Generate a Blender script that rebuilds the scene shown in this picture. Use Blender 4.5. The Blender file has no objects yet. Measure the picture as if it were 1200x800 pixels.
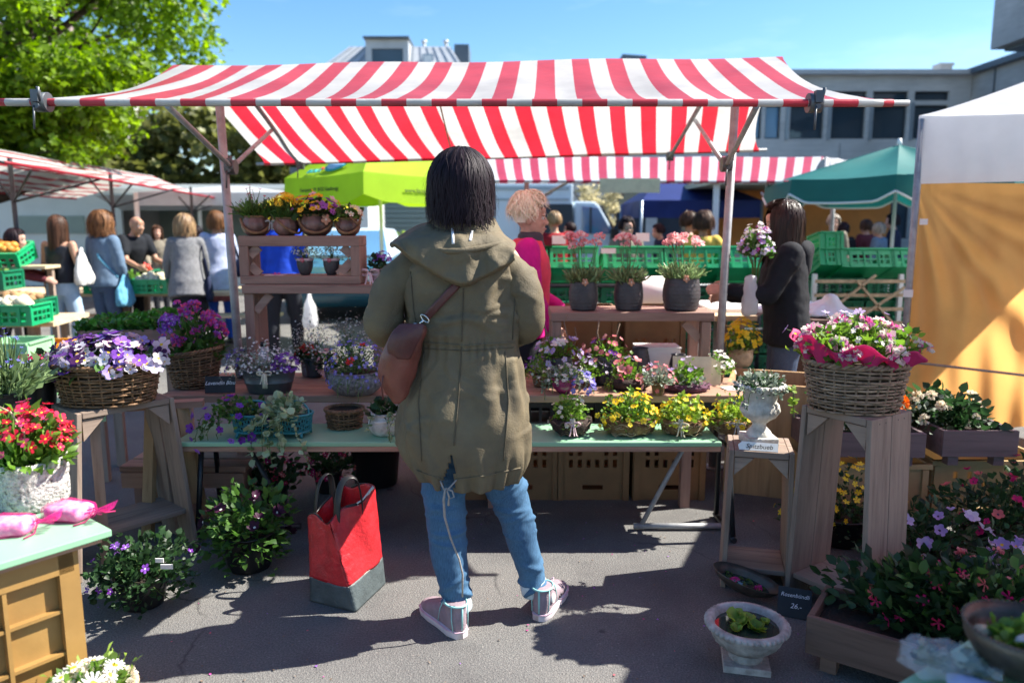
import bpy, math, random
import numpy as np
from mathutils import Vector, Matrix, Quaternion
R = math.radians
PI = math.pi
scene = bpy.context.scene
C = scene.collection

# ------------------------------------------------------------------ camera, sky, sun, exposure
FPX, PITCH, CAMH = 882.0, R(8.7), 1.45
cam_d = bpy.data.cameras.new('camera')
cam_d.sensor_width = 36.0
cam_d.lens = FPX / 1200 * 36.0
cam_d.clip_start = 0.05
cam_d.clip_end = 2000
cam_d.dof.use_dof = True
cam_d.dof.focus_distance = 2.85
cam_d.dof.aperture_fstop = 2.0
cam = bpy.data.objects.new('camera', cam_d)
C.objects.link(cam)
cam.location = (0, 0, CAMH)
cam.rotation_euler = (PI / 2 - PITCH, 0, 0)
scene.camera = cam

SUN_EL, SUN_BACK = R(47), R(13)
SUN = Vector((math.cos(SUN_EL) * math.cos(SUN_BACK), math.cos(SUN_EL) * math.sin(SUN_BACK), math.sin(SUN_EL)))
world = bpy.data.worlds.new('World')
scene.world = world
world.use_nodes = True
wn, wl = world.node_tree.nodes, world.node_tree.links
bg = wn['Background']
sky = wn.new('ShaderNodeTexSky')
sky.sky_type = 'NISHITA'
sky.sun_disc = False
sky.sun_elevation = SUN_EL
sky.sun_rotation = PI / 2 - SUN_BACK
sky.air_density = 1.0
sky.dust_density = 0.2
sky.ozone_density = 2.2
# thin high cirrus in the sky
tc = wn.new('ShaderNodeTexCoord'); mp = wn.new('ShaderNodeMapping'); mp.inputs['Scale'].default_value = (1.6, 1.6, 7.0)
mp.inputs['Rotation'].default_value = (0.25, 0.1, 0.3)
nz = wn.new('ShaderNodeTexNoise'); nz.inputs['Scale'].default_value = 1.7; nz.inputs['Detail'].default_value = 7; nz.inputs['Roughness'].default_value = 0.6
rp = wn.new('ShaderNodeValToRGB'); rp.color_ramp.elements[0].position = 0.52; rp.color_ramp.elements[1].position = 0.95
rp.color_ramp.elements[0].color = (0, 0, 0, 1); rp.color_ramp.elements[1].color = (0.26, 0.26, 0.26, 1)
mx = wn.new('ShaderNodeMix'); mx.data_type = 'RGBA'; mx.inputs[7].default_value = (8, 8.6, 9.2, 1)
wl.new(tc.outputs['Generated'], mp.inputs['Vector']); wl.new(mp.outputs['Vector'], nz.inputs['Vector'])
wl.new(nz.outputs['Fac'], rp.inputs['Fac']); wl.new(rp.outputs['Color'], mx.inputs['Factor'])
hs = wn.new('ShaderNodeHueSaturation'); hs.inputs['Value'].default_value = 0.92; hs.inputs['Saturation'].default_value = 1.25; wl.new(sky.outputs['Color'], hs.inputs['Color']); wl.new(hs.outputs['Color'], mx.inputs[6]); wl.new(mx.outputs[2], bg.inputs['Color'])
bg.inputs['Strength'].default_value = 0.09

sun_d = bpy.data.lights.new('sun', 'SUN')
sun_d.energy = 5.0
sun_d.angle = R(0.5)
sun_d.color = (1.0, 0.95, 0.86)
sun = bpy.data.objects.new('sun', sun_d)
C.objects.link(sun)
sun.rotation_euler = SUN.to_track_quat('Z', 'Y').to_euler()
scene.view_settings.view_transform = 'Standard'
scene.view_settings.look = 'None'
scene.view_settings.exposure = 1.48
scene.view_settings.gamma = 1.0
scene.cycles.max_bounces = 8
scene.cycles.transparent_max_bounces = 12

# ------------------------------------------------------------------ where a point of the place lies
CP, SP_ = math.cos(PITCH), math.sin(PITCH)
def ray(px, py):
    a = (px - 600) / FPX; b = (400 - py) / FPX
    return a, CP + b * SP_, -SP_ + b * CP
def at(px, py, Y):
    a, y, z = ray(px, py); t = Y / y
    return Vector((a * t, Y, CAMH + z * t))
def gz(px, py, z=0.0):
    a, y, zz = ray(px, py); t = (z - CAMH) / zz
    return Vector((a * t, y * t, z))
def rng_(seed): return np.random.default_rng(seed)

# ------------------------------------------------------------------ mesh builder
class MB:
    def __init__(s): s.v = []; s.f = []; s.n = 0; s.uv = []; s.has_uv = False
    def add(s, V, F, m=0, smooth=True, uv=None):
        V = np.asarray(V, float).reshape(-1, 3)
        if isinstance(F, np.ndarray): groups = [F]
        else:
            d = {}
            for f in F: d.setdefault(len(f), []).append(f)
            groups = [np.array(x, dtype=np.int64) for x in d.values()]
        for g in groups:
            mm = m if isinstance(m, np.ndarray) else np.full(len(g), m)
            s.f.append((g + s.n, mm, smooth))
        s.v.append(V); s.n += len(V)
        if uv is not None: s.has_uv = True; s.uv.append(np.asarray(uv, float).reshape(-1, 2))
        else: s.uv.append(np.zeros((len(V), 2)))
        return s
    def xf(s, M):
        M = np.array(M); s.v = [v @ M[:3, :3].T + M[:3, 3] for v in s.v]; return s
    def join(s, o, M=None):
        if M is not None: o.xf(M)
        for g, mm, sm in o.f: s.f.append((g + s.n, mm, sm))
        s.v += o.v; s.uv += o.uv; s.has_uv |= o.has_uv; s.n += o.n
        return s
    def mesh(s, name, mats):
        me = bpy.data.meshes.new(name)
        if not s.v: return me
        V = np.concatenate(s.v)
        loops = np.concatenate([g.ravel() for g, _, _ in s.f])
        sizes = np.concatenate([np.full(len(g), g.shape[1]) for g, _, _ in s.f])
        mi = np.concatenate([mm for _, mm, _ in s.f])
        sm = np.concatenate([np.full(len(g), b) for g, _, b in s.f])
        me.vertices.add(len(V)); me.vertices.foreach_set('co', V.ravel())
        me.loops.add(len(loops)); me.loops.foreach_set('vertex_index', loops.astype(np.int32))
        me.polygons.add(len(sizes))
        st = np.concatenate([[0], np.cumsum(sizes)[:-1]])
        me.polygons.foreach_set('loop_start', st.astype(np.int32))
        try: me.polygons.foreach_set('loop_total', sizes.astype(np.int32))
        except Exception: pass
        me.polygons.foreach_set('material_index', mi.astype(np.int32))
        me.polygons.foreach_set('use_smooth', sm.astype(bool))
        if s.has_uv:
            U = np.concatenate(s.uv)
            ul = me.uv_layers.new(name='UVMap')
            ul.data.foreach_set('uv', U[loops].astype(np.float32).ravel())
        me.update(calc_edges=True)
        for m in (mats if isinstance(mats, (list, tuple)) else [mats]): me.materials.append(m)
        return me
    def build(s, name, mats, parent=None, bevel=0.0, loc=None, remesh=0.0, smooth_it=0, disp=None, solid=0.0, subsurf=0):
        o = bpy.data.objects.new(name, s.mesh(name, mats))
        C.objects.link(o)
        if parent is not None: o.parent = parent
        if loc is not None: o.location = loc
        if solid:
            m = o.modifiers.new('thick', 'SOLIDIFY'); m.thickness = solid; m.offset = 0
        if bevel:
            m = o.modifiers.new('bevel', 'BEVEL'); m.width = bevel; m.segments = 2; m.limit_method = 'ANGLE'; m.angle_limit = R(40)
            m.harden_normals = False
        if remesh:
            m = o.modifiers.new('remesh', 'REMESH'); m.mode = 'VOXEL'; m.voxel_size = remesh; m.use_smooth_shade = True
        if smooth_it:
            m = o.modifiers.new('smooth', 'SMOOTH'); m.iterations = smooth_it; m.factor = 0.5
        if subsurf:
            m = o.modifiers.new('sub', 'SUBSURF'); m.levels = subsurf; m.render_levels = subsurf
        for (tex, strength) in (disp or []):
            m = o.modifiers.new('folds', 'DISPLACE'); m.texture = tex; m.strength = strength; m.mid_level = 0.5; m.texture_coords = 'LOCAL'
        return o
    # ---- primitives
    def box(s, c, size, M=None, m=0):
        x, y, z = [q / 2 for q in size]
        V = np.array([(a * x, b * y, d * z) for d in (-1, 1) for b in (-1, 1) for a in (-1, 1)], float)
        if M is not None: V = V @ np.array(M)[:3, :3].T
        V = V + np.array(c)
        return s.add(V, [(0, 2, 3, 1), (4, 5, 7, 6), (0, 1, 5, 4), (2, 6, 7, 3), (0, 4, 6, 2), (1, 3, 7, 5)], m, False)
    def bar(s, p0, p1, w, t, up=(0, 0, 1), m=0):
        p0, p1 = Vector(p0), Vector(p1); d = (p1 - p0).normalized(); u = Vector(up)
        sd = d.cross(u)
        if sd.length < 1e-4: sd = d.cross(Vector((1, 0, 0)))
        sd.normalize(); n = sd.cross(d)
        V = [p + sd * (w / 2 * a) + n * (t / 2 * b) for p in (p0, p1) for b in (-1, 1) for a in (-1, 1)]
        return s.add([tuple(v) for v in V], [(0, 1, 3, 2), (4, 6, 7, 5), (0, 4, 5, 1), (2, 3, 7, 6), (0, 2, 6, 4), (1, 5, 7, 3)], m, False)
    def hexa(s, P, m=0):
        return s.add([tuple(p) for p in P], [(0, 3, 2, 1), (4, 5, 6, 7), (0, 1, 5, 4), (1, 2, 6, 5), (2, 3, 7, 6), (3, 0, 4, 7)], m, False)
    def tube(s, P, r, n=8, m=0, cap=True, closed=False, flat=None, smooth=True, uvu=None):
        P = np.array([tuple(p) for p in P], float); k = len(P)
        r = np.full(k, r) if np.isscalar(r) else np.array(r, float)
        T = np.roll(P, -1, 0) - np.roll(P, 1, 0)
        if not closed: T[0] = P[1] - P[0]; T[-1] = P[-1] - P[-2]
        T /= np.linalg.norm(T, axis=1)[:, None] + 1e-12
        ref = np.array([0, 0, 1.0]) if abs(T[0][2]) < 0.9 else np.array([1.0, 0, 0])
        N = np.zeros_like(P); a = ref - T[0] * ref.dot(T[0]); N[0] = a / np.linalg.norm(a)
        for i in range(1, k):
            a = N[i - 1] - T[i] * N[i - 1].dot(T[i]); N[i] = a / (np.linalg.norm(a) + 1e-12)
        B = np.cross(T, N)
        th = np.arange(n) / n * 2 * PI
        fa, fb = flat if flat else (1, 1)
        V = P[:, None] + r[:, None, None] * (np.cos(th)[None, :, None] * N[:, None] * fa + np.sin(th)[None, :, None] * B[:, None] * fb)
        i = np.arange(k if closed else k - 1)[:, None]; j = np.arange(n)[None]
        i2 = (i + 1) % k; j2 = (j + 1) % n
        F = np.stack([i * n + j, i * n + j2, i2 * n + j2, i2 * n + j], -1).reshape(-1, 4)
        uv = None
        if uvu is not None: uv = np.repeat(np.stack([np.array(uvu), np.zeros(k)], -1), n, 0)
        s.add(V, F, m, smooth, uv)
        if cap and not closed:
            b = s.n - k * n
            s.f.append((np.array([list(range(n))[::-1]]) + b, np.array([m]), False))
            s.f.append((np.array([list(range(n))]) + b + (k - 1) * n, np.array([m]), False))
        return s
    def lathe(s, prof, n=28, c=(0, 0, 0), sx=1, sy=1, m=0, wob=0, seed=0, smooth=True):
        prof = np.array(prof, float); k = len(prof); th = np.arange(n) / n * 2 * PI
        rr = prof[:, 0][:, None] * np.ones(n)
        if wob:
            g = rng_(seed); w = sum(g.uniform(-1, 1) * np.cos(q * th + g.uniform(0, 6)) for q in (2, 3, 4, 5)) * wob / 2
            rr = rr * (1 + w[None])
        V = np.stack([rr * np.cos(th) * sx + c[0], rr * np.sin(th) * sy + c[1], prof[:, 1][:, None] * np.ones(n) + c[2]], -1)
        i = np.arange(k - 1)[:, None]; j = np.arange(n)[None]; j2 = (j + 1) % n
        F = np.stack([i * n + j, i * n + j2, (i + 1) * n + j2, (i + 1) * n + j], -1).reshape(-1, 4)
        return s.add(V, F, m, smooth)
    def ell(s, c, r, M=None, n=16, k=10, m=0):
        ph = np.linspace(0, PI, k + 1)[1:-1]; th = np.arange(n) / n * 2 * PI
        V = [(0, 0, 1)] + [(math.sin(p) * math.cos(t), math.sin(p) * math.sin(t), math.cos(p)) for p in ph for t in th] + [(0, 0, -1)]
        V = np.array(V) * np.array(r)
        if M is not None: V = V @ np.array(M)[:3, :3].T
        V = V + np.array(c)
        F = [(0, 1 + j, 1 + (j + 1) % n) for j in range(n)]
        for i in range(k - 2):
            for j in range(n): F.append((1 + i * n + j, 1 + (i + 1) * n + j, 1 + (i + 1) * n + (j + 1) % n, 1 + i * n + (j + 1) % n))
        L = len(V) - 1; b = 1 + (k - 2) * n
        F += [(L, b + (j + 1) % n, b + j) for j in range(n)]
        return s.add(V, F, m, True)
    def sheet(s, P, m=0, smooth=True, uv=None):
        P = np.array(P, float); a, b = P.shape[:2]
        i = np.arange(a - 1)[:, None]; j = np.arange(b - 1)[None]
        F = np.stack([i * b + j, (i + 1) * b + j, (i + 1) * b + j + 1, i * b + j + 1], -1).reshape(-1, 4)
        return s.add(P, F, m, smooth, uv)
    def loft(s, rings, n=20, m=0, cap=True, power=2.0):
        """closed stack of ellipse rings: (centre, rx, ry) lying in XY, or (centre, rx, ry, Matrix)"""
        th = np.arange(n) / n * 2 * PI; k = len(rings); V = []
        ct, st = np.cos(th), np.sin(th)
        if power != 2.0:
            ct = np.sign(ct) * np.abs(ct) ** (2 / power); st = np.sign(st) * np.abs(st) ** (2 / power)
        for q in rings:
            L = np.stack([q[1] * ct, q[2] * st, 0 * th], -1)
            if len(q) > 3: L = L @ np.array(q[3])[:3, :3].T
            V.append(L + np.array(q[0]))
        i = np.arange(k - 1)[:, None]; j = np.arange(n)[None]; j2 = (j + 1) % n
        F = np.stack([i * n + j, i * n + j2, (i + 1) * n + j2, (i + 1) * n + j], -1).reshape(-1, 4)
        up = rings[-1][0][2] >= rings[0][0][2]
        if not up: F = F[:, ::-1]
        s.add(np.concatenate(V), F, m, True); b = s.n - k * n
        if cap:
            A, Z = list(range(n)), list(range(n))
            if up: A = A[::-1]
            else: Z = Z[::-1]
            s.f.append((np.array([A]) + b, np.array([m]), True)); s.f.append((np.array([Z]) + b + (k - 1) * n, np.array([m]), True))
        return s
    def panel(s, w, h, holes, thick, o=(0, 0, 0), U=(1, 0, 0), Vv=(0, 0, 1), m=0):
        """wall with real rectangular openings; holes = (x0,z0,x1,z1)"""
        xs = sorted({0.0, w, *[round(q, 5) for a in holes for q in (a[0], a[2])]})
        zs = sorted({0.0, h, *[round(q, 5) for a in holes for q in (a[1], a[3])]})
        U, Vv, o = np.array(U, float), np.array(Vv, float), np.array(o, float); Nn = np.cross(U, Vv)
        def solid(i, j):
            if i < 0 or j < 0 or i >= len(xs) - 1 or j >= len(zs) - 1: return False
            cx, cz = (xs[i] + xs[i + 1]) / 2, (zs[j] + zs[j + 1]) / 2
            return not any(a[0] < cx < a[2] and a[1] < cz < a[3] for a in holes)
        V, F = [], []
        def quad(*pts):
            b = len(V)
            for (x, z, t) in pts: V.append(o + U * x + Vv * z + Nn * (t * thick))
            F.append((b, b + 1, b + 2, b + 3))
        for i in range(len(xs) - 1):
            for j in range(len(zs) - 1):
                if not solid(i, j): continue
                x0, x1, z0, z1 = xs[i], xs[i + 1], zs[j], zs[j + 1]
                quad((x0, z0, .5), (x1, z0, .5), (x1, z1, .5), (x0, z1, .5))
                quad((x1, z0, -.5), (x0, z0, -.5), (x0, z1, -.5), (x1, z1, -.5))
                if not solid(i - 1, j): quad((x0, z0, -.5), (x0, z0, .5), (x0, z1, .5), (x0, z1, -.5))
                if not solid(i + 1, j): quad((x1, z0, .5), (x1, z0, -.5), (x1, z1, -.5), (x1, z1, .5))
                if not solid(i, j - 1): quad((x0, z0, -.5), (x1, z0, -.5), (x1, z0, .5), (x0, z0, .5))
                if not solid(i, j + 1): quad((x0, z1, .5), (x1, z1, .5), (x1, z1, -.5), (x0, z1, -.5))
        return s.add(V, F, m, False)
    # ---- scattered leaves and blossoms
    def scatter(s, tmpl, pos, axis, scale, g, mode='leaf', m=0, roll=0.6):
        TV, TF, TM = tmpl; n = len(pos)
        if n == 0: return s
        A = axis / (np.linalg.norm(axis, axis=1)[:, None] + 1e-9)
        if mode == 'leaf':
            Zr = np.tile([0, 0, 1.0], (n, 1)) + g.normal(0, roll, (n, 3))
            X = np.cross(A, Zr); X /= np.linalg.norm(X, axis=1)[:, None] + 1e-9
            Z = np.cross(X, A); Y = A
        else:
            X = np.cross(A, g.normal(0, 1, (n, 3))); X /= np.linalg.norm(X, axis=1)[:, None] + 1e-9
            Z = A; Y = np.cross(Z, X)
        sc = np.asarray(scale, float)
        if sc.ndim == 0: sc = np.full(n, float(sc))
        if sc.ndim == 1: sc = np.stack([sc, sc, sc], -1)
        sc = sc * g.uniform(.78, 1.15, (n, 3)); L = TV[None] * sc[:, None]
        V = pos[:, None] + L[..., 0:1] * X[:, None] + L[..., 1:2] * Y[:, None] + L[..., 2:3] * Z[:, None]
        k = len(TV); off = (np.arange(n) * k)[:, None, None]
        d = {}
        for f, fm in zip(TF, TM): d.setdefault((len(f), fm), []).append(f)
        V += g.normal(0, 1, V.shape) * (sc.min(1) * (.045 if mode == 'leaf' else .028))[:, None, None]
        base = s.n; s.v.append(V.reshape(-1, 3)); s.n += n * k; s.uv.append(np.zeros((n * k, 2)))
        for (L_, fm), fs in d.items():
            F = (np.array(fs)[None] + off).reshape(-1, L_) + base
            s.f.append((F, np.full(len(F), m + fm), True))
        return s

# leaf and flower templates: vertices, faces, material offsets
def T_oval(w=.42, curl=.12):
    V = np.array([(0, 0, 0), (-w, .3, .06), (0, .34, -.03), (w, .3, .06), (-w * .85, .65, .02), (0, .68, -.05), (w * .85, .65, .02), (0, 1, -curl)])
    F = [(0, 2, 1), (0, 3, 2), (1, 2, 5, 4), (2, 3, 6, 5), (4, 5, 7), (5, 6, 7)]
    return V, F, [0] * 6
def T_blade(w=.05, bend=.35):
    V, F = [], []
    for i in range(5):
        t = i / 4; ww = w * (1 - t * .85) * (.6 + .4 * min(1, t * 4)); V += [(-ww, t, -bend * t * t), (ww, t, -bend * t * t)]
    for i in range(4): F.append((2 * i, 2 * i + 1, 2 * i + 3, 2 * i + 2))
    return np.array(V), F, [0] * 4
def T_dia(w=.45):
    return np.array([(0, 0, 0), (w, .5, .08), (0, 1, -.05), (-w, .5, .08)]), [(0, 1, 2), (0, 2, 3)], [0, 0]
def T_round(n=7):
    V = [(0, .45, -.04)] + [(.5 * math.sin(a) * (1 + .12 * (-1) ** i), .5 - .5 * math.cos(a), .07 * abs(math.sin(a))) for i, a in enumerate(np.arange(n) / n * 2 * PI)]
    return np.array(V), [(0, 1 + i, 1 + (i + 1) % n) for i in range(n)], [0] * n
def T_maple():
    V = np.array([(0, 0, 0), (.5, .12, .05), (.3, .38, 0), (.52, .62, .06), (.16, .66, -.02), (0, 1, -.06), (-.16, .66, -.02), (-.52, .62, .06), (-.3, .38, 0), (-.5, .12, .05), (0, .4, -.06)])
    return V, [(10, i, (i + 1) % 10) for i in range(10)], [0] * 10
def T_flower(p=5, eye=.2, cup=.18, gap=.12, eyemat=1, notch=0.0):
    V, F, M = [], [], []
    for i in range(p): a = i / p * 2 * PI; V.append((eye * math.cos(a), eye * math.sin(a), 0))
    for i in range(p):
        for q, r_ in ((gap, .72), (.3, .97), (.5, 1 - notch), (.7, .97), (1 - gap, .72)):
            a = (i + q) / p * 2 * PI; V.append((r_ * math.cos(a), r_ * math.sin(a), cup * r_ + .05 * (abs(q - .5) < .05)))
    F.append(tuple(range(p))); M.append(eyemat)
    for i in range(p):
        b = p + i * 5; F.append((i, b, b + 1, b + 2)); F.append((i, b + 2, b + 3, (i + 1) % p)); F.append((b + 3, b + 4, (i + 1) % p)); M += [0, 0, 0]
    return np.array(V), F, M
def T_pom(seed=0, n=22):
    g = rng_(seed); V, F = [], []
    d = g.normal(0, 1, (n, 3)); d[:, 2] = np.abs(d[:, 2]) * .9 + .1; d /= np.linalg.norm(d, axis=1)[:, None]
    for q in d:
        t = np.cross(q, g.normal(0, 1, 3)); t /= np.linalg.norm(t); b0 = len(V)
        V += [tuple(q * .25), tuple(q * .75 + t * .32), tuple(q * 1.0 + g.normal(0, .08, 3)), tuple(q * .78 - t * .32)]
        F += [(b0, b0 + 1, b0 + 2), (b0, b0 + 2, b0 + 3)]
    # a small core keeps it one piece
    return np.array(V), F, [0] * len(F)
OVALM = T_oval(.31, .16)
OVAL, OVALN, BLADE, DIA, RND, MAPLE = T_oval(), T_oval(.24, .2), T_blade(), T_dia(), T_round(), T_maple()
FL5, FL4, DAISY, STAR = T_flower(5), T_flower(4, .16, .1, .05), T_flower(13, .3, .05, .2), T_flower(5, .14, .3, .3)
PANSY = T_flower(5, .2, .22, .02, 1, .05); TRUMPET = T_flower(5, .22, .5, -.02, 1, .06); POM = T_pom(3)

# ------------------------------------------------------------------ naming
def tag(o, label, cat, group=None):
    o['label'] = label; o['category'] = cat
    if group: o['group'] = group
    return o
def thing(name, label, cat, loc=(0, 0, 0), rz=0.0, group=None):
    o = bpy.data.objects.new(name, None); C.objects.link(o); o.empty_display_size = .1
    o.location = loc; o.rotation_euler = (0, 0, rz)
    return tag(o, label, cat, group)
_kids = {}
def dup(root, loc, rz=None, label=None):
    """a copy of a thing with copies of its parts and sub-parts (meshes shared)"""
    def cp(o, parent):
        c = o.copy(); C.objects.link(c)
        if parent is not None: c.parent = parent
        for ch in list(o.children): cp(ch, c)
        return c
    r = cp(root, None); r.location = loc
    if rz is not None: r.rotation_euler = (0, 0, rz)
    if label: r['label'] = label
    return r
def text(body, size, mat, parent, name, loc, rot, ext=.0006, shear=0.0, align='CENTER'):
    cu = bpy.data.curves.new(name, 'FONT'); cu.body = body; cu.size = size; cu.extrude = ext; cu.shear = shear
    cu.align_x = align; cu.align_y = 'CENTER'; cu.resolution_u = 3
    t = bpy.data.objects.new('tmp', cu); C.objects.link(t)
    dg = bpy.context.evaluated_depsgraph_get(); dg.update()
    me = bpy.data.meshes.new_from_object(t.evaluated_get(dg)); bpy.data.objects.remove(t)
    o = bpy.data.objects.new(name, me); C.objects.link(o); me.materials.append(mat)
    o.parent = parent; o.location = loc; o.rotation_euler = rot
    return o
# ------------------------------------------------------------------ materials
def _new(name):
    m = bpy.data.materials.new(name); m.use_nodes = True
    n, l = m.node_tree.nodes, m.node_tree.links
    return m, n, l, n['Principled BSDF'], n['Material Output']
def _math(n, l, op, a, b=None):
    q = n.new('ShaderNodeMath'); q.operation = op
    for i, x in enumerate((a, b)):
        if x is None: continue
        if isinstance(x, (int, float)): q.inputs[i].default_value = x
        else: l.new(x, q.inputs[i])
    return q.outputs[0]
def _noise(n, l, vec, scale, detail=4, rough=.6):
    q = n.new('ShaderNodeTexNoise'); q.inputs['Scale'].default_value = scale; q.inputs['Detail'].default_value = detail; q.inputs['Roughness'].default_value = rough
    if vec is not None: l.new(vec, q.inputs['Vector'])
    return q.outputs['Fac']
def _vec(n, l, coord='Object', scale=(1, 1, 1)):
    t = n.new('ShaderNodeTexCoord'); mp = n.new('ShaderNodeMapping'); mp.inputs['Scale'].default_value = scale
    l.new(t.outputs[coord], mp.inputs['Vector']); return mp.outputs['Vector']
def _mixc(n, l, fac, a, b, mode='MIX'):
    q = n.new('ShaderNodeMix'); q.data_type = 'RGBA'; q.blend_type = mode
    if isinstance(fac, (int, float)): q.inputs['Factor'].default_value = fac
    else: l.new(fac, q.inputs['Factor'])
    for i, x in ((6, a), (7, b)):
        if isinstance(x, (tuple, list)): q.inputs[i].default_value = (*x[:3], 1)
        else: l.new(x, q.inputs[i])
    return q.outputs[2]
def _ramp(n, l, fac, stops, interp='LINEAR'):
    q = n.new('ShaderNodeValToRGB'); q.color_ramp.interpolation = interp
    e = q.color_ramp.elements
    while len(e) < len(stops): e.new(.5)
    for i, (p, c) in enumerate(stops): e[i].position = p; e[i].color = (*c[:3], 1)
    l.new(fac, q.inputs['Fac']); return q.outputs['Color']
def _bump(n, l, b, h, strength, dist=.01):
    q = n.new('ShaderNodeBump'); q.inputs['Strength'].default_value = strength; q.inputs['Distance'].default_value = dist
    l.new(h, q.inputs['Height']); l.new(q.outputs['Normal'], b.inputs['Normal'])
def _rand(n):
    return n.new('ShaderNodeNewGeometry').outputs['Random Per Island']
def _transl(n, l, b, out, col, fac):
    t = n.new('ShaderNodeBsdfTranslucent'); ms = n.new('ShaderNodeMixShader'); ms.inputs['Fac'].default_value = fac
    if isinstance(col, (tuple, list)): t.inputs['Color'].default_value = (*col[:3], 1)
    else: l.new(col, t.inputs['Color'])
    l.new(b.outputs[0], ms.inputs[1]); l.new(t.outputs[0], ms.inputs[2]); l.new(ms.outputs[0], out.inputs['Surface'])
def pm(name, col, rough=.6, var=.25, scale=6, bump=.15, bscale=40, metal=0.0, spec=.4, trans=0.0, stretch=(1, 1, 1), island=0.0, col2=None, coord='Object', sheen=0.0, coat=0.0):
    """a painted, cast or woven surface: colour mottled by noise, fine bump"""
    m, n, l, b, out = _new(name); v = _vec(n, l, coord, stretch)
    f = _noise(n, l, v, scale, 5)
    c2 = col2 or tuple(x * (1 - var) for x in col)
    c1 = tuple(min(1, x * (1 + var * .5)) for x in col)
    f2 = _ramp(n, l, f, [(.3, (0, 0, 0)), (.7, (1, 1, 1))])
    c = _mixc(n, l, f2, c1, c2)
    if island:
        r = _math(n, l, 'MULTIPLY_ADD', _rand(n), 2 * island); n[-1].inputs[2].default_value = 1 - island
        h = n.new('ShaderNodeHueSaturation'); l.new(r, h.inputs['Value']); l.new(c, h.inputs['Color']); c = h.outputs['Color']
    l.new(c, b.inputs['Base Color'])
    b.inputs['Roughness'].default_value = rough; b.inputs['Metallic'].default_value = metal; b.inputs['Specular IOR Level'].default_value = spec
    if sheen: b.inputs['Sheen Weight'].default_value = sheen
    if coat: b.inputs['Coat Weight'].default_value = coat; b.inputs['Coat Roughness'].default_value = .15
    if bump: _bump(n, l, b, _noise(n, l, v, bscale, 4), bump)
    if trans: _transl(n, l, b, out, c, trans)
    return m
def wood(name, c1, c2, axis=0, rough=.7, wear=.3):
    m, n, l, b, out = _new(name)
    st = [14, 14, 14]; st[axis] = 1.1
    v = _vec(n, l, 'Object', tuple(st)); r = _rand(n)
    vv = n.new('ShaderNodeVectorMath'); vv.operation = 'ADD'; l.new(v, vv.inputs[0])
    cb = n.new('ShaderNodeCombineXYZ')
    for i in range(3): l.new(_math(n, l, 'MULTIPLY', r, 37.0 + 11 * i), cb.inputs[i])
    l.new(cb.outputs[0], vv.inputs[1]); v = vv.outputs[0]
    f = _noise(n, l, v, 2.2, 8, .65); f3 = _noise(n, l, v, .45, 2)
    c = _ramp(n, l, f, [(.28, c2), (.5, c1), (.75, tuple(min(1, x * 1.25) for x in c1))])
    c = _mixc(n, l, _ramp(n, l, f3, [(.45, (0, 0, 0)), (.75, (wear, wear, wear))]), c, tuple(x * .55 for x in c2))
    h = n.new('ShaderNodeHueSaturation'); l.new(c, h.inputs['Color'])
    q = _math(n, l, 'MULTIPLY_ADD', r, .5); n[-1].inputs[2].default_value = .75; l.new(q, h.inputs['Value'])
    l.new(h.outputs['Color'], b.inputs['Base Color']); b.inputs['Roughness'].default_value = rough; b.inputs['Specular IOR Level'].default_value = .3
    _bump(n, l, b, f, .35, .004)
    return m
def leafm(name, a, b_, trans=.4, rough=.45, spec=.4):
    m, n, l, b, out = _new(name); r = _rand(n)
    c = _ramp(n, l, r, [(0, a), (.6, b_), (1, tuple(min(1, x * 1.5) for x in b_))])
    l.new(c, b.inputs['Base Color']); b.inputs['Roughness'].default_value = rough; b.inputs['Specular IOR Level'].default_value = spec
    h = n.new('ShaderNodeHueSaturation'); h.inputs['Value'].default_value = 1.3; h.inputs['Saturation'].default_value = 1.1; l.new(c, h.inputs['Color'])
    _transl(n, l, b, out, h.outputs['Color'], trans); return m
def petalm(name, cols, trans=.35):
    m, n, l, b, out = _new(name); r = _rand(n)
    k = len(cols)
    c = _ramp(n, l, r, [(i / k, x) for i, x in enumerate(cols)], 'CONSTANT')
    f = _noise(n, l, _vec(n, l), 90, 2); c = _mixc(n, l, _ramp(n, l, f, [(.35, (0, 0, 0)), (.8, (.35, .35, .35))]), c, (1, .97, .95), 'MULTIPLY') if k < 0 else c
    l.new(c, b.inputs['Base Color']); b.inputs['Roughness'].default_value = .55; b.inputs['Specular IOR Level'].default_value = .25
    _transl(n, l, b, out, c, trans); return m
def stripem(name, c1, c2, period, trans=.45, rough=.45, dirt=.12, axis=0, duty=.5, through=None):
    """woven awning cloth with printed stripes running across its length (UV u in metres)"""
    m, n, l, b, out = _new(name)
    t = n.new('ShaderNodeTexCoord'); sx = n.new('ShaderNodeSeparateXYZ'); l.new(t.outputs['UV'], sx.inputs[0])
    s = _math(n, l, 'FRACT', _math(n, l, 'DIVIDE', sx.outputs[axis], period)); s = _math(n, l, 'LESS_THAN', s, duty)
    v = _vec(n, l); d = _ramp(n, l, _noise(n, l, v, 2.2, 6), [(.35, (1 - dirt,) * 3), (.65, (1, 1, 1))])
    c = _mixc(n, l, s, c1, c2); c = _mixc(n, l, 1.0, c, d, 'MULTIPLY')
    l.new(c, b.inputs['Base Color']); b.inputs['Roughness'].default_value = rough; b.inputs['Specular IOR Level'].default_value = .5
    _bump(n, l, b, _noise(n, l, v, 9, 4), .25, .02)
    if through: c = _mixc(n, l, 1.0, _mixc(n, l, s, *through), d, 'MULTIPLY')
    _transl(n, l, b, out, c, trans); return m
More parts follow.
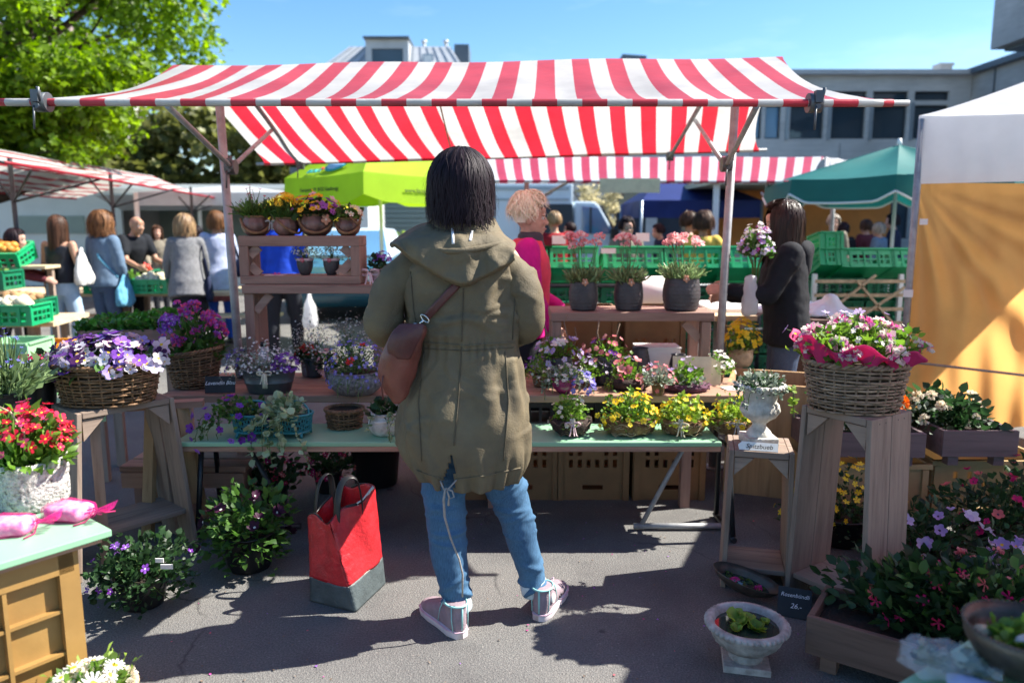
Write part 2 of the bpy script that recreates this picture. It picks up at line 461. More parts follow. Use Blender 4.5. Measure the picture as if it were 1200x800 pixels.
def glassm(name, col=(.02, .03, .04), rough=.04, metal=.0):
    m, n, l, b, out = _new(name); l.new(_mixc(n, l, _noise(n, l, _vec(n, l), .7, 2), col, tuple(x * 2 for x in col)), b.inputs['Base Color'])
    b.inputs['Roughness'].default_value = rough; b.inputs['Specular IOR Level'].default_value = .8; return m
def clearm(name, col=(.9, .95, 1), alpha=.35, rough=.12):
    m, n, l, b, out = _new(name); b.inputs['Base Color'].default_value = (*col, 1); b.inputs['Roughness'].default_value = rough; b.inputs['Alpha'].default_value = alpha
    _bump(n, l, b, _noise(n, l, _vec(n, l), 45, 3), .6, .01); return m
def asphaltm():
    m, n, l, b, out = _new('asphalt'); v = _vec(n, l)
    big = _noise(n, l, v, 1.3, 8, .65); fine = _noise(n, l, v, 150, 3, .7)
    vo = n.new('ShaderNodeTexVoronoi'); vo.inputs['Scale'].default_value = 190; l.new(v, vo.inputs['Vector'])
    c = _ramp(n, l, fine, [(.3, (.078, .077, .078)), (.5, (.136, .133, .13)), (.7, (.205, .2, .19))])
    sp = _ramp(n, l, vo.outputs['Color'], [(.0, (0, 0, 0)), (.9, (0, 0, 0)), (.95, (.6, .6, .6))])
    c = _mixc(n, l, sp, c, (.3, .28, .26))
    c = _mixc(n, l, 1.0, c, _ramp(n, l, big, [(.32, (.66, .65, .66)), (.5, (.98, .98, .97)), (.7, (1.14, 1.12, 1.08))]), 'MULTIPLY')
    # hairline cracks and old spots
    vc = n.new('ShaderNodeTexVoronoi'); vc.feature = 'DISTANCE_TO_EDGE'; vc.inputs['Scale'].default_value = .8
    wv = n.new('ShaderNodeVectorMath'); wv.operation = 'ADD'; l.new(v, wv.inputs[0])
    nn = n.new('ShaderNodeTexNoise'); nn.inputs['Scale'].default_value = 3; nn.inputs['Detail'].default_value = 6; l.new(v, nn.inputs['Vector'])
    sc = n.new('ShaderNodeVectorMath'); sc.operation = 'SCALE'; sc.inputs['Scale'].default_value = .35; l.new(nn.outputs['Color'], sc.inputs[0]); l.new(sc.outputs[0], wv.inputs[1])
    l.new(wv.outputs[0], vc.inputs['Vector'])
    ck = _ramp(n, l, vc.outputs['Distance'], [(.0, (1, 1, 1)), (.006, (0, 0, 0))]); ck2 = _ramp(n, l, _noise(n, l, v, 1.3, 2), [(.5, (0, 0, 0)), (.6, (.7, .7, .7))])
    c = _mixc(n, l, _mixc(n, l, 1.0, ck, ck2, 'MULTIPLY'), c, (.03, .03, .03))
    gum = n.new('ShaderNodeTexVoronoi'); gum.inputs['Scale'].default_value = 2.3; l.new(v, gum.inputs['Vector'])
    c = _mixc(n, l, _ramp(n, l, gum.outputs['Distance'], [(.0, (.75, .75, .75)), (.035, (.75, .75, .75)), (.05, (0, 0, 0))]), c, (.045, .043, .042))
    l.new(c, b.inputs['Base Color']); b.inputs['Roughness'].default_value = .85; b.inputs['Specular IOR Level'].default_value = .3
    hb = _math(n, l, 'ADD', fine, _math(n, l, 'MULTIPLY', vo.outputs['Distance'], .8))
    _bump(n, l, b, hb, .55, .006); return m
def concretem(name, c1, c2, panelw=3.0):
    m, n, l, b, out = _new(name); v = _vec(n, l, 'Object', (1, 1, 9))
    f = _noise(n, l, v, 1.2, 8, .7); g_ = _noise(n, l, _vec(n, l), .5, 4)
    c = _ramp(n, l, f, [(.3, c2), (.7, c1)]); c = _mixc(n, l, 1.0, c, _ramp(n, l, g_, [(.3, (.75, .75, .75)), (.7, (1.1, 1.1, 1.1))]), 'MULTIPLY')
    l.new(c, b.inputs['Base Color']); b.inputs['Roughness'].default_value = .9; _bump(n, l, b, f, .4, .03); return m
def tex(name, size, depth=2, kind='CLOUDS', **kw):
    t = bpy.data.textures.new(name, kind)
    if kind == 'CLOUDS': t.noise_scale = size; t.noise_depth = depth
    else: t.noise_scale = size
    return t
FOLD_BIG, FOLD_MID, FOLD_FINE = tex('fold_big', .22), tex('fold_mid', .1), tex('fold_fine', .045)

M = {}
M['asphalt'] = asphaltm()
M['stripe'] = stripem('red_white_awning', (.84, .83, .80), (.74, .11, .14), .223, trans=.5, rough=.36, dirt=.26, through=((.72, .7, .66), (.8, .02, .045)))
M['stripe_thin'] = stripem('thin_striped_awning', (.8, .78, .74), (.5, .03, .05), .15, duty=.36, axis=1)
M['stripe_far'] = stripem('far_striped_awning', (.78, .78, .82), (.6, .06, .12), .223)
M['steel'] = pm('galvanised_steel', (.33, .34, .35), .5, .25, 20, .08, 60, .25)
M['rust'] = pm('rusty_steel', (.3, .22, .19), .55, .4, 25, .1, 60, .5)
M['dark_steel'] = pm('dark_steel', (.05, .055, .06), .4, .3, 20, .05, 60, .6)
M['wood_x'] = wood('warm_boards', (.38, .225, .155), (.21, .115, .08), 0)
M['wood_sx'] = wood('stained_shelf', (.3, .185, .145), (.18, .105, .085), 0)
M['wood_sz'] = wood('stained_shelf_upright', (.3, .185, .145), (.18, .105, .085), 2)
M['wood_gx'] = wood('weathered_boards', (.3, .225, .175), (.17, .12, .095), 0)
M['wood_gz'] = wood('weathered_upright_boards', (.31, .235, .185), (.18, .13, .1), 2)
M['wood_yz'] = wood('bare_pine_upright', (.42, .27, .14), (.28, .16, .08), 2)
M['wood_dark'] = wood('dark_planter_boards', (.17, .105, .08), (.1, .06, .045), 0)
M['wood_greyp'] = wood('grey_planter_boards', (.16, .12, .125), (.1, .075, .08), 0)
M['raw_plank'] = wood('raw_plank', (.55, .43, .28), (.4, .28, .17), 0)
def greenbench():
    m, n, l, b, out = _new('green_bench_paint'); v = _vec(n, l)
    f = _noise(n, l, _vec(n, l, 'Object', (2, 9, 9)), 2.5, 8, .7)
    c = _mixc(n, l, _noise(n, l, v, 2, 3), (.2, .42, .25), (.3, .52, .34))
    c = _mixc(n, l, _ramp(n, l, f, [(.66, (0, 0, 0)), (.70, (.8, .8, .8))]), c, (.62, .62, .52))
    l.new(c, b.inputs['Base Color']); b.inputs['Roughness'].default_value = .42; b.inputs['Specular IOR Level'].default_value = .5
    _bump(n, l, b, f, .1, .003); return m
M['green_paint'] = greenbench()
M['white_paint'] = pm('white_paint', (.78, .78, .76), .5, .06, 3, .05, 30)
M['white_card'] = pm('white_card', (.8, .79, .75), .7, .05, 10, .05, 80)
M['cream_card'] = pm('cream_card', (.62, .56, .38), .75, .15, 14, .1, 60)
M['slate'] = pm('slate_board', (.018, .02, .024), .5, .4, 12, .1, 60)
M['chalk'] = pm('chalk', (.82, .82, .85), .9, .2, 60, 0, 10)
M['ink'] = pm('black_ink', (.015, .015, .02), .6, .1, 10, 0, 10)
M['label_ink'] = pm('printed_ink', (.05, .09, .02), .6, .1, 10, 0, 10)
M['soil'] = pm('potting_soil', (.035, .024, .017), .95, .5, 60, .8, 90)
M['black_plastic'] = pm('black_plastic', (.012, .012, .013), .4, .2, 10, .05, 60)
M['grey_plastic'] = pm('dark_grey_plastic', (.045, .055, .06), .45, .2, 8, .05, 50)
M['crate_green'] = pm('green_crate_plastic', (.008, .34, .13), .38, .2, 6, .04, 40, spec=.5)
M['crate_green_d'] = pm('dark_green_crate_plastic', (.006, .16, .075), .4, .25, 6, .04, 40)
M['crate_pale'] = pm('pale_green_crate', (.28, .55, .3), .45, .15, 6, .04, 40)
M['crate_orange'] = pm('orange_crate', (.78, .3, .015), .42, .12, 6, .04, 40)
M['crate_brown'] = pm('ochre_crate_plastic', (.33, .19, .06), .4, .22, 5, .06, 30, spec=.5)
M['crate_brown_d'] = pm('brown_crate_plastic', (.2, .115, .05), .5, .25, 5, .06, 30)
M['crate_beige'] = pm('beige_crate_plastic', (.42, .31, .15), .5, .2, 5, .06, 30)
M['zinc'] = pm('dull_zinc', (.12, .13, .14), .45, .3, 12, .1, 30, .6)
M['mottled'] = pm('mottled_pot', (.2, .19, .2), .6, .75, 70, .3, 90, col2=(.05, .05, .055))
M['dark_pot'] = pm('charcoal_ribbed_pot', (.05, .045, .05), .5, .35, 18, .3, 70, spec=.5)
M['lumpy'] = None
def lumpy():
    m, n, l, b, out = _new('lava_stone_white'); v = _vec(n, l)
    vo = n.new('ShaderNodeTexVoronoi'); vo.inputs['Scale'].default_value = 95; l.new(v, vo.inputs['Vector'])
    f = _noise(n, l, v, 60, 6, .75); hh = _math(n, l, 'ADD', f, _math(n, l, 'MULTIPLY', vo.outputs['Distance'], .6))
    c = _ramp(n, l, f, [(.33, (.07, .065, .06)), (.43, (.4, .38, .35)), (.55, (.66, .64, .6))])
    l.new(c, b.inputs['Base Color']); b.inputs['Roughness'].default_value = .95; _bump(n, l, b, hh, 1.0, .012); return m
M['lumpy'] = lumpy()
M['stone'] = pm('weathered_cast_stone', (.42, .4, .37), .9, .45, 22, .5, 60, col2=(.2, .185, .17))
M['stone_w'] = pm('white_stone_urn', (.6, .58, .53), .9, .35, 30, .45, 70, col2=(.36, .34, .3))
M['teal'] = pm('teal_enamel', (.02, .2, .23), .35, .2, 12, .04, 50, spec=.5)
M['wicker'] = pm('brown_wicker', (.21, .115, .055), .6, .5, 30, .3, 120, island=.35)
M['wicker_grey'] = pm('grey_brown_wicker', (.27, .19, .125), .6, .5, 30, .3, 120, island=.35)
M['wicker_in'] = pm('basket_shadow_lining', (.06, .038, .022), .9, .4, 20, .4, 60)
M['bark'] = pm('bark_and_straw', (.2, .11, .05), .9, .6, 40, .9, 90, col2=(.06, .03, .015))
M['nest'] = pm('dark_twig_nest', (.05, .03, .025), .9, .6, 40, .9, 90, col2=(.02, .012, .01))
M['purple_twig'] = pm('purple_twig_wreath', (.12, .045, .08), .85, .5, 40, .9, 90)
M['bast'] = pm('bast_wrap', (.52, .4, .25), .85, .4, 25, .7, 60)
M['tin'] = pm('tarnished_tin', (.12, .1, .08), .45, .5, 14, .3, 40, .6)
M['stem'] = pm('plant_stem', (.09, .14, .04), .6, .3, 20, .1, 60)
M['twig'] = pm('dry_twig', (.2, .14, .1), .8, .4, 30, .4, 70)
M['bark_tree'] = pm('tree_bark', (.07, .05, .035), .9, .5, 10, .9, 14)
M['leaf_mid'] = leafm('leaf_mid_green', (.035, .085, .02), (.075, .16, .035))
M['leaf_fresh'] = leafm('leaf_fresh_green', (.07, .15, .02), (.15, .27, .045))
M['leaf_dark'] = leafm('leaf_dark_green', (.012, .032, .012), (.03, .07, .025))
M['leaf_silver'] = leafm('leaf_silver', (.1, .14, .1), (.25, .3, .24), .25, .7)
M['leaf_lime'] = leafm('leaf_lime', (.13, .24, .03), (.25, .36, .06))
M['leaf_var'] = leafm('leaf_variegated', (.1, .16, .06), (.38, .45, .27), .3)
M['leaf_grass'] = leafm('leaf_grey_grass', (.09, .15, .06), (.2, .28, .13), .35)
M['leaf_tree'] = leafm('maple_leaf', (.065, .13, .009), (.18, .29, .02), .55, .45)
M['leaf_tree2'] = leafm('spring_leaf_dull', (.07, .08, .02), (.16, .17, .05), .45)
M['leaf_pale'] = leafm('pale_blossom_leaf', (.3, .28, .16), (.55, .5, .33), .4, .7)
M['leaf_par'] = leafm('parsley_leaf', (.03, .11, .015), (.06, .2, .03), .35)
PET = {k: petalm('petal_' + k, v) for k, v in {
    'pansy_mix': [(.72, .68, .72), (.28, .12, .5), (.38, .3, .66), (.75, .55, .62), (.05, .012, .07), (.8, .76, .74), (.2, .06, .42), (.62, .56, .74)],
    'magenta_mix': [(.55, .05, .3), (.4, .1, .5), (.75, .12, .16), (.3, .08, .4), (.7, .12, .45), (.35, .15, .55)],
    'red': [(.62, .015, .05), (.7, .03, .1), (.5, .01, .03), (.72, .06, .2)],
    'scarlet': [(.72, .04, .03), (.75, .08, .08)],
    'pink': [(.85, .46, .47), (.82, .36, .4), (.88, .7, .66)],
    'hotpink': [(.72, .05, .3), (.7, .12, .4)],
    'violet': [(.22, .06, .45), (.3, .12, .55), (.18, .03, .35)],
    'lilac': [(.5, .4, .7), (.58, .48, .72), (.42, .3, .62), (.66, .6, .75)],
    'blue': [(.14, .12, .55), (.2, .18, .62), (.3, .25, .65)],
    'white': [(.8, .78, .74), (.76, .76, .72)],
    'cream': [(.78, .68, .5), (.8, .75, .62)],
    'yellow': [(.84, .6, .02), (.86, .66, .05), (.82, .52, .01)],
    'orange': [(.75, .2, .01), (.7, .12, .01)],
    'tricolor': [(.8, .55, .02), (.4, .12, .5), (.8, .5, .02), (.72, .5, .55), (.3, .1, .45)],
    'dark': [(.03, .006, .02), (.05, .01, .035)],
    'rose': [(.7, .25, .27), (.62, .16, .2), (.72, .33, .33)],
    'fuchsia': [(.55, .02, .1), (.45, .01, .12), (.6, .15, .15)],
    'peach': [(.72, .38, .25)],
    'mixbasket': [(.78, .75, .68), (.72, .1, .34), (.75, .55, .55), (.78, .74, .6), (.6, .2, .45)],
}.items()}
M['eye_y'] = pm('flower_eye_yellow', (.75, .45, .02), .7, .2, 40, 0, 10)
M['eye_w'] = pm('flower_eye_white', (.7, .68, .6), .7, .2, 40, 0, 10)
M['eye_d'] = pm('flower_eye_dark', (.05, .015, .05), .7, .2, 40, 0, 10)
M['paper_pink'] = pm('pink_tissue', (.72, .05, .22), .6, .2, 10, .3, 30, trans=.4)
M['ribbon_pink'] = pm('pale_pink_ribbon', (.72, .52, .55), .5, .1, 10, .05, 30, trans=.2)
M['organza'] = clearm('hot_pink_organza', (.85, .02, .28), .32, .3)
M['pink_print'] = pm('pink_and_white_print', (.85, .82, .84), .7, .1, 38, .05, 80, col2=(.62, .1, .34))
M['cello'] = clearm('clear_cellophane', (.9, .95, 1), .16, .04)
M['plastic_bag'] = pm('thin_white_plastic', (.75, .76, .78), .4, .1, 8, .5, 22, trans=.5)
M['skin'] = pm('skin', (.56, .33, .25), .6, .2, 22, .1, 90, spec=.25)
M['skin_tan'] = pm('tanned_skin', (.42, .23, .15), .5, .12, 14, .06, 90, spec=.35)
M['parka'] = pm('olive_parka_cloth', (.155, .125, .075), .68, .22, 7, .3, 190, spec=.22, col2=(.11, .09, .06))
M['parka_d'] = pm('parka_seam', (.085, .068, .042), .6, .2, 20, .2, 120)
M['cord_white'] = pm('white_cord', (.7, .7, .72), .7, .1, 40, .1, 80)
M['cord_grey'] = pm('grey_cord', (.33, .3, .27), .7, .2, 60, .3, 120)
def denim(name, c, c2):
    m, n, l, b, out = _new(name); v = _vec(n, l)
    f = _noise(n, l, v, 4.5, 5); w = _noise(n, l, _vec(n, l, 'Object', (1, 1, .12)), 420, 2)
    col = _ramp(n, l, f, [(.3, c), (.7, c2)]); col = _mixc(n, l, _ramp(n, l, w, [(.35, (.0,) * 3), (.7, (.35,) * 3)]), col, tuple(min(1, x * 1.9) for x in c2))
    l.new(col, b.inputs['Base Color']); b.inputs['Roughness'].default_value = .85; b.inputs['Specular IOR Level'].default_value = .2
    _bump(n, l, b, w, .2, .002); return m
M['denim'] = denim('blue_denim', (.022, .056, .115), (.066, .145, .24))
M['denim_l'] = denim('pale_denim', (.22, .36, .55), (.4, .52, .68))
M['denim_d'] = denim('dark_denim', (.03, .045, .08), (.06, .085, .14))
M['denim_in'] = denim('turned_up_denim', (.34, .42, .48), (.46, .54, .58))
M['leather'] = pm('brown_leather', (.17, .05, .035), .42, .35, 9, .2, 60, spec=.5)
M['leather_d'] = pm('dark_brown_leather', (.1, .028, .026), .45, .35, 9, .2, 60, spec=.5)
M['bag_red'] = pm('red_bag_leather', (.55, .022, .03), .4, .3, 22, .45, 55, spec=.5)
M['bag_grey'] = pm('grey_bag_leather', (.08, .1, .105), .5, .3, 16, .4, 55)
M['chrome'] = pm('polished_buckle', (.75, .73, .68), .18, .1, 10, 0, 10, 1.0)
M['shoe'] = pm('pinkish_grey_canvas', (.29, .22, .25), .8, .2, 20, .3, 140)
M['shoe_pink'] = pm('pink_shoe_trim', (.62, .4, .48), .6, .12, 20, .1, 60)
M['shoe_sole'] = pm('pale_rubber', (.68, .6, .62), .55, .12, 20, .05, 60)
M['shoe_teal'] = pm('mint_piping', (.3, .58, .56), .6, .1, 20, .05, 60)
M['shoe_dark'] = pm('dark_shoe', (.03, .027, .025), .5, .2, 20, .1, 60)
def hairm(name, c, c2, rough=.55):
    m, n, l, b, out = _new(name); r = _rand(n)
    l.new(_ramp(n, l, r, [(0, c), (1, c2)]), b.inputs['Base Color']); b.inputs['Roughness'].default_value = rough; b.inputs['Specular IOR Level'].default_value = .22; return m
M['hair_black'] = hairm('plum_black_hair', (.006, .003, .006), (.017, .006, .012), .62)
M['hair_dark'] = hairm('near_black_hair', (.01, .006, .005), (.045, .022, .016), .4)
M['hair_brown'] = hairm('brown_hair', (.03, .014, .008), (.09, .04, .022))
M['hair_chest'] = hairm('chestnut_hair', (.09, .035, .012), (.22, .1, .04))
M['hair_blond'] = hairm('blond_hair', (.82, .72, .5), (.98, .93, .78), .55)
M['hair_grey'] = hairm('grey_hair', (.2, .17, .14), (.42, .37, .3), .5)
M['hair_dkblond'] = hairm('dark_blond_hair', (.18, .1, .05), (.42, .28, .15), .45)
M['eye_white'] = pm('eye', (.6, .58, .55), .3, .05, 10, 0, 10)
M['lip'] = pm('lips', (.5, .2, .17), .45, .1, 10, 0, 10)
M['eye_dark'] = pm('dark_eye', (.02, .015, .012), .25, .1, 10, 0, 10)
def cloth(name, c, rough=.8, var=.2, scale=12, **k): 
    M[name] = pm(name, c, rough, var, scale, .25, 130, spec=.25, **k)
cloth('pink_fleece', (.66, .012, .25)); cloth('coral_vest', (.85, .06, .12), .6); cloth('grey_scarf', (.07, .065, .08))
cloth('black_knit', (.01, .012, .017), .85); cloth('black_satin', (.012, .014, .02), .5); cloth('blue_blazer', (.11, .17, .25))
cloth('grey_tweed', (.2, .2, .21), .9, .6, 90); cloth('pale_blue_top', (.42, .47, .66)); cloth('red_sweater', (.3, .012, .02)); cloth('navy_coat', (.012, .018, .05))
cloth('royal_jacket', (.01, .06, .5)); cloth('dark_trousers', (.018, .02, .027)); cloth('pink_skirt', (.5, .16, .2), .8, .5, 40); cloth('blue_leggings', (.02, .09, .5))
cloth('yellow_shirt', (.75, .52, .1), .8, .4, 20); cloth('khaki_top', (.2, .18, .14)); cloth('wine_top', (.1, .02, .03)); cloth('white_canvas', (.66, .65, .62)); cloth('blue_bag_cloth', (.12, .35, .5))
M['tent_white'] = pm('white_tent_cloth', (.74, .75, .78), .6, .08, 3, .2, 14, trans=.6)
M['tent_orange'] = pm('orange_tent_cloth', (.8, .41, .13), .5, .16, 1.6, .35, 7, trans=.62)
M['tent_blue'] = pm('blue_tent_cloth', (.01, .025, .15), .6, .15, 3, .1, 20, trans=.2)
M['umb_lime'] = pm('lime_parasol_cloth', (.42, .66, .02), .6, .1, 3, .1, 30, trans=.45)
M['umb_yellow'] = pm('yellow_parasol_cloth', (.75, .6, .04), .6, .1, 3, .1, 30, trans=.45)
M['umb_teal'] = pm('teal_parasol_cloth', (.012, .16, .15), .6, .12, 3, .1, 30, trans=.3)
M['concrete'] = concretem('grey_concrete', (.62, .63, .63), (.46, .48, .49))
M['concrete_d'] = concretem('dark_concrete', (.45, .46, .47), (.33, .345, .36))
M['roof_zinc'] = pm('zinc_roof_sheet', (.48, .5, .52), .5, .15, 1.0, .05, 10, .2)
M['roof_dark'] = pm('dark_roof_sheet', (.11, .14, .17), .5, .2, 1, .05, 10, .2)
M['plaster'] = pm('pale_plaster', (.55, .54, .5), .9, .12, 1.2, .2, 20)
M['frame_dark'] = pm('dark_window_frame', (.03, .04, .05), .5, .1, 5, 0, 10)
M['frame_alu'] = pm('aluminium_frame', (.3, .36, .42), .35, .1, 5, 0, 10, .6)
M['glass'] = glassm('window_glass', (.02, .035, .05))
M['glass_blue'] = glassm('blue_window_glass', (.06, .14, .24))
M['van_paint'] = pm('pale_blue_van_paint', (.56, .66, .74), .3, .06, 2, 0, 10, spec=.6, coat=.4)
M['car_paint'] = pm('petrol_car_paint', (.02, .1, .15), .25, .1, 2, 0, 10, spec=.6, coat=.6)
M['trailer'] = pm('white_trailer_panel', (.68, .7, .7), .5, .08, 1.5, .03, 20)
M['trailer_in'] = pm('grey_green_panel', (.3, .36, .33), .6, .1, 1.5, .05, 10)
M['tyre'] = pm('tyre_rubber', (.015, .015, .016), .7, .2, 10, .1, 40)
M['blue_tarp'] = pm('blue_tarpaulin', (.03, .1, .25), .5, .2, 6, .2, 20)
M['veg_green'] = leafm('vegetable_green', (.06, .16, .02), (.18, .32, .06), .2)
M['veg_white'] = pm('cauliflower_white', (.62, .57, .42), .8, .3, 25, .8, 30, island=.15)
M['veg_orange'] = pm('carrot_orange', (.62, .24, .03), .6, .2, 15, .2, 30, island=.2)
M['veg_red'] = pm('tomato_red', (.5, .04, .02), .35, .2, 10, 0, 30, island=.2)
M['bread'] = pm('brown_roots', (.35, .2, .09), .8, .3, 15, .4, 30, island=.2)
M['logo_blue'] = pm('logo_pale_blue', (.3, .55, .75), .6, .1, 5, 0, 10)
M['logo_teal'] = pm('logo_teal', (.02, .35, .38), .6, .1, 5, 0, 10)
M['logo_red'] = pm('logo_red', (.6, .05, .04), .6, .1, 5, 0, 10)
M['clear_plastic'] = clearm('clear_bottle_plastic', (.75, .85, .9), .35, .08)
M['water'] = glassm('pond_water', (.02, .03, .025), .03)
# ------------------------------------------------------------------ ground
gb = MB()
gx = np.concatenate([[-900, -300, -100, -40], np.linspace(-20, 20, 41), [40, 100, 300, 900]])
gy = np.concatenate([[-200, -50, -10], np.linspace(-4, 30, 40), [45, 80, 200, 900]])
P = np.array([[(x, y, 0) for x in gx] for y in gy])
gb.sheet(P[:, ::-1], smooth=False)
ground = gb.build('ground', M['asphalt']); ground['kind'] = 'structure'

# ------------------------------------------------------------------ buildings
def chimney_box(parent, c, size, mat='concrete_d'):
    b = MB(); b.box(c, size); b.box((c[0], c[1], c[2] + size[2] / 2 + .05), (size[0] * 1.2, size[1] * 1.2, .1)); return b.build('chimney', M[mat], parent)

t = thing('office_building', 'long grey concrete office block with a band of dark windows behind the market', 'building', (0, 28, 0))
X0, X1, ZT = 3.4, 16.35, 6.75
def bx(px): return (px - 600) / FPX * 27.3
holes = []; wins = []
for a, b_ in ((868, 893), (893, 915), (922, 965), (969, 1013), (1016, 1061), (1064, 1108)):
    x0, x1 = bx(a), bx(b_) - .12
    holes.append((x0 - X0, 4.55, x1 - X0, 5.72)); wins.append((x0, 4.55, x1, 5.72, a))
    holes.append((x0 - X0, 5.88, x1 - X0, 6.2)); wins.append((x0, 5.88, x1, 6.2, 0))
for k in range(8):
    x0 = X0 + .3 + k * 1.6; holes.append((x0 - X0, 1.0, x0 - X0 + 1.2, 2.9)); wins.append((x0, 1.0, x0 + 1.2, 2.9, 0))
wb = MB(); wb.panel(X1 - X0, ZT, holes, .3, (X0, 0, 0)); wb.box(((X0 + X1) / 2, 6.2, ZT / 2), (X1 - X0, 12, ZT - .04))
wb.build('wall', M['concrete'], t)
for k in range(4):
    g = MB(); g.box((X0 + 2 + k * 3.2, -.165, 3.9), (.03, .02, 1.0)); g.build('panel_joint', M['concrete_d'], t)
rb = MB(); rb.box(((X0 + X1) / 2, -.2, ZT + .06), (X1 - X0 + .3, .5, .16)); rb.build('roof_edge', M['roof_zinc'], t)
for (x0, z0, x1, z1, a) in wins:
    f = MB(); w = .05
    f.box(((x0 + x1) / 2, .02, z0 + w / 2), (x1 - x0, .08, w)); f.box(((x0 + x1) / 2, .02, z1 - w / 2), (x1 - x0, .08, w))
    f.box((x0 + w / 2, .02, (z0 + z1) / 2), (w, .08, z1 - z0 - 2 * w)); f.box((x1 - w / 2, .02, (z0 + z1) / 2), (w, .08, z1 - z0 - 2 * w))
    fo = f.build('window', M['frame_dark'], t)
    g = MB(); g.box(((x0 + x1) / 2, .04, (z0 + z1) / 2), (x1 - x0 - 2 * w, .02, z1 - z0 - 2 * w)); g.build('pane', M['glass_blue' if a in (868, 893) else 'glass'], fo)
for px in (918, 967, 1015, 1062):
    g = MB(); g.box((bx(px), -.2, 5.15), (.09, .1, 1.3)); g.build('mullion', M['frame_alu'], t)
chimney_box(t, (bx(907), 4, 7.1), (.7, .7, .75), 'roof_dark'); chimney_box(t, (bx(1123), 1.5, 7.05), (.45, .45, .6))

t = thing('annex_building', 'windowless concrete wing with an overhanging upper block at the far right', 'building', (16.4, 28, 0))
wb = MB(); wb.box((4, -8, 3.38), (8, 16, 6.75)); wb.build('wall', M['concrete_d'], t)
for k in range(6):
    g = MB(); g.box((-.02, -1.4 - k * 2.4, 3.4), (.04, .05, 6.7)); g.build('panel_joint', M['roof_dark'], t)
rb = MB(); rb.box((3.9, -8, 6.84), (8.4, 16.3, .2)); rb.build('roof_edge', M['roof_dark'], t)
ub = MB(); ub.box((2.3, -9.2, 10.0), (9.0, 9.2, 6.76)); ub.build('upper_block', M['concrete_d'], t)
ub = MB(); ub.box((2.4, -9.2, 6.57), (8.6, 8.8, .1)); ub.build('soffit', M['roof_dark'], t)

t = thing('mansard_building', 'apartment house with sloping grey metal roof and a dormer window, far behind the stall', 'building', (0, 58, 0))
def ax(px, d=57.0): return (px - 600) / FPX * d
xa, xb = ax(325), ax(547)
b = MB(); b.box(((xa + xb) / 2, 6, 6.4), (xb - xa, 12, 12.8)); b.build('wall', M['plaster'], t)
b = MB(); b.box(((xa + xb) / 2, 6, 12.95), (xb - xa + .5, 12.5, .3)); b.build('roof_edge', M['roof_dark'], t)
b = MB(); xr0, xr1, xr2, xr3 = ax(380), ax(410), ax(528), ax(547)
b.hexa([(xr0, .3, 13.1), (xr3 - .2, .3, 13.1), (xr3 - .2, 11, 13.1), (xr0, 11, 13.1), (xr1, 1.6, 14.85), (xr2, 1.6, 14.85), (xr2, 10, 14.85), (xr1, 10, 14.85)])
b.build('roof', M['roof_zinc'], t)
for k in range(15):
    xx = xr0 + (k + .5) / 15 * (xr3 - xr0); xt = xr1 + (k + .5) / 15 * (xr2 - xr1)
    if ax(432) < xx < ax(483): continue
    g = MB(); g.bar((xx, .27, 13.15), (xt, 1.57, 14.85), .035, .05); g.build('standing_seam', M['frame_alu'], t)
d0, d1 = ax(433), ax(482)
b = MB(); b.panel(d1 - d0, 1.9, [(.45, .25, d1 - d0 - .4, 1.25)], .2, (d0, .15, 13.12)); b.box(((d0 + d1) / 2, 1.6, 14.07), (d1 - d0, 2.6, 1.86)); do = b.build('dormer', M['roof_zinc'], t)
b = MB(); b.box(((d0 + d1) / 2, .22, 13.87), (d1 - d0 - .9, .06, 1.0)); b.build('pane', M['glass'], do)
b = MB(); b.box(((d0 + d1) / 2, 1.2, 15.08), (d1 - d0 + .2, 3.2, .12)); b.build('dormer_roof', M['roof_dark'], do)
b = MB(); b.box((ax(503), .72, 13.75), (.85, .1, .75)); so = b.build('skylight', M['frame_alu'], t)
b = MB(); b.box((ax(503), .65, 13.75), (.6, .06, .5)); b.build('pane', M['white_paint'], so)
for px in (495, 521):
    b = MB(); b.tube([(ax(px), 3, 14.8), (ax(px), 3, 15.5)], .14, 10); b.tube([(ax(px), 3, 15.4), (ax(px), 3, 15.62)], .2, 10); b.build('vent_pipe', M['roof_zinc'], t)
b = MB(); b.box((ax(541), 3, 14.2), (1.1, 3, 1.6)); b.build('roof_hut', M['roof_dark'], t)

t = thing('flat_building', 'low flat-roofed block with one dark rooftop box, mostly hidden by the striped awning', 'building', (6.5, 46, 0))
b = MB(); b.box((0, 6, 4.9), (10, 12, 9.8)); b.build('wall', M['plaster'], t)
b = MB(); b.box((0, 6, 9.9), (10.4, 12.4, .2)); b.build('roof', M['roof_dark'], t)
b = MB(); b.hexa([(-.05, 1, 10), (1.35, 1, 10), (1.35, 3, 10), (-.05, 3, 10), (.1, 1, 11.6), (1.55, 1, 11.5), (1.55, 3, 11.5), (.1, 3, 11.6)]); b.build('rooftop_box', M['roof_dark'], t)

t = thing('shutter_building', 'low grey shed with a corrugated shutter wall behind the lime parasol', 'building', (-3.2, 24, 0))
b = MB(); z = 0
for k in range(16): b.box((0, .0, .12 + k * .15), (6.2, .06 + .05 * (k % 2), .13))
b.build('shutter', M['trailer_in'], t)
b = MB(); b.box((0, 2.2, 1.5), (6.6, 4, 3.0)); b.build('wall', M['concrete_d'], t)
b = MB(); b.box((0, 1.8, 3.1), (7, 5.2, .2)); b.build('roof', M['roof_dark'], t)

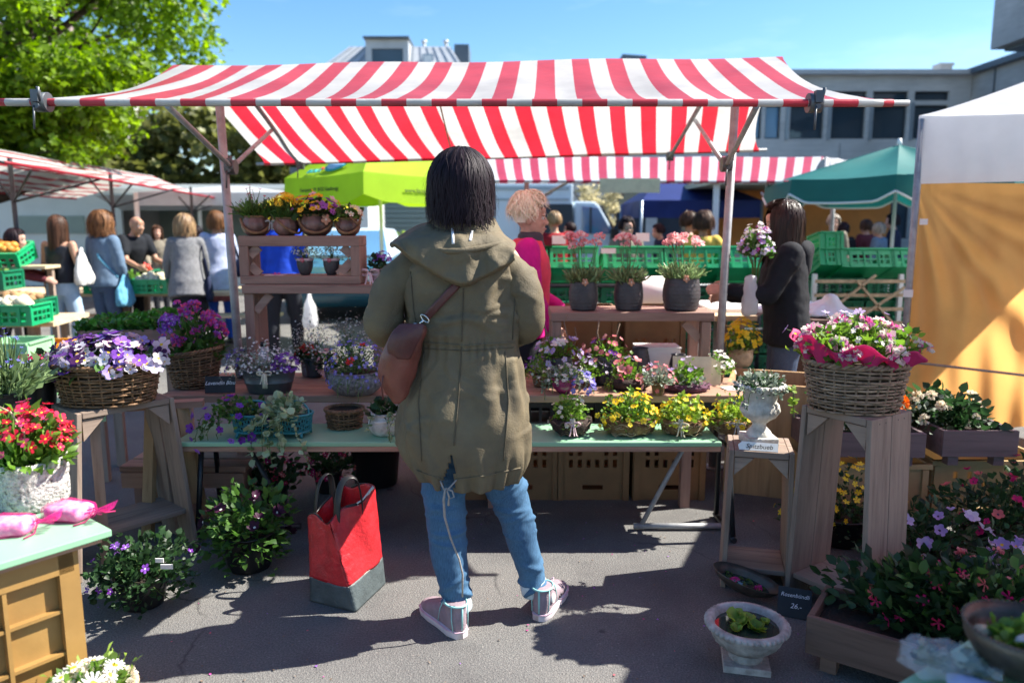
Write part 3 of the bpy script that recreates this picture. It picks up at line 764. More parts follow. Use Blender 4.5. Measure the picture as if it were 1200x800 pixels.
t = thing('background_house', 'pale brick-coloured house glimpsed through the leaves of the big tree', 'building', (-33, 42, 0))
hs = [(1.5 + 2.6 * i, 1.5 + 2.9 * j, 2.7 + 2.6 * i, 3.2 + 2.9 * j) for i in range(6) for j in range(3)]
b = MB(); b.panel(17, 10, hs, .3, (-8.5, 0, 0)); b.box((0, 5.2, 5), (17, 10, 9.9)); b.build('wall', M['plaster'], t)
for h in hs:
    f = MB(); f.box(((h[0] + h[2]) / 2 - 8.5, .08, (h[1] + h[3]) / 2), (1.2, .05, 1.7)); fo = f.build('window', M['white_paint'], t)
    for s_ in (-1, 1):
        g = MB(); g.box(((h[0] + h[2]) / 2 - 8.5 + s_ * .28, .04, (h[1] + h[3]) / 2), (.46, .04, 1.5)); g.build('pane', M['glass'], fo)
b = MB(); b.hexa([(-9, -.6, 10), (9, -.6, 10), (9, 11, 10), (-9, 11, 10), (-7, 5, 13.4), (7, 5, 13.4), (7, 5.4, 13.4), (-7, 5.4, 13.4)]); b.build('roof', M['rust'], t)

# ------------------------------------------------------------------ trees, hedge
def tree(name, label, loc, height, trunk_r, centres, leaf, n_leaf, size, seed, group=None, tm='bark_tree', tmpl=MAPLE, spread=(.75, .75, .42)):
    t = thing(name, label, 'tree', loc, 0, group); g = rng_(seed)
    tb = MB(); fork = height * .4
    lean = g.normal(0, .02, (7, 3)); zz = np.linspace(0, height * .8, 7)
    pts = np.stack([lean[:, 0] * zz, lean[:, 1] * zz, zz], -1)
    tb.tube(pts, trunk_r * np.linspace(1, .25, 7) * (1 + .5 * np.exp(-zz * 3)), 12)
    cs = np.array(centres, float)
    for i, c in enumerate(cs[::2]):
        s0 = pts[min(6, max(2, int(c[2] / height * 6)))] * np.array([1, 1, .9]); mid = (s0 + c) / 2 + g.normal(0, .25, 3) + np.array([0, 0, .15])
        tb.tube([s0, (s0 + mid) / 2 + g.normal(0, .08, 3), mid, (mid + c) / 2 + g.normal(0, .1, 3), c], trunk_r * np.array([.34, .26, .2, .12, .04]), 6)
    tb.build('trunk', M[tm], t)
    per = n_leaf // len(cs); pos, ax_ = [], []
    for c in cs:
        k = int(per * g.uniform(.6, 1.4)); d = g.normal(0, 1, (k, 3)); rr = np.linalg.norm(d, axis=1)[:, None] + 1e-6
        d = d / rr * (g.uniform(0, 1, (k, 1)) ** .45) * np.array(spread) * g.uniform(.7, 1.3)
        pos.append(c + d); a = d.copy(); a[:, 2] -= .25; ax_.append(a + g.normal(0, .35, (k, 3)))
    pos, ax_ = np.concatenate(pos), np.concatenate(ax_)
    cb = MB(); cb.scatter(tmpl, pos, ax_, size * g.uniform(.65, 1.25, len(pos)), g, roll=.9)
    cb.build('crown', M[leaf], t); return t
g = rng_(5)
def cloud(n, c, r, seed, zmin=None, hollow=.55):
    g = rng_(seed); out = []
    while len(out) < n:
        d = g.normal(0, 1, 3); d /= np.linalg.norm(d); q = np.array(c) + d * np.array(r) * g.uniform(hollow, 1)
        if zmin is None or q[2] > zmin: out.append(q)
    return out
L = Vector((-9.1, 13.2, 0))
cs = cloud(130, (0, 0, 5.6), (3.9, 3.2, 4.0), 3, 2.1) + cloud(14, (2.4, -.4, 6.1), (1.6, 1.2, 1.6), 12, 2.4, .2) + cloud(46, (1.5, -1.0, 3.3), (2.6, 1.2, 1.0), 14, 2.2, .1)
tree('maple_tree', 'big sunlit maple tree with bright yellow-green leaves at the upper left', L, 7.6, .2, cs, 'leaf_tree', 34000, .12, 4, spread=(.7, .7, .34))
cs = cloud(84, (.4, 0, 3.6), (5.6, 2.5, 2.0), 8, 1.4)
tree('background_tree', 'olive-brown spring tree behind the left side of the striped awning', (-9.8, 26, 0), 5.0, .2, cs, 'leaf_tree2', 12000, .3, 9, spread=(1.1, 1.1, .7))
cs = cloud(50, (0, 0, 3.6), (5, 3, 2.2), 18, 1.4)
tree('background_tree', 'dull green tree standing between the house and the sales trailer', (-16.5, 24, 0), 6.5, .2, cs, 'leaf_tree2', 6000, .3, 19, spread=(1.1, 1.1, .7))
cs = cloud(26, (0, 0, 2.1), (.95, .7, .75), 21, .9, .3)
tree('blossom_tree', 'small pale blossoming tree beside the light blue van', tuple(at(702, 262, 21).xy) + (0,), 2.4, .06, cs, 'leaf_pale', 2600, .085, 22, tmpl=DIA, spread=(.24, .24, .16))
t = thing('hedge', 'bright green clipped hedge below the shutter wall', 'hedge', (-3.0, 19.5, 0)); g = rng_(31)
pos = np.stack([g.uniform(-2.6, 2.6, 2600), g.uniform(-.35, .35, 2600), g.uniform(.1, 1.25, 2600)], -1)
MB().scatter(OVAL, pos, g.normal(0, 1, (2600, 3)) + np.array([0, -.3, .6]), g.uniform(.09, .16, 2600), g).build('foliage', M['leaf_lime'], t)
b = MB()
for k in range(8): b.tube([(-2.3 + .65 * k, 0, 0), (-2.25 + .65 * k, .05, .6), (-2.3 + .65 * k, 0, 1.0)], [.03, .025, .01], 6)
b.build('stem', M['bark_tree'], t)

# ------------------------------------------------------------------ awnings
def lerp(a, b, t): return np.array(a) * (1 - t) + np.array(b) * t
def awning_cloth(A0, A1, R0, R1, B0, B1, length, e=.02, sag=.07, nu=60, nv=14, u0=0.0):
    b = MB(); A0, A1, R0, R1, B0, B1 = [np.array(tuple(q), float) for q in (A0, A1, R0, R1, B0, B1)]
    rows, uvs = [], []
    for half, (P0, P1, Q0, Q1) in enumerate(((A0, A1, R0, R1), (R0, R1, B0, B1))):
        for j in range(nv + 1):
            if half and j == 0: continue
            t = j / nv; ee = e * math.sin(PI * t) ** .8 if 0 < t < 1 else 0
            rowp = []
            for i in range(nu + 1):
                u = i / nu; uu = ee + u * (1 - 2 * ee)
                p = lerp(lerp(P0, P1, uu), lerp(Q0, Q1, uu), t)
                edge = 1 - .35 * abs(2 * u - 1) ** 4
                p[2] -= sag * math.sin(PI * t) * edge + .011 * math.sin(u * 41 + t * 3 + 2 * math.sin(u * 9)) * math.sin(PI * t) + .006 * math.sin(u * 17 - t * 7)
                rowp.append(p); uvs.append((u0 + uu * length, t + half))
            rows.append(rowp)
    b.sheet(rows, uv=uvs); return b
def stall_frame(t, A0, A1, R0, R1, B0, B1, length, mat, u0=0.0, r=.013, sleeve=.0165, bars='steel'):
    awning_cloth(A0, A1, R0, R1, B0, B1, length, u0=u0).build('awning_cloth', M[mat], t)
    for (P, Q) in ((A0, A1), (B0, B1)):
        P, Q = np.array(tuple(P)), np.array(tuple(Q)); n_ = 40
        s_ = MB(); s_.tube([lerp(P, Q, i / n_) for i in range(n_ + 1)], sleeve, 12, uvu=[u0 + i / n_ * length for i in range(n_ + 1)])
        s_.build('awning_hem', M[mat], t)
        d = (Q - P) / np.linalg.norm(Q - P); s_ = MB(); s_.tube([P - d * .07, Q + d * .07], r, 12); s_.build('bar', M[bars], t)
    s_ = MB(); s_.tube([np.array(tuple(R0)) - [0, 0, .03], np.array(tuple(R1)) - [0, 0, .03]], r, 10); s_.build('bar', M[bars], t)

A0, A1 = at(-6, 120, 3.4), at(1046, 121, 3.4)
R0, R1 = at(203, 77, 5.0), at(917, 67, 5.0)
B0, B1 = at(310, 192, 6.7), at(889, 176, 6.7)
st = thing('market_stall', 'steel stall frame with red and white striped awning over the flower tables', 'market stall')
stall_frame(st, A0, A1, R0, R1, B0, B1, 4.0, 'stripe', u0=.06)
def pole(t, foot, top, r=.024, mat='steel'):
    b = MB(); b.tube([foot, top], r, 12); b.tube([(foot[0], foot[1], 0), (foot[0], foot[1], .012)], .06, 12); return b.build('pole', M[mat], t)
def brace(t, a, b_, r=.014, mat='steel'):
    b = MB(); b.tube([a, b_], r, 8); return b.build('brace', M[mat], t)
def clamp(t, p, mat='dark_steel', ax_=(1, 0, 0)):
    b = MB(); p = Vector(p); a = Vector(ax_) * .028
    b.tube([p - a, p + a], .042, 12); b.tube([p + Vector((0, -.05, -.02)), p + Vector((0, .05, -.02))], .012, 8); b.box(p + Vector((0, -.045, .02)), (.03, .03, .05)); b.tube([p + Vector((-.01, -.05, -.02)), p + Vector((-.013, -.055, -.12))], .005, 6); b.tube([p + Vector((.012, -.045, 0)), p + Vector((.02, -.06, .055))], .008, 6)
    return b.build('clamp', M[mat], t)
PL, PR = at(279, 350, 4.4), at(842, 370, 4.4)
for p, s_ in ((PL, 1), (PR, -1)):
    pole(st, (p.x, 4.4, 0), (p.x - .045 * s_, 4.4, 2.17))
brace(st, at(196, 124, 3.4), at(270, 195, 4.38)); brace(st, at(319, 152, 5.85), at(272, 196, 4.42))
brace(st, at(887, 124, 3.4), at(852, 193, 4.38)); brace(st, at(814, 140, 5.85), at(849, 194, 4.42))
brace(st, at(292, 112, 5.2), at(350, 191, 6.68), .016); brace(st, at(826, 114, 5.2), at(785, 184, 6.68), .016)
for p in (at(50, 120, 3.4), at(954, 121, 3.4)): clamp(st, p, 'zinc')
for p in (at(271, 196, 4.4), at(851, 193, 4.4), at(352, 193, 6.7), at(785, 183, 6.7)): clamp(st, p, 'zinc')
b = MB(); b.tube([at(514, 116, 5.1), at(531, 186, 6.68)], .006, 6); b.build('seam_cord', M['bast'], st)

# unseen stall added beyond the right edge, skewed so its roof shades the planters
t = thing('market_stall', 'unseen striped stall added beyond the right edge to shade the planters', 'market stall')
NX0, NX1, ND0, ND1 = 2.78, 5.9, .35, 3.95
stall_frame(t, (NX0, ND1, 2.0), (NX0 - 1.63, ND0, 2.0), (4.34, ND1, 2.5), (2.71, ND0, 2.5), (NX1, ND1, 2.0), (NX1 - 1.63, ND0, 2.0), 3.95, 'stripe')
for (x, y) in ((3.2, 3.6), (1.9, .7), (5.2, 3.6), (3.9, .7)): pole(t, (x, y, 0), (x, y, 2.15))

# second stall behind
t = thing('market_stall', 'second red and white striped stall behind the flower stall, its front roof in blue shade', 'market stall')
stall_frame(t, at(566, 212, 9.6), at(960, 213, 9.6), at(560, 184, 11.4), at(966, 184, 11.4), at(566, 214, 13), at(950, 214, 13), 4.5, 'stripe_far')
for px in (617, 902):
    p = at(px, 260, 11.0); pole(t, (p.x, 11.0, 0), (p.x, 11.0, 2.3), .035, 'rust')
    brace(t, (p.x, 11.0, 1.75), (p.x + .5 * (-1 if px > 700 else 1), 9.7, 2.0), .02); brace(t, (p.x, 11.0, 1.75), (p.x + .45, 12.8, 2.0), .02)
b = MB(); p0, p1 = at(703, 209, 9.55), at(773, 226, 9.55); b.box((p0 + p1) / 2, (p1.x - p0.x, .02, p0.z - p1.z)); b.build('blank_board', M['cream_card'], t)
p = at(905, 255, 10.9)
b = MB(); b.tube([p + Vector((.1, 0, .25)), p + Vector((.1, 0, .1)), p + Vector((.1, 0, -.25))], [.02, .05, .06], 8); b.build('rolled_bag', M['plastic_bag'], t)
t2 = thing('market_stall', 'plain white awning stall joining the right end of the second striped stall', 'market stall')
stall_frame(t2, at(962, 213, 9.7), at(1000, 217, 9.7), at(968, 184, 11.4), at(1010, 190, 11.4), at(962, 214, 13), at(1000, 216, 13), 1.0, 'tent_white')
p = at(975, 260, 11); pole(t2, (p.x, 11, 0), (p.x, 11, 2.3), .03)

# left vegetable stall: its ridge runs away from us
t = thing('market_stall', 'long red-striped vegetable stall awning at the left edge on dark poles', 'market stall')
stall_frame(t, (-4.75, 7.2, 2.04), (-5.95, 15.8, 2.0), (-6.35, 7.2, 2.42), (-7.3, 15.6, 2.46), (-8.0, 7.2, 2.0), (-8.9, 15.6, 2.0), 9.0, 'stripe_thin', bars='dark_steel')
for (x, y) in ((-5.6, 8.6), (-5.85, 11.2), (-6.2, 14.8), (-7.4, 8.6)):
    pole(t, (x, y, 0), (x, y, 2.2), .026, 'dark_steel'); brace(t, (x, y, 1.72), (x + .6, y - .6, 2.02), .014, 'dark_steel'); brace(t, (x, y, 1.72), (x - .6, y + .4, 2.25), .014, 'dark_steel'); brace(t, (x, y, 1.72), (x + .5, y + .9, 2.02), .014, 'dark_steel')

# ------------------------------------------------------------------ tents and parasols
t = thing('pavilion_tent', 'white pop-up tent with a glowing orange side sheet at the right edge', 'tent')
TL = at(1071, 214, 5.35); tx = ty = 0.0; W = 1.5; DP = 3.0; t.location = (TL.x, 5.35, 0); t.rotation_euler = (0, 0, R(-29))
b = MB(); rows = []
cx, cy = tx + W / 2, ty + DP / 2
for (P, Q) in (((tx, ty), (tx + W, ty)), ((tx + W, ty), (tx + W, ty + DP)), ((tx + W, ty + DP), (tx, ty + DP)), ((tx, ty + DP), (tx, ty))):
    rows = []
    for j in range(9):
        v = j / 8; row = []
        for i in range(17):
            u = i / 16; ex, ey = P[0] + (Q[0] - P[0]) * u, P[1] + (Q[1] - P[1]) * u
            z = 2.2 + .42 * v ** 1.1 - .03 * math.sin(PI * u) * (1 - v)
            row.append((ex + (cx - ex) * v, ey + (cy - ey) * v, z))
        rows.append(row)
    b.sheet(rows)
b.build('roof_sheet', M['tent_white'], t)
def valance(t, P, Q, z1, z0, mat, name, amp=.012, freq=9, n_=50, nz=10, off=0, slack=0.0, seed=0, fan=0.0):
    g = rng_(seed); ph = g.uniform(0, 6, 4); d = Vector((Q[0] - P[0], Q[1] - P[1], 0)); nrm = Vector((d.y, -d.x, 0)).normalized(); rows = []
    for j in range(nz + 1):
        v = j / nz; row = []
        for i in range(n_ + 1):
            u = i / n_
            a = amp * (.25 + v) * (math.sin(freq * u * 2 * PI + ph[0] + 2 * v) * .6 + math.sin(freq * 2.3 * u * 2 * PI + ph[1] - 3 * v) * .4 + 1.2 * math.sin(2.2 * u * 2 * PI + 4 * v + ph[2]))
            if fan: rr_ = math.hypot(u * d.length, v * (z1 - z0)); an_ = math.atan2(v * (z1 - z0), u * d.length + .02); a += fan * min(1, rr_ * 1.5) * (math.sin(17 * an_ + 2 * rr_) + .6 * math.sin(31 * an_ + 1.3)) + fan * .5 * math.sin(26 * u * d.length + 2 * math.sin(5 * v)) * v
            zz = z1 + (z0 - z1) * v - slack * math.sin(PI * u) * (1 - v)
            row.append((P[0] + d.x * u + nrm.x * (a + off), P[1] + d.y * u + nrm.y * (a + off), zz))
        rows.append(row)
    b = MB(); b.sheet(rows); return b.build(name, M[mat], t)
valance(t, (tx, ty), (tx + W, ty), 2.2, 1.74, 'tent_white', 'valance', .006, 4)
valance(t, (tx, ty + DP), (tx, ty), 2.2, 1.74, 'tent_white', 'valance', .006, 4)
valance(t, (tx + .03, ty + .03), (tx + W, ty + .03), 1.76, .07, 'tent_orange', 'side_sheet', .05, 3.3, 190, 60, -.06, .03, 3, .022)
for (x, y) in ((tx, ty), (tx + W, ty), (tx, ty + DP), (tx + W, ty + DP)): pole(t, (x + .02, y + .02, 0), (x + .02, y + .02, 2.18), .024, 'steel')
b = MB(); b.tube([(tx, ty - .06, .5), (tx + .8, ty - .1, .47), (tx + 1.7, ty - .1, .49), (tx + W, ty - .06, .5)], .009, 6); b.build('rope', M['cord_grey'], t)
b = MB(); b.box((tx + .02, ty - .02, .98), (.06, .06, .05)); b.build('frame_joint', M['white_paint'], t)
b = MB(); b.box((tx + .08, ty - .03, 1.48), (.05, .04, .04)); b.build('sheet_clip', M['white_paint'], t)

t = thing('pavilion_tent', 'dark blue pop-up tent roof behind the green crates', 'tent'); p = at(820, 250, 16)
b = MB(); x0, x1 = at(752, 240, 16).x, at(893, 240, 16).x; ym = 17.5; xm = (x0 + x1) / 2
c4 = [(x0, 16, 1.98), (x1, 16, 1.98), (x1, 19, 1.98), (x0, 19, 1.98)]; rg = [(xm - .7, 17.5, 2.42), (xm + .7, 17.5, 2.42)]
b.add([*c4, *rg], [(0, 1, 5, 4), (2, 3, 4, 5), (1, 2, 5), (3, 0, 4)], 0, False); b.build('roof_sheet', M['tent_blue'], t, solid=.01)
valance(t, (x0, 16), (x1, 16), 1.98, 1.62, 'tent_blue', 'valance', .01, 5); valance(t, (x0, 19), (x0, 16), 1.98, 1.62, 'tent_blue', 'valance', .01, 5)
for (x, y, _) in c4: pole(t, (x, y, 0), (x, y, 1.98), .03, 'frame_alu')

t = thing('pavilion_tent', 'white tent with bare white legs behind the vegetable stall', 'tent'); x0, x1 = at(160, 240, 15).x, at(292, 240, 15).x
b = MB(); c4 = [(x0, 15, 2.1), (x1 + .8, 15, 2.1), (x1 + .8, 18, 2.1), (x0, 18, 2.1)]; xm = (x0 + x1) / 2; rg = [(xm, 16.5, 2.3), (xm + .6, 16.5, 2.3)]
b.add([*c4, *rg], [(0, 1, 5, 4), (2, 3, 4, 5), (1, 2, 5), (3, 0, 4)], 0, False); b.build('roof_sheet', M['tent_white'], t, solid=.01)
valance(t, (x0, 15), (x1 + .8, 15), 2.1, 1.85, 'tent_white', 'valance', .01, 4)
for (x, y, _) in c4: pole(t, (x, y, 0), (x, y, 2.1), .045, 'white_paint')

def square_parasol(label, c, rh, zr, zt, vh, mat, rot, group=None, name='parasol', pole_m='white_paint', n=4, scallop=.05, trim=None, sub=10, polex=0):
    t = thing(name, label, 'parasol', (c[0], c[1], 0), 0, group); b = MB(); vb = MB(); cor = [(rh * math.cos(rot + 2 * PI * k / n), rh * math.sin(rot + 2 * PI * k / n)) for k in range(n)]
    for k in range(n):
        P, Q = cor[k], cor[(k + 1) % n]; rows = []
        for j in range(9):
            v = j / 8; row = []
            for i in range(sub + 1):
                u = i / sub; ex, ey = P[0] + (Q[0] - P[0]) * u, P[1] + (Q[1] - P[1]) * u
                row.append((ex * (1 - v), ey * (1 - v), zr + (zt - zr) * v - .10 * (zt - zr) * math.sin(PI * v) * math.sin(PI * u) - .02 * math.sin(PI * u) * (1 - v)))
            rows.append(row)
        b.sheet(rows)
        rows = []; edge = []
        for j in range(5):
            v = j / 4; row = []
            for i in range(sub * 2 + 1):
                u = i / (sub * 2); f = 1 + .015 * v; h = vh * (1 - scallop + scallop * 6 * min(u, 1 - u, .17))
                row.append(((P[0] + (Q[0] - P[0]) * u) * f, (P[1] + (Q[1] - P[1]) * u) * f, zr - .02 * math.sin(PI * u) - v * h + .0))
            rows.append(row)
        vb.sheet(rows)
        if trim: tb = MB(); tb.tube(rows[-1], .014, 6); tb.build('piping', M[trim], t)
    b.build('canopy', M[mat], t); vb.build('valance', M[mat], t)
    pb = MB(); pb.tube([(polex, 0, 0), (polex, 0, zt - .05)], .022, 10); pb.build('pole', M[pole_m], t)
    for (x, y) in cor: rbm = MB(); rbm.tube([(0, 0, zt - .12), (x * .98, y * .98, zr - .015)], .01, 6); rbm.build('rib', M['steel'], t)
    fb = MB(); fb.tube([(0, 0, zt - .02), (0, 0, zt + .07)], [.035, .02], 10); fb.build('finial', M['white_paint'], t)
    return t, cor
lc = at(445, 235, 9.2); LR = 1.14
ut, cor = square_parasol('lime green square parasol with a small oval emblem and printed edge', (lc.x, 9.2 + .05), LR, 2.02, 2.62, .3, 'umb_lime', -PI / 2 + .02, scallop=.22)
def valance_text(t, P, Q, body, size, z, mat, u=.5):
    P, Q = Vector((*P, 0)), Vector((*Q, 0)); d = (Q - P).normalized(); p = P.lerp(Q, u); nrm = Vector((d.y, -d.x, 0)); p = p * 1.014 + nrm * .012
    return text(body, size, M[mat], t, 'lettering', (p.x, p.y, z), (PI / 2, 0, math.atan2(d.y, d.x)), .002)
valance_text(ut, cor[3], cor[0], 'Europastr. 19  8152 Glattbrugg', .062, 1.86, 'label_ink', .48)
valance_text(ut, cor[0], cor[1], 'www.farmlaeden.ch', .07, 1.84, 'label_ink', .5)
# emblem lying on the front-left roof panel
P, Q = Vector((*cor[3], 2.02)), Vector((*cor[0], 2.02)); T_ = Vector((0, 0, 2.62)); d = (Q - P).normalized(); mid = (P + Q) / 2; up = (T_ - mid).normalized(); nn_ = d.cross(up)
if nn_.y > 0: nn_ = -nn_
def emblem(rx, ry, mat, off, cx_=0, cy_=0):
    b = MB(); c = mid + up * (.2 + cy_) + d * (.04 + cx_) + nn_ * (.0 + off); th = np.arange(28) / 28 * 2 * PI
    V = [tuple(c)] + [tuple(c + d * (rx * math.cos(a)) + up * (ry * math.sin(a))) for a in th] ; V2 = [tuple(Vector(v) - nn_ * .012) for v in V]
    b.add(V + V2, [(0, 1 + i, 1 + (i + 1) % 28) for i in range(28)] + [(29, 30 + (i + 1) % 28, 30 + i) for i in range(28)] + [(1 + i, 30 + i, 30 + (i + 1) % 28, 1 + (i + 1) % 28) for i in range(28)]); return b.build('emblem', M[mat], ut)
emblem(.19, .12, 'logo_teal', .0, .02); emblem(.15, .085, 'logo_blue', .008, .02); emblem(.035, .03, 'logo_red', .004, -.2, -.06); emblem(.04, .03, 'logo_red', .004, .24, .04)
rot = Matrix((d, up, nn_)).transposed().to_euler()
text('BIOLA', .1, M['logo_teal'], ut, 'lettering', tuple(mid + up * .09 + d * -.26 + nn_ * .004), rot, .004)
yc = at(385, 246, 11.2); square_parasol('small yellow parasol edge showing behind the shelf flowers', (yc.x - .45, 11.6), .8, 1.72, 2.05, .16, 'umb_yellow', .3)
tcx = at(1058, 180, 9.2)
square_parasol('teal green parasol with white piped valance in front of the orange booth', (tcx.x, 9.3), 1.52, 1.98, 2.42, .26, 'umb_teal', -PI / 2 + .32, n=8, scallop=.35, trim='white_paint', pole_m='cord_white', polex=0)
pw = at(1050, 250, 8.6)

# ------------------------------------------------------------------ trailer, booth, van, car
t = thing('sales_trailer', 'long white sales trailer with its serving hatch open behind the vegetable stall', 'trailer', (-8.2, 18.6, 0)); t.scale = (1, 1, .78)
b = MB(); b.panel(9.4, 3.0, [(3.4, 1.0, 9.0, 2.35)], .08, (-4.7, 0, 0)); b.box((0, 2.3, 1.6), (9.4, .06, 2.8)); b.box((0, 1.15, .45), (9.3, 2.2, .1)); b.box((-4.66, 1.15, 1.5), (.06, 2.2, 3.0)); b.box((4.66, 1.15, 1.5), (.06, 2.2, 3.0)); b.build('wall', M['trailer'], t)
b = MB(); b.box((0, 1.1, 3.06), (9.7, 2.9, .12)); b.build('roof', M['trailer'], t)
b = MB(); b.box((1.5, 2.2, 1.7), (5.8, .05, 1.6)); b.build('back_panel', M['trailer_in'], t)
b = MB(); b.hexa([(-1.3, -.04, 2.36), (4.3, -.04, 2.36), (4.3, -.06, 2.4), (-1.3, -.06, 2.4), (-1.3, -1.2, 2.75), (4.3, -1.2, 2.75), (4.3, -1.2, 2.8), (-1.3, -1.2, 2.8)]); b.build('hatch', M['trailer'], t)
b = MB(); b.box((1.5, -.25, 1.02), (5.6, .5, .05)); b.build('counter', M['frame_alu'], t)
for x in (-2.6, 2.6):
    b = MB(); b.tube([(x, .0, .32), (x, .22, .32)], .32, 20); b.build('wheel', M['tyre'], t)
b = MB(); b.box((-3.0, -.06, 1.9), (1.6, .04, .55)); b.build('name_panel', M['trailer_in'], t)

t = thing('food_booth', 'open market booth with a warm orange back wall beyond the teal parasol', 'booth', (6.3, 15, 0))
b = MB(); b.box((0, 2.4, 1.3), (4.6, .08, 2.4)); b.build('back_wall', M['tent_orange'], t)
b = MB(); b.box((0, 1.2, 2.3), (4.9, 2.8, .1)); b.build('roof', M['cream_card'], t)
b = MB(); b.box((0, -.1, .5), (4.6, .6, 1.0)); b.build('counter', M['trailer_in'], t)
for x in (-2.3, 2.3): b = MB(); b.box((x, .0, 1.15), (.1, .1, 2.3)); b.build('post', M['white_paint'], t)

def wheel(t, c, r=.33, w=.2, rim='frame_alu'):
    b = MB(); b.lathe([(r * .6, -w / 2), (r * .95, -w / 2), (r, -w * .35), (r, w * .35), (r * .95, w / 2), (r * .6, w / 2)], 24); b.xf(Matrix.Rotation(PI / 2, 4, 'X')); wo = b.build('wheel', M['tyre'], t, loc=c)
    b = MB(); b.lathe([(.01, w * .3), (r * .2, w * .42), (r * .5, w * .3), (r * .62, w * .45)], 24); b.lathe([(.01, -w * .3), (r * .2, -w * .42), (r * .5, -w * .3), (r * .62, -w * .45)], 24); b.xf(Matrix.Rotation(PI / 2, 4, 'X')); b.build('rim', M[rim], wo)
    return wo
def extrude_y(b, prof, y0, y1, m=0):
    n = len(prof); V = [(x, y0, z) for x, z in prof] + [(x, y1, z) for x, z in prof]
    return b.add(V, [tuple(range(n)), tuple(range(2 * n - 1, n - 1, -1))] + [(i, n + i, n + (i + 1) % n, (i + 1) % n) for i in range(n)], m, False)
t = thing('delivery_van', 'pale blue box van with its cab facing right behind the green crates', 'van', (at(650, 260, 17.5).x, 17.5, 0))
k = 17.3 / FPX
def vx(px): return (px - 650) * k
b = MB(); extrude_y(b, [(vx(560), .45), (vx(671), .45), (vx(671), 2.42), (vx(560), 2.42)], .0, 2.0); b.build('cargo_box', M['van_paint'], t, bevel=.04)
b = MB(); extrude_y(b, [(vx(673), .4), (vx(736), .4), (vx(736), .95), (vx(728), 1.12), (vx(722), 1.25), (vx(702), 1.92), (vx(697), 2.0), (vx(673), 2.02)], .05, 1.95); b.build('cab', M['van_paint'], t, bevel=.05)
b = MB(); extrude_y(b, [(vx(682), 1.28), (vx(718), 1.28), (vx(701), 1.86), (vx(682), 1.9)], .02, .06); wo = b.build('side_window', M['glass_blue'], t)
b = MB(); b.bar((vx(692), .0, 1.28), (vx(692), .0, 1.88), .04, .04); b.build('window_bar', M['frame_dark'], wo)
b = MB(); b.bar((vx(724.5), 1.0, 1.27), (vx(705), 1.0, 1.93), 1.6, .03, up=(1, 0, .4)); b.build('windscreen', M['glass'], t)
b = MB(); b.box((vx(719), -.12, 1.25), (.16, .2, .3)); b.build('wing_mirror', M['black_plastic'], t, bevel=.02)
b = MB(); b.box((vx(615), .0, 2.3), (vx(668) - vx(565), .06, .08)); b.box((vx(615), 0, 2.05), (vx(668) - vx(565), .05, .05)); b.build('trim_rail', M['frame_alu'], t)
b = MB(); b.box((vx(640), -.012, 1.5), (1.2, .03, .9)); b.build('open_hatch', M['frame_dark'], t)
for x in (vx(590), vx(712)): wheel(t, (x, .15, .36), .36)
b = MB(); b.box((vx(735), .3, .8), (.12, .25, .16)); b.build('headlight', M['white_paint'], t, bevel=.03)

t = thing('parked_car', 'petrol blue hatchback parked behind the shelf, windscreen catching the light', 'car', (at(418, 300, 11.5).x - .25, 11.3, 0), R(4))
bw = 1.7
b = MB(); rings = []
def carsec(y, w, z0, z1): return [(-w / 2, y, z0), (-w / 2 * 1.0, y, (z0 + z1) / 2), (-w / 2 * .94, y, z1), (w / 2 * .94, y, z1), (w / 2, y, (z0 + z1) / 2), (w / 2, y, z0)]
secs = [carsec(0, 1.5, .35, .72), carsec(.12, 1.66, .22, .84), carsec(.7, 1.7, .2, .95), carsec(2.9, 1.7, .2, .98), carsec(3.7, 1.66, .22, .95), carsec(3.85, 1.55, .35, .8)]
V = [v for s_ in secs for v in s_]; F = []
for i in range(5):
    for j in range(6): F.append((i * 6 + j, i * 6 + (j + 1) % 6, (i + 1) * 6 + (j + 1) % 6, (i + 1) * 6 + j))
F += [(5, 4, 3, 2, 1, 0), tuple(range(30, 36))]
b.add(V, F, 0, False); b.build('body', M['car_paint'], t, bevel=.06)
b = MB(); b.hexa([(-.76, .75, .94), (.76, .75, .94), (.76, 3.6, .96), (-.76, 3.6, .96), (-.6, 1.45, 1.42), (.6, 1.45, 1.42), (.6, 3.2, 1.4), (-.6, 3.2, 1.4)]); b.build('cabin', M['van_paint'], t, bevel=.04)
b = MB(); b.hexa([(-.68, .76, .99), (.68, .76, .99), (.68, .8, .99), (-.68, .8, .99), (-.56, 1.34, 1.38), (.56, 1.34, 1.38), (.56, 1.38, 1.38), (-.56, 1.38, 1.38)]); b.build('windscreen', M['glass_blue'], t)
for x in (-.78, .78):
    for y in (.7, 3.0): wheel(t, (x, y, .3), .3).rotation_euler = (0, 0, PI / 2)
for x in (-.55, .55): b = MB(); b.ell((x, .06, .66), (.17, .08, .09)); b.build('headlight', M['white_paint'], t)
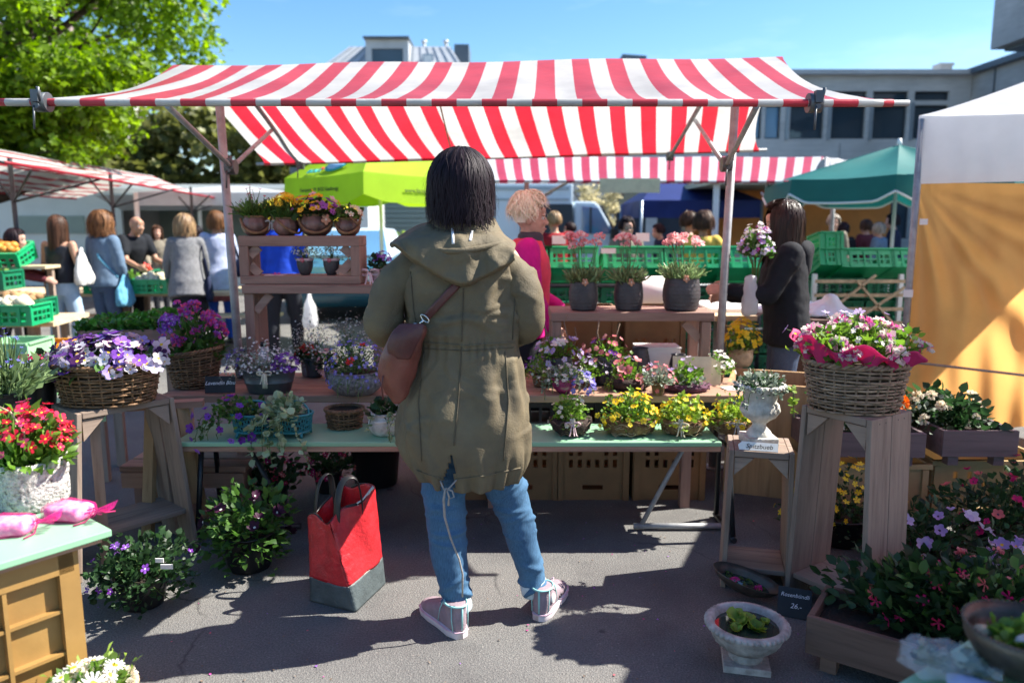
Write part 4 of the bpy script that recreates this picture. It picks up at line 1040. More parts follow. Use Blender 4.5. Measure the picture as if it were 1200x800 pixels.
# ------------------------------------------------------------------ tables, benches, shelves
ZT, ZB = .62, .484
def gxy(px, py, z): p = gz(px, py, z); return p.x, p.y
t = thing('wooden_table', 'reddish board table carrying the middle row of flower pots', 'table', (0, 3.65, 0))
x0, x1 = -1.74, 1.2
g = rng_(2)
for k in range(4):
    b = MB(); e = g.uniform(-.03, .03); b.hexa([(x0 + e, k * .153 + .002, ZT - .036), (x1 + e, k * .153, ZT - .036), (x1 + e, k * .153 + .146, ZT - .036), (x0 + e, k * .153 + .148, ZT - .036), (x0 + e, k * .153 + .002, ZT - .002 * (k % 2)), (x1 + e, k * .153, ZT - .003 * (k % 2)), (x1 + e, k * .153 + .146, ZT), (x0 + e, k * .153 + .148, ZT - .002)])
    b.build('board', M['wood_x'], t, bevel=.004)
for x in (x0 + .35, -.1, x1 - .3):
    for y in (.12, .52): b = MB(); b.bar((x, y, 0), (x, y, ZT - .06), .05, .05); b.build('leg', M['wood_sz'], t)
    b = MB(); b.box((x, .3, ZT - .06), (.05, .56, .045)); b.build('crossbar', M['wood_x'], t)

t = thing('bench', 'long pale green painted bench in front of the flower table', 'bench', (0, 3.3, 0))
bx0, bx1 = gz(203, 518, ZB).x, gz(846, 518, ZB).x
b = MB(); b.box(((bx0 + bx1) / 2, .165, ZB - .011), (bx1 - bx0, .33, .022)); b.build('seat_board', M['green_paint'], t, bevel=.004)
b = MB(); b.box(((bx0 + bx1) / 2, .163, ZB - .034), (bx1 - bx0 - .004, .32, .023)); b.build('underboard', M['wood_x'], t)
for xa in (gz(285, 590, 0).x - .02, gz(830, 600, 0).x):
    s_ = 1 if xa < 0 else -1
    b = MB(); b.tube([(xa - .02 * s_, .02, .015), (xa, .08, ZB - .05), (xa + .0, .24, ZB - .05), (xa - .02 * s_, .31, .015)], .013, 8); b.tube([(xa - .02 * s_, .0, .014), (xa - .02 * s_, .33, .014)], .014, 8); b.build('leg', M['dark_steel'], t)
    b = MB(); b.tube([(xa, .16, .02), (xa + .42 * s_, .16, .02)], .015, 8); b.tube([(xa + .18 * s_, .16, ZB - .05), (xa + .38 * s_, .16, .03)], .012, 8); b.build('strut', M['dark_steel' if s_ > 0 else 'steel'], t)

t = thing('low_bench', 'low unpainted wooden bench on the ground left of the green bench', 'bench', (-1.62, 3.62, 0))
b = MB(); b.box((0, 0, .27), (.62, .12, .03)); b.box((0, .14, .27), (.62, .12, .03)); b.build('seat_board', M['wood_x'], t, bevel=.003)
b = MB(); b.box((0, -.055, .215), (.6, .025, .075)); b.build('apron', M['wood_x'], t)
for x in (-.24, .24): b = MB(); b.box((x, .07, .127), (.04, .2, .254)); b.build('leg', M['wood_sz'], t)

def gusset(t, p, q, w, mat): b = MB(); b.bar(p, q, .045, .018, up=(0, 1, 0)); b.build('corner_brace', M[mat], t)
t = thing('box_shelf', 'open wooden box shelf on a plank holding the striped bronze pots', 'shelf', (0, 4.0, 0))
sx0, sx1, sz0, sz1 = -1.445, -.805, 1.145, 1.40
for (z, nm) in ((sz1 - .028, 'top_board'), (sz0 + .022, 'shelf_board')):
    b = MB(); b.box(((sx0 + sx1) / 2, .05, z), (sx1 - sx0, .098, .055 if nm == 'top_board' else .044)); b.box(((sx0 + sx1) / 2, .152, z), (sx1 - sx0, .098, .055 if nm == 'top_board' else .044)); b.build(nm, M['wood_sx'], t, bevel=.004)
for x in (sx0 + .025, sx1 - .025): b = MB(); b.box((x, .1, (sz0 + sz1) / 2 - .006), (.05, .196, sz1 - sz0 - .1)); b.build('side_board', M['wood_sz'], t, bevel=.003)
gusset(t, (sx0 + .05, .03, sz1 - .105), (sx0 + .1, .03, sz1 - .06), .05, 'wood_sx'); gusset(t, (sx0 + .05, .03, sz0 + .1), (sx0 + .1, .03, sz0 + .05), .05, 'wood_sx'); gusset(t, (sx1 - .05, .03, sz1 - .1), (sx1 - .095, .03, sz1 - .06), .05, 'wood_sx'); gusset(t, (sx1 - .05, .03, sz0 + .12), (sx1 - .12, .03, sz0 + .05), .05, 'wood_sx')
t = thing('plank_rack', 'tall wooden plank rack standing on the table under the box shelf', 'rack', (0, 3.98, 0))
b = MB(); b.box((-1.05, .12, 1.12), (.76, .25, .046)); b.build('top_board', M['wood_sx'], t, bevel=.004)
for x in (-1.4, -.72): b = MB(); b.box((x, .12, (ZT + 1.097) / 2), (.05, .22, 1.097 - ZT - .002)); b.build('leg', M['wood_sz'], t, bevel=.003)
b = MB(); b.bar((-1.37, .03, 1.0), (-1.29, .03, 1.09), .04, .018, up=(0, 1, 0)); b.build('corner_brace', M['wood_sx'], t)
t = thing('low_shelf', 'reddish wooden shelf at the back of the table carrying three charcoal pots', 'shelf', (0, 4.0, 0))
rx0, rx1, rz = .21, 1.085, .994
b = MB(); b.box(((rx0 + rx1) / 2, .085, rz - .024), (rx1 - rx0, .168, .048)); b.box(((rx0 + rx1) / 2, .258, rz - .024), (rx1 - rx0, .168, .048)); b.build('top_board', M['wood_sx'], t, bevel=.004)
for x in (rx0 + .03, rx1 - .04):
    b = MB(); b.box((x, .04, (ZT + rz - .05) / 2), (.05, .06, rz - .05 - ZT - .002)); b.build('leg', M['wood_sz'], t, bevel=.003); b = MB(); b.box((x, .3, (rz - .05) / 2), (.05, .05, rz - .05 - .002)); b.build('leg', M['wood_sz'], t)
gusset(t, (rx1 - .07, .05, rz - .15), (rx1 - .15, .05, rz - .06), .05, 'wood_sx')

def stand(label, loc, rz, w, d, h, mat='gz', splay=.03, brd=.02, bottom=.08):
    t = thing('plant_stand', label, 'stand', loc, rz)
    mz, mx = M['wood_gz'], M['wood_gx']
    for s_ in (-1, 1):
        for k in range(2):
            y0, y1 = -d / 2 + k * d / 2 + .001, -d / 2 + (k + 1) * d / 2 - .001
            xo = s_ * w / 2; xi = xo - s_ * brd; sp = s_ * splay; yy = .02 * (1 if k else -1) * (splay > .04)
            P = [(xi + sp, y0 + yy, 0), (xo + sp, y0 + yy, 0), (xo + sp, y1 + yy, 0), (xi + sp, y1 + yy, 0), (xi, y0, h - .0), (xo, y0, h), (xo, y1, h), (xi, y1, h)]
            if s_ < 0: P = [P[1], P[0], P[3], P[2], P[5], P[4], P[7], P[6]]
            b = MB(); b.hexa(P); b.build('side_board', mz, t, bevel=.003)
    for k in range(2):
        b = MB(); b.box((0, -d / 4 + k * d / 2, h - .013), (w - 2 * brd - .002, d / 2 - .003, .026)); b.build('top_board', mx, t, bevel=.003)
    if bottom: b = MB(); b.box((0, 0, bottom), (w - 2 * brd + 1.6 * splay, d * .9, .02)); b.build('bottom_board', mx, t, bevel=.003)
    q = min(.09, w * .3)
    for s_ in (-1, 1):
        xi = s_ * (w / 2 - brd - .002)
        b = MB(); b.add([(xi, -d / 2 + .01, h - .03), (xi - s_ * q, -d / 2 + .01, h - .03), (xi, -d / 2 + .01, h - .03 - q), (xi, -d / 2 + .03, h - .03), (xi - s_ * q, -d / 2 + .03, h - .03), (xi, -d / 2 + .03, h - .03 - q)], [(0, 1, 2), (3, 5, 4), (0, 3, 4, 1), (1, 4, 5, 2), (2, 5, 3, 0)] if s_ > 0 else [(0, 2, 1), (3, 4, 5), (0, 1, 4, 3), (1, 2, 5, 4), (2, 0, 3, 5)], 0, False)
        b.build('corner_brace', mx, t)
    b = MB()
    for s_ in (-1, 1):
        for yy in (-d * .3, -d * .15, d * .15, d * .3): b.ell((s_ * (w / 2 + .0005), yy, h - .02), (.0015, .003, .003), n=8, k=4)
    b.build('screws', M['dark_steel'], t)
    return t
LST = (-1.735, 3.2, 0); stand('weathered wooden stand under the big wicker basket of pansies at the left', LST, R(50), .40, .28, .70, splay=.06, bottom=.16)
SST = (1.005, 2.955, 0); stand('short narrow weathered stand carrying the white stone urn', SST, R(-14), .245, .235, .578, splay=.012)
TST = (1.275, 2.72, 0); stand('tall weathered stand carrying the wicker basket wrapped in pink paper', TST, R(-57), .28, .255, .785, splay=.03, bottom=.1)
b = MB(); b.box((0, 0, 0), (.05, .03, .7)); 
t = thing('trestle', 'bare pine trestle leaning behind the left wooden stand', 'trestle', (-1.64, 3.47, 0), R(15))
for (a, c) in (((-.1, -.08, 0), (-.06, 0, .6)), ((.12, -.08, 0), (.07, 0, .6)), ((-.1, .12, 0), (-.06, .02, .6)), ((.12, .12, 0), (.07, .02, .6))):
    b = MB(); b.bar(a, c, .05, .03); b.build('leg', M['wood_yz'], t)
b = MB(); b.box((0, .01, .615), (.34, .07, .03)); b.build('top_board', M['wood_x'], t)
b = MB(); b.box((0, -.075, .12), (.25, .02, .05)); b.build('rung', M['wood_x'], t)

# ------------------------------------------------------------------ crates
ORD = ['first', 'second', 'third', 'fourth', 'fifth', 'sixth', 'seventh', 'eighth', 'ninth', 'tenth']
def crate_mb(w, d, h, rows=2, cols=6, th=.012, fill=0, floor_h=True):
    b = MB()
    def holes(L, n):
        hs = []; m_ = .03; cw = (L - 2 * m_) / n
        for i in range(n):
            for j in range(rows):
                z0 = h * .2 + j * (h * .62 / rows); hs.append((m_ + i * cw + .008, z0, m_ + (i + 1) * cw - .008, z0 + h * .62 / rows - .016))
        return hs
    n2 = max(2, int(cols * d / w))
    b.panel(w, h, holes(w, cols), th, (-w / 2, -d / 2, 0)); b.panel(w, h, holes(w, cols), th, (-w / 2, d / 2, 0))
    b.panel(d - th - .002, h, holes(d, n2), th, (-w / 2, -d / 2 + th / 2 + .001, 0), (0, 1, 0)); b.panel(d - th - .002, h, holes(d, n2), th, (w / 2, -d / 2 + th / 2 + .001, 0), (0, 1, 0))
    fh = []
    if floor_h: fh = [(.05 + i * (w - .1) / 5 + .01, .05 + j * (d - .1) / 3 + .01, .05 + (i + 1) * (w - .1) / 5 - .01, .05 + (j + 1) * (d - .1) / 3 - .01) for i in range(5) for j in range(3)]
    b.panel(w - th - .004, d - th - .004, [] , .006, (-w / 2 + th / 2 + .002, -d / 2 + th / 2 + .002, .008), (1, 0, 0), (0, 1, 0))
    r = .016
    for (p, q) in (((-w / 2 - .008, -d / 2 - .008), (w / 2 + .008, -d / 2 - .008)), ((w / 2 + .008, d / 2 + .008), (-w / 2 - .008, d / 2 + .008))): b.bar((*p, h + r / 2), (*q, h + r / 2), .03, r)
    for x in (-w / 2 - .008, w / 2 + .008): b.bar((x, -d / 2 + .008, h + r / 2), (x, d / 2 - .008, h + r / 2), .03, r)
    for x in (-w / 2, w / 2):
        for y in (-d / 2, d / 2): b.box((x, y, h * .5 - .002), (.028, .028, h - .004))
    for i in range(1, cols, 2): b.box((-w / 2 + i * w / cols, -d / 2 - .011, h * .5), (.012, .012, h * .9))
    return b
_cr = {}
def crate(label, loc, rz=0, size=(.58, .38, .2), mat='crate_green', tilt=0, group=None, rows=2, cols=6):
    key = (size, mat, rows, cols)
    if key not in _cr: _cr[key] = crate_mb(*size, rows, cols).mesh('crate', M[mat])
    o = bpy.data.objects.new('crate', _cr[key]); C.objects.link(o); o.location = loc; o.rotation_euler = (tilt, 0, rz)
    return tag(o, label, 'crate', group)
# brown slotted crates below the bench
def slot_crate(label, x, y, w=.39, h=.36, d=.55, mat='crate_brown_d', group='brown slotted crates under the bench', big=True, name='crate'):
    t = thing(name, label, 'crate', (x, y, 0), 0, group)
    hs = []
    n_ = 6; sw = .022
    for i in range(n_):
        xx = w * .2 + i * (w * .6 / (n_ - 1)) - sw / 2; hs.append((xx, h * .5, xx + sw, h * .62))
        if i in (0, 1, n_ - 2, n_ - 1): hs.append((xx, h * .68, xx + sw, h * .8))
    hs.append((w * .36, h * .16, w * .64, h * .23))
    b = MB(); b.panel(w, h, hs, .014, (-w / 2, 0, 0)); b.build('front_panel', M[mat], t)
    b = MB(); b.box((-w / 2 + .008, d / 2, h / 2), (.014, d - .02, h)); b.box((w / 2 - .008, d / 2, h / 2), (.014, d - .02, h)); b.box((0, d - .008, h / 2), (w - .04, .014, h)); b.box((0, d / 2, .012), (w - .04, d - .04, .014)); b.build('shell', M[mat], t)
    b = MB(); b.box((0, -.008, h - .012), (w + .02, .03, .024)); b.build('rim', M[mat], t)
    for s_ in (-1, 1): b = MB(); b.box((s_ * (w / 2 - .02), -.012, h / 2 - .014), (.03, .016, h - .03)); b.build('corner_rib', M[mat], t)
    return t
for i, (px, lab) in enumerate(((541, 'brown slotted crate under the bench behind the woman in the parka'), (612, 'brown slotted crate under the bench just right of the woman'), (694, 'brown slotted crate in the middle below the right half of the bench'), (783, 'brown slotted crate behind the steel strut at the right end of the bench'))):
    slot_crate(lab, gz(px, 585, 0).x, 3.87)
for i, px in enumerate((640, 722, 800)):
    p = at(px, 490, 3.92); t = crate('dark grey crate on top of the brown crates, %s from the left behind the bench' % ORD[i], (p.x, 4.1, .385), 0, (.36, .34, .15), 'grey_plastic', 0, 'dark grey crates above the brown crates', 1, 5)
t = thing('plastic_bucket', 'big round black bucket under the green bench behind the red bag', 'bucket', tuple(gz(441, 566, 0)))
b = MB(); b.lathe([(.001, .004), (.115, .004), (.12, .01), (.148, .3), (.155, .3), (.156, .32), (.146, .32), (.118, .03), (.001, .025)], 32); b.build('bucket_body', M['black_plastic'], t)
b = MB(); th = np.linspace(PI, 2 * PI, 16); b.tube([(.152 * math.cos(a), .152 * math.sin(a), .3 + .02 * math.sin(a)) for a in th], .004, 6); b.build('handle', M['steel'], t)

# foreground crate and table at the left
u1, u2 = Vector((-.62, -.785, 0)), Vector((-.785, .62, 0)); TC = gz(131, 620, .62)
ang = math.atan2(-u1.y, -u1.x)       # local +x runs back to the corner
t = thing('side_table', 'pale green tabletop on an ochre crate at the lower left corner', 'table', (TC.x, TC.y, 0), ang)
b = MB(); b.box((-.5, .36, .61), (1.0, .72, .02)); b.build('tabletop', M['green_paint'], t, bevel=.003)
b = MB(); b.box((-.5, .36, .592), (.96, .68, .016)); b.build('underboard', M['wood_x'], t)
FC = TC + u1 * .09 + u2 * .05
t = thing('crate', 'tall ochre plastic crate standing on end under the green tabletop at the lower left', 'crate', (FC.x, FC.y, 0), ang)
cw, chh, cd = .62, .582, .36
b = MB(); b.box((-cw / 2, .02, chh / 2), (cw - .02, .012, chh - .01)); b.box((-cw / 2, cd - .01, chh / 2), (cw, .014, chh)); b.box((-.008, cd / 2, chh / 2), (.014, cd - .03, chh)); b.box((-cw + .008, cd / 2, chh / 2), (.014, cd - .03, chh)); b.box((-cw / 2, cd / 2, chh - .008), (cw - .03, cd - .05, .014)); b.build('shell', M['crate_brown'], t)
b = MB()
for k in range(5): b.box((-.02 - k * (cw - .05) / 4 - .005, .005, chh / 2), (.01, .03, chh - .02))
b.build('vertical_ribs', M['crate_brown'], t)
b = MB()
for k in range(5): b.box((-cw / 2, .006, .05 + k * .122), (cw - .01, .026, .009))
b.build('cross_ribs', M['crate_brown'], t)
b = MB(); b.box((-.012, -.001, chh / 2), (.05, .022, chh)); b.box((-cw / 2, -.001, chh - .03), (cw, .022, .06)); b.build('rim', M['crate_brown'], t)
for z_ in (.2, .322): b = MB(); b.tube([(-.35, .013, z_ + .05), (-.35, .004, z_ + .05)], [.014, .012], 14); b.build('drain_boss', M['crate_brown'], t)
# foreground table bottom right
E0, E1 = gz(1052, 800, .6), gz(1141, 745, .6); d = (E1 - E0).normalized(); ang = math.atan2(d.y, d.x)
FR = E1
t = thing('side_table', 'pale green tabletop at the lower right corner under the old bowl', 'table', (E0.x, E0.y, 0), ang)
b = MB(); b.box((.28, -.2, .59), (.98, .4, .02)); b.build('tabletop', M['green_paint'], t, bevel=.003)
for (x, y) in ((-.1, -.3), (.65, -.05), (.65, -.3), (-.1, -.08)): b = MB(); b.bar((x, y, 0), (x, y, .58), .04, .04); b.build('leg', M['wood_gz'], t)

# ------------------------------------------------------------------ planters
def planter(name, label, p, rz, w, d, h, foot, mat='wood_greyp', soil=True, group=None, z0=0):
    """p = near-left corner on the ground; local x runs along the front"""
    t = thing(name, label, 'planter', (p[0], p[1], z0), rz, group); th = .02
    for (c, s_, nm) in (((w / 2, th / 2, foot + h / 2), (w, th, h), 'front_board'), ((w / 2, d - th / 2, foot + h / 2), (w, th, h), 'back_board'), ((th / 2, d / 2, foot + h / 2), (th, d - 2 * th - .002, h), 'end_board'), ((w - th / 2, d / 2, foot + h / 2), (th, d - 2 * th - .002, h), 'end_board')):
        b = MB(); b.box(c, s_); b.build(nm, M[mat], t, bevel=.003)
    b = MB(); b.box((w / 2, d / 2, foot + h * .4), (w - 2 * th - .004, d - 2 * th - .004, h * .7)); b.build('soil', M['soil'], t)
    for (x, y) in ((.07, .05), (w - .07, .05), (.07, d - .05), (w - .07, d - .05)): b = MB(); b.box((x, y, foot / 2), (.05, .05, foot - .002)); b.build('foot', M[mat], t)
    return t
PL1 = (.965, 2.3); planter('planter', 'long dark wooden planter in front at the right, full of fuchsias', PL1, R(-35), .95, .27, .13, .06, 'wood_dark')
# ------------------------------------------------------------------ plants
def shell_pts(g, n, rx, ry, h, low=-.15, fill=.45, lump=.3):
    th = g.uniform(0, 2 * PI, n); z = g.uniform(low, 1, n); q = np.sqrt(np.clip(1 - np.clip(z, 0, 1) ** 2, .02, 1))
    d = np.stack([np.cos(th) * q, np.sin(th) * q, z], -1)
    k = g.integers(2, 5, 3); ph = g.uniform(0, 6, 6)
    lm = 1 + lump * (np.sin(k[0] * th + ph[0] + 3 * z) * .5 + np.sin(k[1] * th + ph[1] - 4 * z) * .3 + .35 * np.sin(7 * th + ph[2] + 6 * z))
    r = g.uniform(0, 1, n) ** fill * lm
    return d, r[:, None] * d * np.array([rx, ry, h])
def foliage(t, g, n, rx, ry, h, z0, mat, size, tmpl=OVAL, stems=10, c=(0, 0), up=.35, low=-.15, fill=.45, roll=.7, name='foliage', lump=.3, stem_mat='stem', parent=None):
    d, p = shell_pts(g, n, rx, ry, h, low, fill, lump); a = d * np.array([1, 1, .8]); a[:, 2] += up; a += g.normal(0, .45, a.shape)
    b = MB(); o = np.array([c[0], c[1], z0]); b.scatter(tmpl, p + o, a, size * g.uniform(.6, 1.25, n), g, roll=roll)
    for i in range(min(stems, n)):
        e = p[i] * .95; b.tube([o * [1, 1, 1] + np.array([e[0] * .15, e[1] * .15, -.02]), o + e * np.array([.5, .5, .65]), o + e], [.0035, .0028, .0015], 5, m=1, cap=False)
    return b.build(name, [M[mat], M[stem_mat]], t)
def grass(t, g, n, rx, ry, h, z0, mat, w=.05, c=(0, 0), spread=.8, name='foliage'):
    th = g.uniform(0, 2 * PI, n); r = np.sqrt(g.uniform(0, 1, n))
    p = np.stack([np.cos(th) * r * rx * .5 + c[0], np.sin(th) * r * ry * .5 + c[1], np.full(n, z0)], -1)
    a = np.stack([np.cos(th) * r * spread, np.sin(th) * r * spread, np.ones(n)], -1) + g.normal(0, .18, (n, 3))
    L = h * g.uniform(.55, 1.1, n); b = MB(); b.scatter(T_blade(w, .3), p, a, np.stack([L, L, L], -1), g, roll=1.0); return b.build(name, M[mat], t)
def blossoms(t, g, n, rx, ry, h, z0, pet, size, tmpl=FL5, eye='eye_y', c=(0, 0), low=.1, out=1.06, up=.35, jit=.3, stalk=0, name='blossoms', front=0.0, rad=None, lump=.2, shell=.06):
    d, p = shell_pts(g, n, rx, ry, h, low, 1, lump); s_ = np.linalg.norm(d, axis=1)[:, None]
    if front:  # gathered towards one side of the plant
        d[:, 1] = np.where(g.uniform(0, 1, n) < front, -np.abs(d[:, 1]), d[:, 1])
    th = np.arctan2(d[:, 1], d[:, 0]); p = d * np.array([rx, ry, h]) * (out + g.normal(0, shell, (n, 1)))
    o = np.array([c[0], c[1], z0]); a = d.copy(); a[:, 2] += up; a += g.normal(0, jit, a.shape); a[:, 1] -= .15
    b = MB(); b.scatter(tmpl, p + o, a, size * g.uniform(.75, 1.2, n), g, mode='flower')
    if stalk:
        for i in range(n):
            e = p[i]; b.tube([o + e * np.array([.15, .15, .02]), o + e * np.array([.6, .6, .55]) + g.normal(0, .006, 3), o + e * .985], [.0022, .002, .0016], 5, m=2, cap=False)
    return b.build(name, [M['pet_' + pet] if 'pet_' + pet in M else PET[pet], M[eye], M['stem']], t)
def pot(t, rt, rb, h, mat, belly=0, th=.008, sx=1, sy=1, lip=.006, wob=0, seed=0, n=32, name='pot', ribs=0, soil=True, z=0, rot=0):
    pr = [(.001, 0), (rb * .9, 0), (rb, .005)]
    for i in range(1, 9):
        q = i / 8; r = rb + (rt - rb) * q + belly * math.sin(PI * q)
        if ribs: 
            pr.append((r + ribs * .6, h * (q - .06))); pr.append((r - ribs * .4, h * (q - .02)))
        pr.append((r, h * q))
    pr += [(rt + lip, h), (rt + lip, h + lip), (rt - th, h + lip), (rt - th * 1.4, h * .86), (rt * .5, h * .8), (.001, h * .8)]
    b = MB(); b.lathe(pr, n, (0, 0, z), sx, sy, wob=wob, seed=seed); o = b.build(name, M[mat], t)
    if soil:
        b = MB(); g = rng_(seed + 7); b.lathe([(.001, h * .93), (rt * .5, h * .925), (rt - th * 1.2, h * .89)], n, (0, 0, z), sx, sy); b.build('soil', M['soil'], t)
    return o
def wicker(t, rx, ry, h, taper=.85, rows=13, stakes=26, mat='wicker', r=.0055, name='weave', wavy=.004, rim=True, flare=0.0, skew=0.0, seed=0):
    b = MB(); n = stakes * 4; th = np.arange(n) / n * 2 * PI; g = rng_(seed)
    def sc(q): return taper + (1 - taper) * q + flare * q * q
    for k in range(rows):
        q = (k + .5) / rows; s_ = sc(q); rad = 1 + 0 * th
        off = wavy * np.cos(stakes / 2 * th + PI * k) 
        z = h * q + .0022 * np.sin(3 * th + g.uniform(0, 6)) + g.normal(0, .0012) + skew * np.cos(th) * q
        P = np.stack([(rx * s_ + off) * np.cos(th), (ry * s_ + off) * np.sin(th), z], -1)
        b.tube(P, r * g.uniform(.85, 1.1), 6, closed=True, flat=(.8, 1.0))
    for k in range(stakes):
        a = k / stakes * 2 * PI; b.tube([((rx * sc(q)) * math.cos(a), (ry * sc(q)) * math.sin(a), h * q + skew * math.cos(a) * q) for q in (0, .33, .66, 1)], r * .7, 5)
    o = b.build(name, M[mat], t)
    if rim:
        b = MB(); m_ = 120; tt = np.arange(m_) / m_ * 2 * PI
        for ph in (0, PI):
            P = np.stack([(rx * sc(1) + .006 * np.cos(22 * tt + ph)) * np.cos(tt), (ry * sc(1) + .006 * np.cos(22 * tt + ph)) * np.sin(tt), h + .006 * np.sin(22 * tt + ph) + skew * np.cos(tt)], -1); b.tube(P, r * 1.15, 6, closed=True)
        b.build('rim', M[mat], t)
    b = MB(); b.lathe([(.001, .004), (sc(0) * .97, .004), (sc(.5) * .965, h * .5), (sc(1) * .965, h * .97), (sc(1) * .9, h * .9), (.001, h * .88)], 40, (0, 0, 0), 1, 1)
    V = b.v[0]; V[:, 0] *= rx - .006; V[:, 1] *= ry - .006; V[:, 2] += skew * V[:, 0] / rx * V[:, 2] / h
    b.build('shade_lining', M['wicker_in'], t); return o  # dark inner shell added to block light between the strands
def P_(px, py, z): p = gz(px, py, z); return (p.x, p.y, z)
seed = [100]
def G(): seed[0] += 1; return rng_(seed[0])
def vines(t, g, starts, length, mat, size, tmpl=RND, n=14, sway=.03, out=(0, -1), name='trailing_stems', dens=1):
    b = MB()
    for s0 in starts:
        p = np.array(s0, float); L = length * g.uniform(.6, 1.15); pts = [p]; dirx = g.normal(0, .5); k = 9
        for i in range(k):
            q = i / (k - 1); step = L / k; v = np.array([out[0] * .9 * (1 - q) ** 2 + dirx * .25, out[1] * .9 * (1 - q) ** 2 , .25 * (1 - q) ** 3 - q * 1.2]) + g.normal(0, .18, 3)
            v /= np.linalg.norm(v); p = p + v * step; pts.append(p)
        b.tube(pts, .0016, 5, m=1, cap=False); pts = np.array(pts)
        m_ = int(n * dens); ii = g.uniform(0, len(pts) - 1.01, m_); i0 = ii.astype(int); f = (ii - i0)[:, None]; pp = pts[i0] * (1 - f) + pts[i0 + 1] * f
        a = g.normal(0, 1, (m_, 3)) + np.array([out[0] * .6, out[1] * .6, 0.1]); b.scatter(tmpl, pp, a, size * g.uniform(.6, 1.2, m_), g, roll=.8)
    return b.build(name, [M[mat], M['stem']], t)
def bow(t, c, s_, mat='ribbon_pink', name='bow', tails=True):
    b = MB(); c = np.array(c)
    for k in (-1, 1):
        rows = []
        for i in range(9):
            a = i / 8 * 2 * PI; x = k * s_ * (.55 - .5 * math.cos(a)); z = s_ * .32 * math.sin(a)
            rows.append([c + [x, -.004 - .01 * math.sin(a), z + w] for w in (-s_ * .12, s_ * .12)])
        b.sheet(rows)
    if tails:
        for k in (-1, .4, 1.2):
            rows = []
            for i in range(6): q = i / 5; rows.append([c + [k * s_ * .5 * q + w, -.01 - .02 * q, -s_ * 1.3 * q + .01 * math.sin(6 * q)] for w in (-s_ * .08, s_ * .08)])
            b.sheet(rows)
    return b.build(name, M[mat], t, solid=.001)
def wood_flower(t, c, s_, pet='peach'):
    g = rng_(3); b = MB(); b.scatter(T_flower(5, .2, .03, .06), np.array([c]), np.array([[0, -1, .1]]), s_, g, mode='flower'); return b.build('wooden_flower', [PET[pet], M['eye_w']], t, solid=.004)

# ---- striped bronze pots on the box shelf
def bronze_pot(t, rt, h, ribs=12, handle_side=1):
    b = MB(); n = 48; pr = [(.001, 0), (rt * .62, 0), (rt * .9, h * .18), (rt * 1.1, h * .45), (rt * 1.02, h * .75), (rt * .84, h * .95), (rt * .82, h), (rt * .76, h), (rt * .74, h * .86), (.001, h * .84)]
    b.lathe(pr, n); V = b.v[0]; a = np.arctan2(V[:, 1], V[:, 0]); q = 1 + .035 * np.cos(ribs * a) * (V[:, 2] > h * .1) * (V[:, 2] < h * .9); V[:, 0] *= q; V[:, 1] *= q
    b.build('pot', M['bronze'], t)
    b = MB(); th = np.arange(30) / 30 * 2 * PI; b.tube([(rt * .84 * math.cos(x), rt * .84 * math.sin(x), h) for x in th], .006, 8, closed=True); b.build('rim', M['wicker'], t)
    b = MB(); th = np.linspace(PI, 2 * PI, 22); b.tube([(rt * 1.12 * math.cos(x), rt * 1.18 * math.sin(x) - .006, h * .9 + h * .75 * math.sin(x)) for x in th], .007, 8); b.build('handle', M['wicker'], t)
M['bronze'] = pm('bronze_glaze', (.23, .12, .1), .4, .5, 9, .1, 30, col2=(.05, .025, .02), spec=.5, stretch=(1, 1, .5))
zs = 1.40
t = thing('flower_pot', 'round bronze ribbed pot of dark purple pinks, first on the box shelf', 'flower pot', P_(299, 281, zs)[:2] + (zs,), .3); t.location.y = 4.08; t.location.x = at(299, 280, 4.05).x
bronze_pot(t, .068, .1); g = G(); grass(t, g, 260, .1, .1, .1, .09, 'leaf_mid', .05); blossoms(t, g, 16, .075, .07, .15, .1, 'fuchsia', .011, FL5, 'eye_d', low=.3, stalk=1)
bow(t, (.075, -.04, .07), .03, 'tent_white')
t = thing('flower_pot', 'bronze ribbed pot with a low cushion of yellow flowers over dark grass', 'flower pot', (at(334, 280, 4.05).x, 4.08, zs), 1.1)
bronze_pot(t, .062, .092); g = G(); grass(t, g, 300, .1, .1, .1, .085, 'leaf_mid', .05, spread=.5); blossoms(t, g, 46, .075, .07, .12, .1, 'yellow', .018, DAISY, 'eye_y', low=.5)
t = thing('flower_pot', 'largest bronze ribbed pot with yellow and violet pansies and a wooden flower', 'flower pot', (at(369, 280, 4.05).x, 4.09, zs), .2)
bronze_pot(t, .078, .108); g = G(); foliage(t, g, 200, .11, .1, .07, .105, 'leaf_dark', .035); blossoms(t, g, 70, .125, .11, .11, .1, 'tricolor', .023, PANSY, 'eye_d', low=.1); wood_flower(t, (.055, -.085, .085), .03)
t = thing('flower_pot', 'smallest bronze pot with a slanted handle and creamy flowers at the shelf end', 'flower pot', (at(407, 280, 4.05).x, 4.08, zs), .1)
bronze_pot(t, .058, .088); g = G(); foliage(t, g, 160, .085, .08, .055, .09, 'leaf_mid', .03); blossoms(t, g, 26, .085, .08, .07, .09, 'cream', .014, FL5, 'eye_y', low=.2)
b = MB(); b.tube([(.02, -.075, .1), (.055, -.075, .06), (.07, -.05, .09), (.075, 0, .13)], .006, 6); b.build('wicker_loop', M['wicker'], t)
